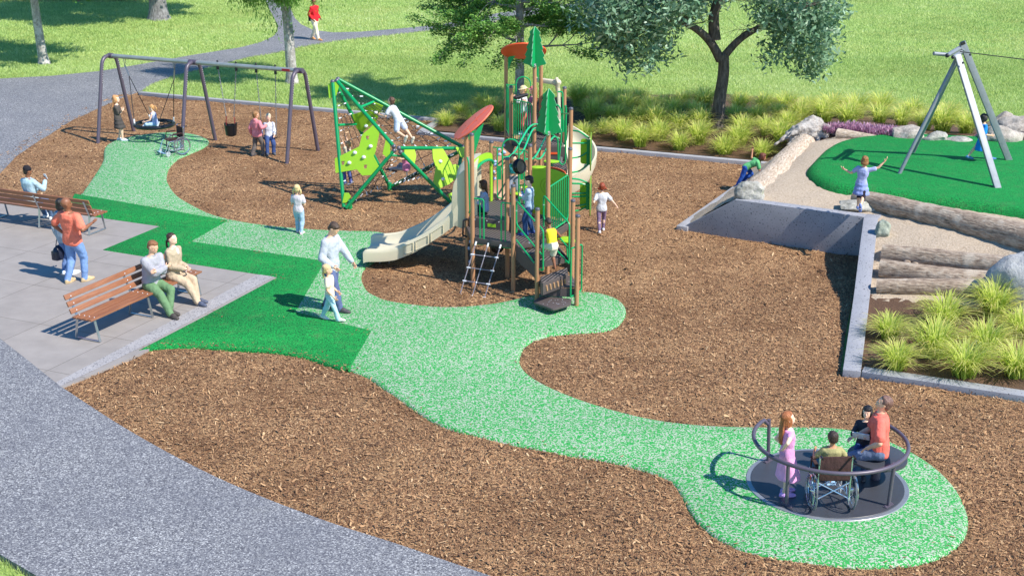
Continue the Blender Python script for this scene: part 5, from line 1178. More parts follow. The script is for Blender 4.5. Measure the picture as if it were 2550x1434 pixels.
# --- spiral slide on the far right
cx, cy = 1.12, 31.75; rings = []; n = 30
for i in range(n + 1):
    t_ = i / n; ang = R(75) - t_ * R(235); z = 1.80 - 1.38 * t_ ** .95; ca, sa = math.cos(ang), math.sin(ang); RI, RO = .18, .80
    def q(r, dz): return V((cx + ca * r, cy + sa * r, z + dz))
    ho = .42 if t_ < .9 else .42 - (t_ - .9) * 2.0
    rings.append([q(RI, .12), q(RI + .05, .02), q(.45, 0), q(RO - .12, .06), q(RO - .02, ho * .6), q(RO, ho), q(RO + .045, ho), q(RO + .03, ho * .5), q(RO - .06, -.02), q(.45, -.05), q(RI, -.03)])
e = rings[-1]; dd = V((math.sin(R(-160)), -math.cos(R(-160)), 0)) 
for k in (.25, .55): rings.append([p + dd * k * -1 * -1 + V((0, 0, -.03 * k)) for p in e])
mb = MB(); mb.loft(rings); ss = mb.obj('spiral_slide', M_tan, tw, smooth=50)
mb = MB(); rr3 = [PY(1330, 198, 33.5), PY(1372, 202, 33.4), PY(1386, 206, 33.2), PY(1391, 220, 33.0), PY(1393, 300, 32.9), PY(1396, 340, 32.7)]
for p_, q_ in zip(rr3[2:], rr3[3:]): mb.bar(p_, q_, .32, .07, (1, 0, 0))
mb.bar(rr3[0], rr3[2], .16, .10); mb.ell(rr3[2], (.12, .1, .09)); mb.obj('slide_hood', M_tan, ss, bevel=.02)
mb = MB(); mb.cyl((cx, cy, -.05), (cx, cy, 1.6), .05); mb.obj('slide_post', M_steel, ss)
# ================================================================ ZIP LINE FRAME
z_ = PADZ; fA, fB, fC, fD = P(2238, 432, z_), P(2272, 380, z_), P(2484, 467, z_), P(2512, 398, z_); tN = PY(2384, 138, 32.4); tF = PY(2398, 122, 33.1)
zl = thing('zip_line_frame', 'silver zip line A-frame on the green mound at the upper right', 'zip line frame', ((fA + fD) / 2 * 1).to_tuple()[:2] + (z_,))
for f_, t_ in ((fA, tN + V((0, .05, -.1))), (fB, tF)): mb = MB(); mb.cyl(f_ - V((0, 0, .05)), t_, .045, seg=14); mb.obj('round_leg', M_galv, zl)
for f_, t_ in ((fC, tN + V((-.02, -.06, .02))), (fD, tF + V((-.03, .02, .15)))):
    mb = MB(); d = (t_ - f_).normalized(); mb.bar(f_ - d * .05, t_, .07, .16, up=(1, .2, 0)); mb.obj('flat_leg', M_galv, zl, bevel=.012)
mb = MB(); mb.cyl(PY(2325, 134, 32.3), PY(2360, 137, 32.4), .045, seg=12); mb.cyl(PY(2358, 139, 32.2), PY(2398, 115, 33.3), .05, seg=12); mb.cyl(PY(2373, 143, 32.2), PY(2396, 128, 33.2), .045, seg=12); mb.obj('crossbar', M_galv, zl)
mb = MB(); mb.ell(PY(2359, 139, 32.15), .05); mb.ell(PY(2373, 143, 32.15), .045); mb.bar(PY(2393, 110, 33.0), PY(2402, 106, 33.0), .1, .07); bolts(mb, [PY(2398, 157, 32.1), PY(2416, 137, 32.9)], .03); mb.obj('tube_end', M_black, zl)
mb = MB(); mb.tube([PY(2390, 129, 32.7), V((16.5, 31.0, 3.35)), V((24, 29.3, 3.1))], .012, 6); mb.obj('cable', M_rope, zl)
# ================================================================ BENCHES
def bench(label, p, ang, L, nlegs, offs):
    root = thing('bench', label, 'bench', p, ang, 'slatted wooden park benches'); 
    # local: x along the bench, +y the way a sitter faces
    for i in range(nlegs):
        x = offs[i]; mb = MB()
        mb.bar((x, -.26, .0), (x, -.19, .44), .05, .014, (0, 1, 0)); mb.bar((x, -.19, .44), (x, -.34, .80), .05, .014, (0, 1, 0)); mb.bar((x, .30, .0), (x, .21, .43), .05, .014, (0, 1, 0)); mb.bar((x, -.27, .012), (x, .31, .012), .05, .014); mb.bar((x, -.2, .41), (x, .21, .42), .05, .014)
        mb.obj('leg_frame', M_steel, root, world=False)
    for k in range(4): mb = MB(); mb.box((0, -.13 + k * .115, .445), (L, .098, .035)); mb.obj('seat_slat', M_wood, root, world=False, bevel=.008)
    rot = Matrix.Rotation(R(22.6), 3, 'X')
    for k in range(3):
        z = .55 + k * .125; mb = MB(); y = -.19 - (z - .44) * .417 + .025; mb.box((0, y, z), (L, .03, .098), rot); mb.obj('back_slat', M_wood, root, world=False, bevel=.008)
    mb = MB()
    for x in offs:
        for k in range(4): mb.ell((x, -.13 + k * .115, .465), (.012, .012, .006), nu=8, nv=4)
        for k in range(3): z = .55 + k * .125; y = -.19 - (z - .44) * .417; mb.ell((x, y + .05, z), (.012, .008, .012), nu=8, nv=4)
    mb.obj('screw', M_white, root, world=False); return root
f1 = P(250, 852, .04); f2 = P(500, 735, .04); ax = (f2 - f1).normalized(); a1 = math.atan2(ax.y, ax.x); off = V((ax.y, -ax.x, 0))
f1b = P(193, 842, .04); c = f1.lerp(f2, .5); dirv = -off if off.x < 0 else off
BN = c - dirv * .30; b1 = bench('nearer slatted bench with steel legs and a seated couple at its far end', BN, a1 - math.pi if False else a1, 3.2, 3, [-1.46, 0, 1.46])
b1.rotation_euler.z = a1 + math.pi     # local +y must face right/forward
ax2 = V((math.cos(R(-24.5)), math.sin(R(-24.5)), 0)); q = P(222, 586, .04); n2 = V((-ax2.y, ax2.x, 0)); B2 = q - ax2 * 1.46 + n2 * .26
b2 = bench('farther slatted bench seen from behind with a person in a black beanie sitting on it', B2, R(-24.5), 3.2, 3, [-1.46, 0, 1.46])
# ================================================================ WHEELCHAIRS
def wheelchair(label, loc, rz, group=None):
    r = thing('wheelchair', label, 'wheelchair', loc, rz)
    for s in (-1, 1):
        mb = MB(); c = V((s * .29, -.12, .3))
        circ = lambda R_, x0, n=28: [V((c.x + x0, c.y + R_ * math.cos(2 * math.pi * i / n), c.z + R_ * math.sin(2 * math.pi * i / n))) for i in range(n)]
        mb.tube(circ(.29, 0), .011, 6, closed=True); w_ = mb.obj('wheel', M_tyre, r, world=False)
        mb = MB(); mb.tube(circ(.27, .0), .008, 5, closed=True); mb.tube(circ(.245, s * .035), .008, 5, closed=True); mb.ell(c, (.04, .03, .03), nu=8, nv=6)
        for i in range(14): a = 2 * math.pi * i / 14; mb.cyl(c + V((s * .02 * (i % 2), 0, 0)), c + V((0, .27 * math.cos(a), .27 * math.sin(a))), .0022, seg=4)
        mb.obj('hand_rim', M_chrome, w_, world=False)
        mb = MB(); c = V((s * .25, .36, .085)); mb.tube([V((c.x, c.y + .07 * math.cos(x), c.z + .07 * math.sin(x))) for x in [i * math.pi / 8 for i in range(16)]], .014, 6, closed=True); mb.ell(c, (.012, .05, .05)); mb.cyl(c + V((s * .02, 0, 0)), c + V((s * .02, -.03, .22)), .01); mb.obj('caster', M_grey, r, world=False)
        mb = MB(); mb.tube(bend([(s * .24, -.3, .92), (s * .24, -.22, .90), (s * .24, -.2, .1)], .04), .013, 8); mb.tube(bend([(s * .24, -.2, .48), (s * .24, .3, .48), (s * .22, .46, .12)], .05), .013, 8); mb.tube([(s * .24, -.2, .2), (s * .24, .3, .2), (s * .24, .3, .48)], .011, 6); mb.obj('side_frame', M_chrome, r, world=False)
        mb = MB(); mb.tube(bend([(s * .26, -.18, .7), (s * .26, .16, .7), (s * .26, .18, .5)], .04), .012, 6); mb.box((s * .26, 0, .72), (.05, .3, .025)); mb.obj('armrest', M_brnf, r, world=False, bevel=.0)
        mb = MB(); mb.box((s * .14, .48, .12), (.15, .12, .015), Matrix.Rotation(.3, 3, 'X')); mb.obj('footrest', M_foot, r, world=False)
        mb = MB(); mb.tube([(s * .24, -.36, .92), (s * .24, -.26, .92)], .018, 8); mb.obj('push_handle', M_rub, r, world=False)
    mb = MB(); mb.tube([(-.23, -.2, .2), (.23, -.2, .46)], .012, 8); mb.tube([(.23, -.2, .2), (-.23, -.2, .46)], .012, 8); mb.obj('cross_brace', M_chrome, r, world=False); mb = MB(); mb.tube([(-.23, .1, .2), (.23, .1, .46)], .012, 8); mb.tube([(.23, .1, .2), (-.23, .1, .46)], .012, 8); mb.obj('cross_brace', M_chrome, r, world=False)
    mb = MB(); mb.box((0, .04, .49), (.44, .44, .035)); mb.obj('seat', M_brnf, r, world=False, bevel=.012)
    mb = MB(); mb.box((0, -.215, .70), (.47, .03, .38)); mb.obj('backrest', M_brnf, r, world=False, bevel=.012); return r
M_tyre = paint('grey_tyre', '6A6E76', .5)
M_chrome = paint('chrome', 'CBD0D6', .15, .9, .03); M_grey = paint('grey_plastic', 'B8BEC4', .4); M_brnf = cloth('4A3634', 'brown_vinyl'); M_foot = paint('blue_plastic', '9CC4E4', .4)
wq = P(424, 386, .045); wcf = wheelchair('empty wheelchair with a brown back parked beside the swing frame post', (wq.x + .12, wq.y + .12, .045), R(128)); wcf.scale = (.86, .86, .86)
# ================================================================ INCLUSIVE SPINNER
CC = V((4.5, 18.15, .045)); cr = thing('spinner', 'round grey merry-go-round with a curved handrail in the near right corner', 'merry-go-round', CC)
def disc(r0, z0, z1, n=72): return [[V((CC.x + math.cos(2 * math.pi * i / n) * r, CC.y + math.sin(2 * math.pi * i / n) * r, CC.z + z)) for i in range(n)] for r, z in ((r0, z0), (r0, z1 - .004), (r0 - .004, z1))]
M_plat = paint('grey_platform', '404249', .42, 0, .08, 3); M_ringm = paint('zinc_ring', '9A9EA4', .4, .5, .1, 6)
mb = MB(); mb.loft(disc(1.14, -.05, .012)); mb.obj('outer_ring', M_ringm, cr, smooth=30); mb = MB(); mb.loft(disc(1.075, 0, .022)); mb.obj('platform', M_plat, cr, smooth=30)
RZ = .68; pr = 1.0; rail = []
for k in (136, 225, 314, 405):
    a = R(k); q = CC + V((math.cos(a) * pr, math.sin(a) * pr, 0)); qt = CC + V((math.cos(a) * (pr + .03), math.sin(a) * (pr + .03), RZ)); mb = MB(); mb.cyl(q + V((0, 0, .02)), qt, .027, seg=12); o = mb.obj('rail_post', M_frame, cr)
    mb = MB(); tt_ = V((-math.sin(a), math.cos(a), 0)); mb.bar(q + tt_ * .09 + V((0, 0, .027)), q - tt_ * .09 + V((0, 0, .027)), .06, .012); bolts(mb, [q + tt_ * s + V((0, 0, .035)) for s in (-.07, .07)], .018); mb.obj('foot_plate', M_frame, o)
pts = []
for k in range(140, 402, 6): a = R(k); pts.append(CC + V((math.cos(a) * 1.07, math.sin(a) * 1.07, RZ)))
a = R(136); pts = [CC + V((math.cos(a) * 1.03, math.sin(a) * 1.03, RZ - .08))] + pts; a = R(405); pts.append(CC + V((math.cos(a) * 1.03, math.sin(a) * 1.03, RZ - .06)))
mb = MB(); mb.tube(pts, .03, 12); mb.obj('handrail', M_frame, cr)
sc_ = CC + V((.72, .12, .36)); mb = MB(); sp2 = round_poly([(.42 * math.cos(x), .46 * math.sin(x)) for x in [i * math.pi / 14 for i in range(28)]], .01, 1); mb.prism(sp2, sc_, (1, 0, 0), (0, 1, 0), .04); o = mb.obj('seat', M_plat, cr, bevel=.012); mb = MB(); mb.cyl(CC + V((.72, .12, .02)), sc_, .07); mb.obj('seat_post', M_frame, o)
wheelchair('occupied wheelchair standing on the merry-go-round, seen from behind', (P(2066, 1262, .07).x, P(2066, 1262, .07).y + .08, .07), R(2)).scale = (.92, .92, .92)
# ================================================================ PEOPLE
M_eye = paint('eye_white', 'E6E2DC', .3); M_iris = paint('iris', '2A1E18', .3); M_lip = {}
def ik(a, t, l1, l2, pole):
    d = t - a; L = d.length; L2 = min(L, (l1 + l2) * .998); d = d.normalized() if L > 1e-6 else V((0, 0, -1)); t = a + d * L2
    x = (l1 * l1 - l2 * l2 + L2 * L2) / (2 * L2); h = math.sqrt(max(0, l1 * l1 - x * x)); pl = V(pole) - d * V(pole).dot(d)
    if pl.length < 1e-5: pl = fr(d)[1]
    return a + d * x + pl.normalized() * h, t
def limb(mb, pts, rs, seg=12):
    for (p, q), (r0, r1) in zip(zip(pts, pts[1:]), zip(rs, rs[1:])):
        mb.tube([p, q], [r0, r1], seg); mb.ell(p, r0, nu=12, nv=8); mb.ell(q, r1, nu=12, nv=8)
def hand(ex, w, d, nrm, s, curl, side):
    """palm into ex['core'], five fingers into ex['fing']; d along the hand, nrm the palm normal, side = +1/-1 thumb side"""
    d = V(d).normalized(); nrm = V(nrm); nrm = (nrm - d * nrm.dot(d)); nrm = nrm.normalized() if nrm.length > 1e-4 else fr(d)[1]; lat = d.cross(nrm) * side
    m3 = Matrix((lat, d, nrm)).transposed(); pc = w + d * s * .26; ex['core'].ell(pc, (s * .215, s * .30, s * .085), m3, nu=12, nv=8); ex['core'].tube([w - d * s * .1, pc], [s * .13, s * .15], 10)
    F_ = ex['fing']
    for i, (x, L) in enumerate(((.17, .40), (.06, .46), (-.06, .43), (-.17, .34))):
        p = w + d * s * .50 + lat * s * x; q = d; pts = [p - d * s * .08]; r = s * .052
        for k, f in enumerate((.45, .32, .23)):
            c = curl * (.5 + .5 * k) + i * .06; q = (d * math.cos(c) + nrm * math.sin(c) + lat * x * .4 * (1 - curl)).normalized(); pts.append(pts[-1] + q * s * L * f + (d * s * .08 if k == 0 else V()))
        F_.tube(pts, [r, r, r * .9, r * .7], 6)
    p = w + d * s * .12 + lat * s * .15; t1 = (d * .6 + lat * .75 + nrm * (.25 + curl * .4)).normalized(); t2 = (d * .9 + lat * .2 + nrm * (.3 + curl * .6)).normalized()
    F_.tube([p, p + t1 * s * .22, p + t1 * s * .22 + t2 * s * .2], [s * .075, s * .062, s * .045], 6)
def head(mb, fg, c, X, Y, Z, hh, kid):
    m3 = Matrix((X, Y, Z)).transposed(); T = lambda x, y, z: c + X * (x * hh) + Y * (y * hh) + Z * (z * hh); E = lambda x, y, z, r, b=mb, m=0, nu=12, nv=8: b.ell(T(x, y, z), tuple(k * hh for k in r), m3, m, nu, nv)
    E(0, -.05, .12, (.355, .43, .38), nu=16, nv=12); E(0, .08, -.12, (.29, .30, .34)); E(0, .17, -.36, (.14, .14, .11)); E(.2, .0, -.22, (.1, .18, .16)); E(-.2, 0, -.22, (.1, .18, .16))
    mb.tube([T(0, .34, .06), T(0, .44, -.13)], [.035 * hh, .058 * hh], 8); E(0, .40, -.14, (.075, .07, .05)); E(0, .35, -.29, (.11, .06, .05)); E(0, .31, .10, (.2, .06, .04)); E(.16, .24, -.10, (.09, .1, .08)); E(-.16, .24, -.10, (.09, .1, .08))
    for s in (-1, 1):
        E(s * .36, -.03, -.03, (.035, .085, .12)); b = fg; E(s * .145, .335, .015, (.062, .045, .035), b, 1, 8, 5); E(s * .142, .372, .015, (.026, .02, .03), b, 2, 8, 5)
        p, q = T(s * .07, .385, .10), T(s * .22, .325, .105); b.tube([p, q], .012 * hh, 5, m=4)
    E(0, .392, -.285, (.095, .03, .028), fg, 3, 10, 5)
def makehair(mb, kind, c, X, Y, Z, hh, H):
    m3 = Matrix((X, Y, Z)).transposed(); T = lambda x, y, z: c + X * (x * hh) + Y * (y * hh) + Z * (z * hh); E = lambda x, y, z, *r: mb.ell(T(x, y, z), tuple(k * hh for k in r), m3, 0, 16, 12)
    if kind == 'bald': return
    if kind == 'buzz': E(0, -.09, .155, .362, .415, .365); E(0, -.25, -.05, .29, .22, .28); return
    E(0, -.10, .18, .39, .43, .38); E(0, -.24, -.02, .34, .26, .33)
    if kind in ('short',): E(0, .16, .37, .27, .17, .12)
    if kind in ('bob', 'long', 'fringe'):
        E(0, .14, .36, .31, .22, .14)
        for s in (-1, 1): E(s * .30, -.02, -.08, .12, .26, .38); E(s * .27, -.1, -.3, .13, .2, .2)
        E(0, -.3, -.25, .34, .17, .3)
        if kind == 'fringe': E(0, .27, .26, .28, .12, .12)
    if kind == 'long':
        g = V((0, 0, -1)); q = T(0, -.38, -.1); mb.loft([[q + (X * math.cos(a) * w + Y * math.sin(a) * .13 - Y * dy) * hh + g * dz * hh for a in [k * math.pi / 6 for k in range(12)]] for w, dy, dz in ((.30, -.03, -.05), (.33, .0, .35), (.30, .05, .8), (.24, .05, 1.25), (.12, .0, 1.65))])
    if kind == 'ponytail': mb.tube([T(0, -.45, .2), T(0, -.68, .12), T(0, -.72, -.25), T(0, -.62, -.75)], [.08 * hh, .14 * hh, .13 * hh, .04 * hh], 8)
    if kind == 'lowpony': mb.tube([T(0, -.42, -.1), T(0, -.58, -.2), T(0, -.6, -.6), T(0, -.55, -.95)], [.07 * hh, .12 * hh, .10 * hh, .04 * hh], 8)
    if kind == 'pigtails':
        for s in (-1, 1): mb.tube([T(s * .34, -.2, .05), T(s * .46, -.22, -.05), T(s * .46, -.2, -.5), T(s * .42, -.18, -.95)], [.06 * hh, .11 * hh, .10 * hh, .04 * hh], 8)
    if kind == 'buns':
        for s in (-1, 1): E(s * .38, -.22, -.1, .17, .17, .17)
SKIN = {'light': 'E8B898', 'pale': 'F0C8AE', 'tan': 'C68E6A', 'brown': '8A5A40', 'dark': '5E3C2C'}
def person(label, loc, yaw, H, skin='light', hair=('short', '3A2A20'), top=('tshirt', 'F0F0F0'), bottom=('trousers', '40506A'), shoe='D8D8D8', female=False, kid=None,
           lean=(0, 0), pelvis=None, feet=None, hands=None, knee=None, elbow=None, look=(0, 0), curl=.5, footdir=None, toez=(0, 0), hat=None, palms=None, scale_w=1.0, group=None, extra=None):
    kid = H < 1.5 if kid is None else kid
    r = thing('person', label, 'person', loc, R(yaw - 90), group); X0, Y0, Z0 = V((1, 0, 0)), V((0, 1, 0)), V((0, 0, 1))
    hh = H / (6.1 if kid else 7.4); lh = H * (.465 if kid else .49); T = H * (.315 if kid else .325); sw_ = H * ((.095 if kid else (.094 if female else .108))) * scale_w; hw = H * .052
    Pp = V(pelvis) if pelvis else V((0, 0, lh)); up0 = V((lean[0] * .5, lean[1] * .5, 1)).normalized(); up1 = V((lean[0], lean[1], 1)).normalized()
    sp = lambda t: Pp + T * (up0 * (t - t * t / 2) + up1 * (t * t / 2)); nb = sp(1.0)
    up = lambda t: (up0 * (1 - t) + up1 * t).normalized()
    def ring_(t, w, d, n=18, sq=.8):
        u = up(max(0, min(1, t))); lat = (X0 - u * X0.dot(u)).normalized(); f = u.cross(lat); c = sp(t) if t >= 0 else Pp + up0 * T * t
        return [c + lat * (w * math.copysign(abs(math.cos(a)) ** sq, math.cos(a))) + f * (d * math.copysign(abs(math.sin(a)) ** sq, math.sin(a))) for a in [2 * math.pi * k / n for k in range(n)]]
    lat1 = (X0 - up1 * X0.dot(up1)).normalized(); fw1 = up1.cross(lat1)
    fem = female or False
    W_ = scale_w
    body = [(-.22, .062, .05), (-.08, .088 if not fem else .093, .06), (.08, .088 if not fem else .09, .06), (.33, (.076 if not kid else .078) if not fem else .068, .052), (.6, .09, .06), (.8, .096, .058), (.92, .074, .045), (1.0, .036, .034)]
    core = MB(); fing = MB()
    core.loft([ring_(t, w * H * W_, d * H * W_) for t, w, d in body])
    # head
    pitch, turn = look; hz_ = Matrix.Rotation(R(turn), 3, 'Z'); up_h = (up1 * .5 + Z0 * .5).normalized(); X = hz_ @ lat1; X = (X - up_h * X.dot(up_h)).normalized(); Y = up_h.cross(X)
    mp_ = Matrix.Rotation(R(pitch), 3, X); Y, Z = mp_ @ Y, mp_ @ up_h
    hc = nb + up_h * H * .028 + Z * hh * .46
    core.tube([nb - up1 * .03 * H, hc - Z * hh * .2 - Y * hh * .06], [.036 * H * (.9 if fem or kid else 1), .031 * H * (.9 if fem or kid else 1)], 12)
    head(core, fing, hc, X, Y, Z, hh, kid)
    # legs
    tl = (lh - H * .043) / 2 * 1.01; hips = [Pp + X0 * s * hw - up0 * .01 * H for s in (-1, 1)]
    feet = feet or [(-.055 * H, 0, .043 * H), (.055 * H, 0, .043 * H)]; knee = knee or [(-.1, 1, 0), (.1, 1, 0)]; footdir = footdir or [(-.15, 1, 0), (.15, 1, 0)]
    legs = []
    for i in range(2):
        k, a = ik(hips[i], V(feet[i]), tl, tl, knee[i]); legs.append((hips[i], k, a)); th = .052 if not kid else .047
        calf = k.lerp(a, .3) - V(knee[i]).normalized() * .006 * H
        limb(core, [hips[i], hips[i].lerp(k, .5), k, calf, a], [th * H, th * .86 * H, .034 * H, .034 * H, .021 * H])
        fd = V(footdir[i]).normalized(); core.ell(a + fd * .04 * H - V((0, 0, .022 * H)), ((.024 if shoe else .028) * H, (.06 if shoe else .07) * H, .017 * H), Matrix((fd.cross(Z0), fd, Z0)).transposed() if abs(fd.z) < .9 else None)
    # arms
    ul, fl = H * .165, H * .145; sh = [sp(.84) + lat1 * s * sw_ for s in (-1, 1)]
    hands = hands or [(-.15 * H, .02 * H, .46 * H), (.15 * H, .02 * H, .46 * H)]; elbow = elbow or [(-.3, -1, -.2), (.3, -1, -.2)]; arms = []
    palms = palms or [None, None]; cr = curl if hasattr(curl, '__len__') else (curl, curl)
    ex = {'core': core, 'fing': fing}
    for i, s in enumerate((-1, 1)):
        e, w = ik(sh[i], V(hands[i]), ul, fl, elbow[i]); arms.append((sh[i], e, w)); ar = .027 if kid or fem else .031
        limb(core, [sh[i], sh[i].lerp(e, .5), e, e.lerp(w, .3), w], [ar * 1.1 * H, ar * H, ar * .8 * H, ar * .82 * H, .016 * H])
        hand(ex, w, w - e, palms[i] or (X0 * -s + Y0 * -.1), hh * .72 * .95, cr[i], s)
    mats = [skinm(SKIN[skin]), M_eye, M_iris, paint('lips_' + skin, 'B46458' if skin in ('light', 'pale', 'tan') else '6A3C34', .5), hairm(hair[1])]
    o = core.obj('body', mats, r, world=False); md = o.modifiers.new('r', 'REMESH'); md.mode = 'VOXEL'; md.voxel_size = .0072 * H + .001; BAKE.append((o, fing, 2, 0))
    def part(name, mb, mat, vox=.0085, sm=3, disp=0, par=r):
        o = mb.obj(name, mat, par, world=False); md = o.modifiers.new('r', 'REMESH'); md.mode = 'VOXEL'; md.voxel_size = vox * H; BAKE.append((o, None, sm, disp)); return o
    g = .0115 * H                                   # cloth ease
    kind, tc = top[0], top[1]; tcm = cloth(tc, 'shirt_cloth', *(top[2:4] if len(top) > 3 else ()))
    mb = MB(); t0 = {'crop': .36, 'tank': -.12, 'loose': -.22}.get(kind, -.16)
    if kind in ('loose', 'hoodie', 'jacket', 'polo', 'long', 'tshirt'): g = {'loose': .019, 'hoodie': .021, 'jacket': .02, 'polo': .016, 'long': .013, 'tshirt': .013}[kind] * H
    bt = [b for b in body if b[0] > t0 and b[0] < .95]; w_at = lambda t: (np.interp(t, [b[0] for b in body], [b[1] for b in body]), np.interp(t, [b[0] for b in body], [b[2] for b in body]))
    rows = [(t0,) + tuple(float(q) for q in w_at(t0))] + bt + [(.955, .056, .042)]
    mb.loft([ring_(t, w * H * W_ + g * (1.15 if t < .4 else 1), d * H * W_ + g * (1.15 if t < .4 else 1)) for t, w, d in rows])
    sl = {'tshirt': .62, 'polo': .72, 'tank': 0, 'crop': 0, 'dress': .25, 'long': 2, 'hoodie': 2, 'jacket': 2, 'loose': 2, 'loose_short': .6, 'puff': .8}.get(kind, .6)
    if kind == 'crop': sl = 0
    for (s_, e, w) in arms:
        ar = (.027 if kid or fem else .031) * H
        if sl == 0: mb.ell(s_.lerp(sp(.84), .25), ar * 1.25); continue
        if sl < 1: q = s_.lerp(e, sl); limb(mb, [s_.lerp(sp(.84), .2), s_, q], [ar * 1.35 + g * .5, ar * 1.1 + g * .8, ar + g * (1.15 if kind != 'puff' else 1.6)])
        else: limb(mb, [s_.lerp(sp(.84), .2), s_, e, e.lerp(w, .92)], [ar * 1.35 + g * .5, ar * 1.1 + g * .8, ar * .8 + g * .9, .017 * H + g * .75])
    if kind in ('hoodie',): q = nb - fw1 * .04 * H; mb.ell(q, (.06 * H, .035 * H, .035 * H)); mb.tube([nb + lat1 * .04 * H, nb - fw1 * .03 * H, nb - lat1 * .04 * H], .018 * H, 8)
    if kind in ('polo', 'jacket', 'loose', 'long') and not kid: mb.tube([nb + V((math.cos(a) * .038 * H, math.sin(a) * .036 * H, .0)) for a in [k * math.pi / 6 for k in range(12)]], .010 * H, 6, closed=True)
    if kind == 'jacket':
        b2_ = MB(); b2_.ell(sp(.84) + fw1 * .058 * H, (.022 * H, .022 * H, .05 * H)); b2_.ell(nb + fw1 * .012 * H, (.032 * H, .03 * H, .016 * H)); b2_.obj('blouse', cloth('D8D8DC', 'blouse_cloth'), r, world=False)
    dress = top[0] == 'dress' or (len(top) > 2 and top[-1] == 'skirt')
    part('shirt' if not dress else 'dress', mb, tcm, .0085, 2, .014 * (1 if not kid else .7))
    # skirt
    if bottom[0] in ('skirt', 'ruffle') or dress:
        mb = MB(); c0 = .12 if not dress else .42; dep = {'skirt': .24, 'ruffle': .2}.get(bottom[0], .27) * H; base = Pp
        kc = (legs[0][1] + legs[1][1]) / 2; dirn = (kc - Pp).normalized() if (kc - Pp).length > 0 else V((0, 0, -1)); dirn = (dirn * .6 + V((0, 0, -1)) * .4).normalized() if bottom[0] != 'sit' else dirn
        flare = .07 if bottom[0] != 'ruffle' else .05; nR_ = 6; rings = []
        top_w = [ring_(.33, .072 * H + g, .052 * H + g, 32, 1)] if not dress else [ring_(.5, .08 * H, .056 * H, 32, 1), ring_(.33, .074 * H + g, .056 * H + g, 32, 1)]
        rings = top_w[:]
        for j in range(nR_ + 1):
            t = j / nR_; c = Pp + up0 * T * .1 * (1 - t) + dirn * dep * t; wv = (.095 + flare * t) * H; dv = (.07 + flare * .9 * t) * H; ru = (.05 * math.sin(j * math.pi) + (.012 * H if (bottom[0] == 'ruffle' and j % 2) else 0))
            rings.append([c + X0 * math.cos(a) * (wv + ru + .006 * H * t * math.sin(a * 7 + j * .3)) + Y0 * math.sin(a) * (dv + ru + .006 * H * t * math.sin(a * 9)) for a in [2 * math.pi * k / 32 for k in range(32)]])
        mb.loft(rings); part('skirt', mb, cloth(bottom[1] if len(bottom) > 1 and bottom[0] != 'none' else tc, 'skirt_cloth'), .0085, 2, .004)
    if bottom[0] in ('trousers', 'jeans', 'shorts', 'leggings', 'capri') or (len(bottom) > 2):
        lk = bottom[0] if bottom[0] in ('trousers', 'jeans', 'shorts', 'leggings', 'capri') else bottom[2]; bc_ = bottom[1] if bottom[0] == lk else bottom[3]
        gg = {'trousers': .014, 'jeans': .011, 'shorts': .018, 'leggings': .005, 'capri': .006}[lk] * H; mb = MB(); th = .052 if not kid else .047
        mb.loft([ring_(t, w * H * W_ + gg * .8, d * H * W_ + gg * .8) for t, w, d in ((-.24, .06, .05), (-.08, .09, .062), (.08, .088, .06), (.2, .082, .056))])
        for h_, k, a in legs:
            if lk == 'shorts': limb(mb, [h_, h_.lerp(k, .82)], [th * H + gg, th * .8 * H + gg * 1.2])
            elif lk == 'capri': limb(mb, [h_, k, k.lerp(a, .25)], [th * H + gg, .034 * H + gg, .034 * H + gg])
            else: limb(mb, [h_, h_.lerp(k, .5), k, k.lerp(a, .4), a - (a - k).normalized() * -.008 * H], [th * H + gg, th * .86 * H + gg, .034 * H + gg, .032 * H + gg, .021 * H + gg * 1.2])
        part('shorts' if lk == 'shorts' else 'trousers', mb, cloth(bc_, 'trouser_cloth'), .0085, 3, .013 if lk in ('trousers', 'jeans') else .003)
    # shoes
    if shoe:
        for i, (h_, k, a) in enumerate(legs):
            fd = V(footdir[i]).normalized(); n = Z0 - fd * Z0.dot(fd); n = n.normalized() if n.length > .1 else V((0, -1, 0)); sd_ = fd.cross(n); m3 = Matrix((sd_, fd, n)).transposed(); mb = MB(); b = a - n * .028 * H
            mb.ell(b + fd * .078 * H, (.032 * H, .058 * H, .022 * H), m3); mb.ell(b - fd * .008 * H + n * .006 * H, (.029 * H, .042 * H, .032 * H), m3); mb.ell(b + fd * .035 * H + n * .014 * H, (.029 * H, .055 * H, .026 * H), m3)
            mb.loft([[b + fd * (.04 * H + .093 * H * math.cos(x)) + sd_ * (.03 * H * math.sin(x)) - n * z for x in [q * math.pi / 8 for q in range(16)]] for z in (.006 * H, .017 * H)])
            part('shoe', mb, paint('shoe_' + shoe, shoe, .6), .006, 2)
    if hair[0] != 'bald': mb = MB(); makehair(mb, hair[0], hc, X, Y, Z, hh, H); part('hair', mb, hairm(hair[1]), .0075, 2, .012 if hair[0] not in ('buzz',) else .0)
    if hat:
        mb = MB(); m3 = Matrix((X, Y, Z)).transposed(); T_ = lambda x, y, z: hc + X * x * hh + Y * y * hh + Z * z * hh
        mb.ell(T_(0, -.07, .24), (.40 * hh, .45 * hh, .35 * hh), m3, 0, 16, 12)
        if hat[0] == 'cap': mb.ell(T_(0, .38, .2), (.27 * hh, .28 * hh, .04 * hh), m3)
        if hat[0] == 'brim': mb.ell(T_(0, -.03, .2), (.62 * hh, .66 * hh, .05 * hh), m3)
        if hat[0] == 'beanie': mb.ell(T_(0, -.12, .36), (.38 * hh, .42 * hh, .3 * hh), m3)
        part('hat', mb, cloth(hat[1], 'hat_cloth'), .0075, 2)
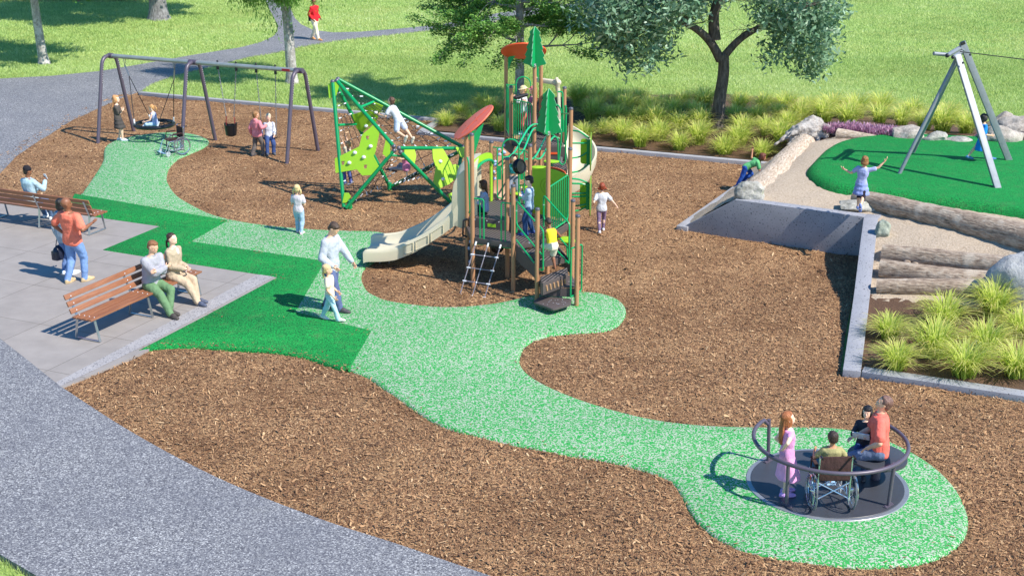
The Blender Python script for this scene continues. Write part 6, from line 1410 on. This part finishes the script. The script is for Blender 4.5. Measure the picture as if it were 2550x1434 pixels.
    if extra: extra(r, dict(hc=hc, X=X, Y=Y, Z=Z, hh=hh, H=H, arms=arms, legs=legs, nb=nb, sp=sp, ring=ring_, Pp=Pp))
    return r
def at(u, v, z=0.0, dz=0.0): p = P(u, v, z); return (p.x, p.y, z + dz)
Z5 = .045
# 1 walker on the far path
def sling(r, k):
    mb = MB(); mb.box(k['Pp'] + V((.13, -.12, .05)), (.08, .2, .26)); mb.obj('shoulder_bag', M_bag, r, world=False, bevel=.03)
M_bag = cloth('2A2430', 'bag_cloth')
person('person in a red sweater and cream trousers walking on the far path', at(786, 100), -35, 1.78, 'brown', ('buzz', '2A1E18'), ('long', 'D42A34'), ('trousers', 'E6DCC4'), 'C48A50', feet=[(-.08, -.26, .10), (.07, .22, .077)], hands=[(-.2, .12, .92), (.21, .08, .9)], footdir=[(0, 1, -.3), (0, 1, 0)], extra=sling)
# 2 girl in a dark dress
person('girl with long strawberry blonde hair in a dark tiered dress by the swing post', at(298, 350, Z5), 5, 1.38, 'pale', ('long', 'D49A66'), ('puff', '58524E'), ('ruffle', '4C4846'), 'D8DCE4', True, True, feet=[(-.06, -.02, .06), (.07, .1, .06)], hands=[(.08, .15, .90), (-.08, .14, .87)], elbow=[(-.8, -.2, -1), (.8, -.2, -1)], knee=[(-.1, 1, 0), (.2, 1, 0)], palms=[(0, -1, 0), (0, -1, 0)])
# 3 girl in the basket swing
q = S(1.43, 0, .47); person('small girl with a ponytail sitting cross-legged in the basket swing', (q.x + .0, q.y - .05, .40), 175, 1.12, 'pale', ('ponytail', 'CE9A62'), ('tank', 'A8B4D8'), ('trousers', 'A8C4DC'), 'E4E4EC', True, True, lean=(0, .25), pelvis=(0, -.05, .13), feet=[(.1, .22, .08), (-.1, .26, .08)], knee=[(-1, .3, .2), (1, .3, .2)], hands=[(-.12, .22, .2), (.14, .2, .18)], look=(-5, 10), footdir=[(1, .4, 0), (-1, .4, 0)])
# 4, 5 boys at the belt swing
person('boy in a pink hoodie and grey trousers standing beside the belt swing', at(643, 388), 55, 1.32, 'light', ('short', '9A7048'), ('hoodie', 'E08890'), ('trousers', '6C6460'), '4A4A50', hands=[(-.22, .0, .60), (.26, .10, .86)], feet=[(-.11, -.1, .057), (.1, .1, .057)], curl=(.4, 1.1))
q = S(5.38, 0, .4); person('fair-haired boy in a white shirt and blue trousers sitting on the belt swing', (q.x, q.y, 0), -75, 1.28, 'pale', ('short', 'D8CCB0'), ('long', 'D2D6E0'), ('trousers', '3C5080'), '50545C', pelvis=(0, -.02, .50), feet=[(-.08, .22, .07), (.10, .26, .07)], hands=[(-.13, .16, .56), (.20, .12, .58)], lean=(0, .08), look=(-12, 5))
# 6 person on the far bench
def phone(r, k):
    w = k['arms'][1][2]; mb = MB(); mb.box(w + V((-.02, .05, .09)), (.07, .012, .14), Matrix.Rotation(.4, 3, 'X')); mb.obj('phone', paint('phone_white', 'D8DCE0', .3), r, world=False, bevel=.004)
q = B2 - ax2 * .42; person('person in a black beanie and pale blue sweater sitting on the farther bench', (q.x, q.y, .03), 65, 1.66, 'brown', ('buzz', '1C1818'), ('loose', 'A8C4D0'), ('jeans', '5A7090'), 'DCE4EA', True, False, pelvis=(0, .02, .56), feet=[(-.1, .52, .08), (.16, .46, .08)], hands=[(-.12, .36, .72), (.22, .30, .98)], hat=('beanie', '26242A'), lean=(0, -.05), look=(-8, -20), curl=(.4, 1.0), elbow=[(-.5, -.4, -1), (.6, -.2, -1)], extra=phone)
# 7 man in the coral polo, 8 companion behind him
person('bald man in a coral polo shirt and blue jeans standing on the plaza', at(190, 702, .036), 62, 1.84, 'brown', ('bald', '2A1E18'), ('polo', 'F08068'), ('jeans', '7C9CCC'), 'C4AC84', feet=[(-.1, -.12, .08), (.12, .12, .08)], scale_w=1.1, hands=[(-.24, .02, 1.0), (.42, .16, 1.26)], elbow=[(-1, -.3, -.2), (.9, -.4, -1)], look=(6, -38), curl=(.3, .35), palms=[None, (0, -.2, 1)], lean=(0, -.10), pelvis=(0, .02, .90))
def hbag(r, k):
    w = k['arms'][0][2]; c = w + V((0, 0, -.33)); mb = MB(); mb.ell(c, (.10, .19, .17)); mb.box(c - V((0, 0, .04)), (.17, .33, .2)); b = mb.obj('handbag', paint('navy_leather', '22283C', .35), r, world=False, bevel=.04)
    mb = MB(); mb.tube([c + V((0, .1, .12)), w + V((0, .04, -.02)), w + V((0, -.04, -.02)), c + V((0, -.1, .12))], .01, 6); mb.obj('bag_strap', paint('navy_leather', '22283C', .35), b, world=False)
q = P(170, 682, .036); person('dark-haired companion with a navy handbag half hidden behind the man in coral', (q.x, q.y, .036), 60, 1.66, 'brown', ('bob', '1E1A1C'), ('loose', '9AA8B8'), ('jeans', '6A84B4'), 'E4ECF4', True, False, hands=[(-.16, -.02, .78), (.16, .14, .9)], extra=hbag, curl=(1.2, .5))
# 9, 10 couple on the near bench
def seat_on(b, s, z=0): return (b.matrix_world if False else Matrix.Translation(b.location) @ Matrix.Rotation(b.rotation_euler.z, 4, 'Z')) @ V((s, .06, z))
yb = math.degrees(b1.rotation_euler.z) + 90
q = seat_on(b1, -.36); person('man in a grey shirt and green trousers sitting with crossed arms on the nearer bench', (q.x, q.y, .036), yb - 5, 1.78, 'light', ('short', '8A5C3A'), ('loose', 'A4A4AC'), ('trousers', '6A8A64'), '4A4440', pelvis=(0, -.04, .555), feet=[(.04, .42, .085), (.16, .56, .085)], hands=[(.13, .24, .86), (-.12, .25, .88)], elbow=[(-.9, .1, -.9), (.9, .1, -.9)], lean=(0, .18), look=(-14, 8), knee=[(-.35, 1, .5), (.35, 1, .5)], palms=[(0, -1, 0), (0, -1, 0)])
q = seat_on(b1, -1.00); person('woman in a beige jacket sitting at the far end of the nearer bench', (q.x, q.y, .036), yb + 5, 1.70, 'pale', ('lowpony', '3A241C'), ('jacket', 'B8A68E'), ('trousers', 'C4AE94'), '50566A', True, False, pelvis=(0, .0, .555), feet=[(-.04, .46, .08), (.10, .56, .08)], hands=[(-.06, .26, .70), (.07, .27, .71)], lean=(0, .04), look=(2, 0), knee=[(-.05, 1, .4), (.05, 1, .4)])
# 11 girl with ponytails
person('girl with two blonde pigtails in a white top and pale jeans', at(746, 580, Z5), 80, 1.18, 'light', ('pigtails', 'DCC08A'), ('tshirt', 'D0C6CE'), ('trousers', 'A4BCD4'), 'D8BCC4', True, True, hands=[(-.1, .16, .72), (.1, .16, .72)], feet=[(-.06, .05, .05), (.07, -.08, .05)])
# 12 man in white, 13 child
person('man in a long white striped shirt walking with a child', at(828, 770, Z5), -22, 1.82, 'light', ('short', '4A382C'), ('loose', 'C2C6CE', '9CA6B6', 16), ('trousers', '5C6890'), '4C484C', feet=[(-.07, -.17, .085), (.08, .20, .078)], hands=[(.27, .24, .98), (-.33, .30, .93)][::-1] if False else [(-.22, .36, .92), (.30, .22, .98)][::1], look=(-38, 0), lean=(0, .06), footdir=[(0, 1, -.25), (0, 1, 0)], curl=(.8, .4))
def pony(r, k): pass
person('child in cream with a beige cap and blonde ponytail walking beside the man', at(824, 797, Z5), -14, 1.13, 'light', ('lowpony', 'D8BC80'), ('loose_short', 'EADCC4'), ('trousers', 'B4D4E0'), 'E4E0D4', True, True, hat=('beanie', 'D4B88C'), feet=[(-.04, -.18, .06), (.05, .17, .05)], hands=[(-.12, .10, .55), (.13, .12, .52)], look=(12, 10), footdir=[(0, 1, -.3), (0, 1, .1)])
# 14 boy crawling on the net
fn = (nM - nA).cross(nR - nA).normalized(); fn = fn if fn.z > 0 else -fn
hipw = PY(1003, 306, 33.75); ang_ = 150
person('boy in a white t-shirt and plaid shorts climbing on top of the rope net', (hipw.x - .10, hipw.y, hipw.z - .48), 152, 1.25, 'light', ('short', '5A4030'), ('tshirt', 'CACCD2'), ('shorts', 'C8D0E4'), 'D8D4C0', False, True, pelvis=(0, 0, .55), lean=(0, .95), feet=[(-.09, -.24, .17), (.09, -.33, .10)], knee=[(-.2, .6, -.8), (.2, .6, -.8)], hands=[(-.17, .42, .66), (.15, .36, .52)], look=(40, 0), footdir=[(0, .5, -1), (0, .4, -1)])
# 15 child hanging inside the net
q = PY(868, 455, 34.1); person('child in grey and purple hanging by the arms inside the rope net', (q.x, q.y, q.z - .02), 165, 1.12, 'light', ('short', 'C09A6A'), ('tshirt', 'C4BCA8'), ('trousers', '6068A8'), 'B8B8C4', False, True, hands=[(-.14, .10, 1.20), (.16, .10, 1.24)], lean=(0, -.06), curl=1.2, feet=[(-.08, .06, .05), (.07, -.04, .02)], footdir=[(0, 1, -.5), (0, 1, -.6)])
# 16 child lying in the net
q = PY(1008, 418, 34.0); person('child in a pink top and grey leggings sitting low inside the rope net', (q.x, q.y, q.z - .12), 150, 1.15, 'light', ('short', '8A4A34'), ('tshirt', 'D888B4'), ('leggings', '9A9CAC'), '3C3038', True, True, pelvis=(0, -.05, .12), feet=[(-.02, .46, .05), (.1, .36, .0)], lean=(0, .05), hands=[(-.3, -.1, .42), (.36, .02, .40)], look=(0, 20))
# 17 girl at the slide
q = pp('p1a', 0).lerp(pp('p3', 0), .18) + V((.26, .08, 0)); 
person('girl in a striped grey-blue top sitting at the top of the slide', (q.x + .02, q.y - .08, zA), 178, 1.2, 'light', ('long', '54301E'), ('long', 'B0BCD4', '5A6478', 22), ('leggings', '303440'), '404048', True, True, pelvis=(0, 0, .11), feet=[(-.08, .50, .06), (.08, .50, .06)], lean=(0, .10), hands=[(-.12, .28, .3), (.14, .26, .32)], look=(-6, 0))
# 18 boy in stripes on the deck
person('dark-haired boy in a blue and white striped sweater standing on the lower deck', at(1318, 583, zC), 172, 1.27, 'pale', ('short', '2A2024'), ('long', 'C4DCF0', '3C5078', 12), ('jeans', '34507C'), '2C4480', False, True, feet=[(-.08, .06, .055), (.09, -.06, .055)], hands=[(.09, .17, .86), (-.09, .16, .83)], elbow=[(-.8, -.2, -1), (.8, -.2, -1)], palms=[(0, -1, 0), (0, -1, 0)], look=(-10, 0))
# 19 boy in yellow on the stairs
person('boy in a yellow tank top and cream shorts climbing the stairs barefoot', at(1374, 672, .62), 125, 1.12, 'brown', ('buzz', '2A211E'), ('tank', 'F8DC3C'), ('shorts', 'E4DCC4'), None, False, True, pelvis=(0, -.02, .50), lean=(0, .38), feet=[(-.05, .24, .22), (.05, -.04, .05)], hands=[(-.20, .28, .50), (.24, .16, .58)], look=(-28, 0), curl=.9)
# 20 girl in teal
q = PY(1279, 500, 29.75)
def band(r, k):
    mb = MB(); hc, hh = k['hc'], k['hh']; mb.tube([hc + k['X'] * math.cos(a) * hh * .43 + k['Z'] * (math.sin(a) * hh * .53 + .06 * hh) - k['Y'] * .05 * hh for a in [math.pi * i / 12 for i in range(13)]], .05 * hh, 6); mb.obj('headband', M_black, r, world=False)
person('girl in a teal crop top and grey leggings stepping across with outstretched arms', (q.x, q.y, q.z), -88, 1.08, 'light', ('lowpony', '7A4A3A'), ('crop', '3AA0A8'), ('leggings', '7C8490'), 'D8DCE0', True, True, hands=[(-.36, .06, .60), (.42, .06, .62)], look=(-25, 0), feet=[(-.07, 0, .047), (.1, .05, .12)], extra=band)
# 21 children on the tall deck
q = PY(1306, 318, 33.2); person('small child in a straw sun hat and red trousers looking through the telescope', (q.x, q.y, zD), 185, 1.20, 'light', ('short', 'C8A468'), ('long', 'D8D8DC'), ('trousers', 'E06468'), 'D4DCE8', True, True, hat=('brim', 'DCC8A0'), hands=[(-.08, .24, .90), (.1, .22, .90)], lean=(0, .08), look=(-8, 0))
q = PY(1326, 330, 33.15); person('child in a mauve cap and long plum coat standing on the tall deck', (q.x, q.y, zD), 195, 1.20, 'light', ('long', 'C07850'), ('dress', '8A5A7C'), ('dress', '8A5A7C', 'leggings', '4A4048'), '8C8490', True, True, hat=('cap', 'C8788C'), hands=[(-.16, .2, .82), (.17, .04, .55)])
# 22 girl walking away on the right
person('girl with two red hair buns in a white top and purple leggings walking away', at(1497, 577), 92, 1.2, 'pale', ('buns', '8E3E22'), ('tshirt', 'CCCED4'), ('leggings', '85708C'), 'DCDCE4', True, True, hands=[(-.20, .03, .62), (.34, .04, .60)], feet=[(-.05, -.14, .06), (.06, .12, .055)], footdir=[(0, 1, -.3), (0, 1, 0)])
# 23 child climbing the sloping log
fb_ = P(1834, 466, .1); person('child in a green t-shirt and blue trousers climbing on to the sloping log', (fb_.x, fb_.y, .04), -12, 1.22, 'tan', ('bob', '6A3420'), ('tshirt', '68B878'), ('trousers', '2C54A8'), '2850A0', False, True, pelvis=(0, .22, .60), lean=(0, 3.2), feet=[(-.07, .14, .26), (.07, .0, .07)], hands=[(-.24, .34, .96), (.12, .66, .40)], look=(20, 0), knee=[(-.2, 1, 0), (.2, 1, 0)])
# 24 girl on the stepping stone
gs = P(2140, 518, 1.12); person('girl in periwinkle ruffles balancing on one foot on the flat stone', (gs.x, gs.y, 1.10), 62, 1.2, 'light', ('bob', '96683C'), ('tshirt', 'A8B0DC'), ('ruffle', '8E9CD0', 'capri', '2A2630'), '7C90C8', True, True, feet=[(-.03, .0, .05), (.10, -.32, .17)], knee=[(0, 1, 0), (.2, .6, -.6)], hands=[(-.40, .08, .80), (.42, .10, 1.06)], elbow=[(-.3, -.2, -1), (.3, -.1, -1)], lean=(.10, .04), footdir=[(-.3, 1, 0), (0, .3, -1)], look=(-8, 20))
# 25 girl in the blue dress
gs = P(2440, 401, PADZ); person('dark-haired girl in a bright blue dress running across the green mound', (gs.x, gs.y, PADZ), 5, 1.2, 'light', ('bob', '1E1A20'), ('puff', '1C84D8', 'skirt'), ('skirt', '1C84D8'), '3C78A8', True, True, feet=[(-.05, -.30, .09), (.06, .24, .055)], hands=[(-.12, .12, .66), (.14, .14, .66)], footdir=[(0, 1, -.3), (0, 1, .1)])
# 26 girl in pink on the merry-go-round
person('red-haired girl in a pink and lilac dress standing on the merry-go-round', at(1953, 1229, .07), 8, 1.30, 'pale', ('long', 'A8663C'), ('dress', 'E8A4D4'), ('dress', 'E8A4D4'), 'C8A0E0', True, True, hands=[(-.12, .03, .66), (.17, -.12, .78)], elbow=[(-.5, -1, -.2), (.9, -.6, -.2)], look=(10, 0), feet=[(-.06, .02, .05), (.06, -.03, .05)])
# 27 boy in the wheelchair
wq = P(2066, 1262, .07); person('boy in an olive t-shirt sitting in the wheelchair on the merry-go-round', (wq.x - .01, wq.y + .10, .07), 92, 1.16, 'tan', ('short', '3A2A26'), ('tshirt', 'A8A070'), ('trousers', '4A5868'), 'D86C3C', False, True, pelvis=(0, -.02, .52), feet=[(-.12, .44, .17), (.12, .44, .17)], hands=[(-.18, .20, .70), (.18, .20, .70)], look=(-5, 0))
# 28 seated man, 29 girl behind him
mp2 = CC + V((.70, .04, 0)); person('grey-haired man in a coral short-sleeved shirt sitting on the merry-go-round seat', (mp2.x, mp2.y, .07), 168, 1.72, 'light', ('short', '7C5C52'), ('polo', 'F07466'), ('jeans', '6C7C9C'), '50545C', False, False, pelvis=(0, -.02, .50), lean=(0, .10), feet=[(.18, .50, .08), (-.20, .62, .08)], hands=[(-.22, .16, .60), (.12, .32, .62)], elbow=[(-1, -.7, .2), (.6, -.4, -.8)], look=(28, 0), knee=[(-.4, 1, .5), (.4, 1, .5)], palms=[(0, 0, -1), (0, 0, -1)])
def card(r, k):
    mb = MB(); mb.box(k['arms'][0][2] + V((.1, .08, .04)), (.24, .012, .12), Matrix.Rotation(-.5, 3, 'X')); mb.obj('picture_card', paint('card_white', 'D8DCE0', .5, 0, .25, 18), r, world=False)
gp = CC + V((.60, .42, 0)); person('smiling girl with a black bob sitting beyond the man in coral', (gp.x, gp.y, .07), -115, 1.15, 'pale', ('fringe', '1C181C'), ('long', '3C4048'), ('jeans', '3C5488'), '404048', True, True, pelvis=(0, -.02, .40), feet=[(-.08, .30, .06), (.08, .30, .06)], hands=[(-.10, .24, .62), (.10, .24, .62)], look=(5, 0), extra=card)
def finish():
    vl = bpy.context.view_layer; vl.update(); dg = bpy.context.evaluated_depsgraph_get(); res = []
    for o, extra, sm, disp in BAKE:
        me = bpy.data.meshes.new_from_object(o.evaluated_get(dg)); res.append(me)
    for (o, extra, sm, disp), me in zip(BAKE, res):
        o.modifiers.clear(); mats = [m for m in o.data.materials]
        bm = bmesh.new(); bm.from_mesh(me)
        for _ in range(sm): bmesh.ops.smooth_vert(bm, verts=bm.verts, factor=.5, use_axis_x=True, use_axis_y=True, use_axis_z=True)
        if disp:
            bm.normal_update()
            for v in bm.verts: v.co += v.normal * disp * mn.fractal(v.co * 6, 1, 2, 3)
        for f in bm.faces: f.material_index = 0
        bm.to_mesh(me); bm.free()
        if extra is not None and extra.v:
            n = len(me.vertices); bm = bmesh.new(); bm.from_mesh(me); vs = [bm.verts.new(c) for c in extra.v]
            for f, m in zip(extra.f, extra.m):
                try: q = bm.faces.new([vs[i] for i in f]); q.material_index = m
                except ValueError: pass
            bmesh.ops.recalc_face_normals(bm, faces=bm.faces)
            bm.to_mesh(me); bm.free()
        me.materials.clear()
        for m in mats: me.materials.append(m)
        me.shade_smooth(); old = o.data; o.data = me; me.name = o.name
finish()
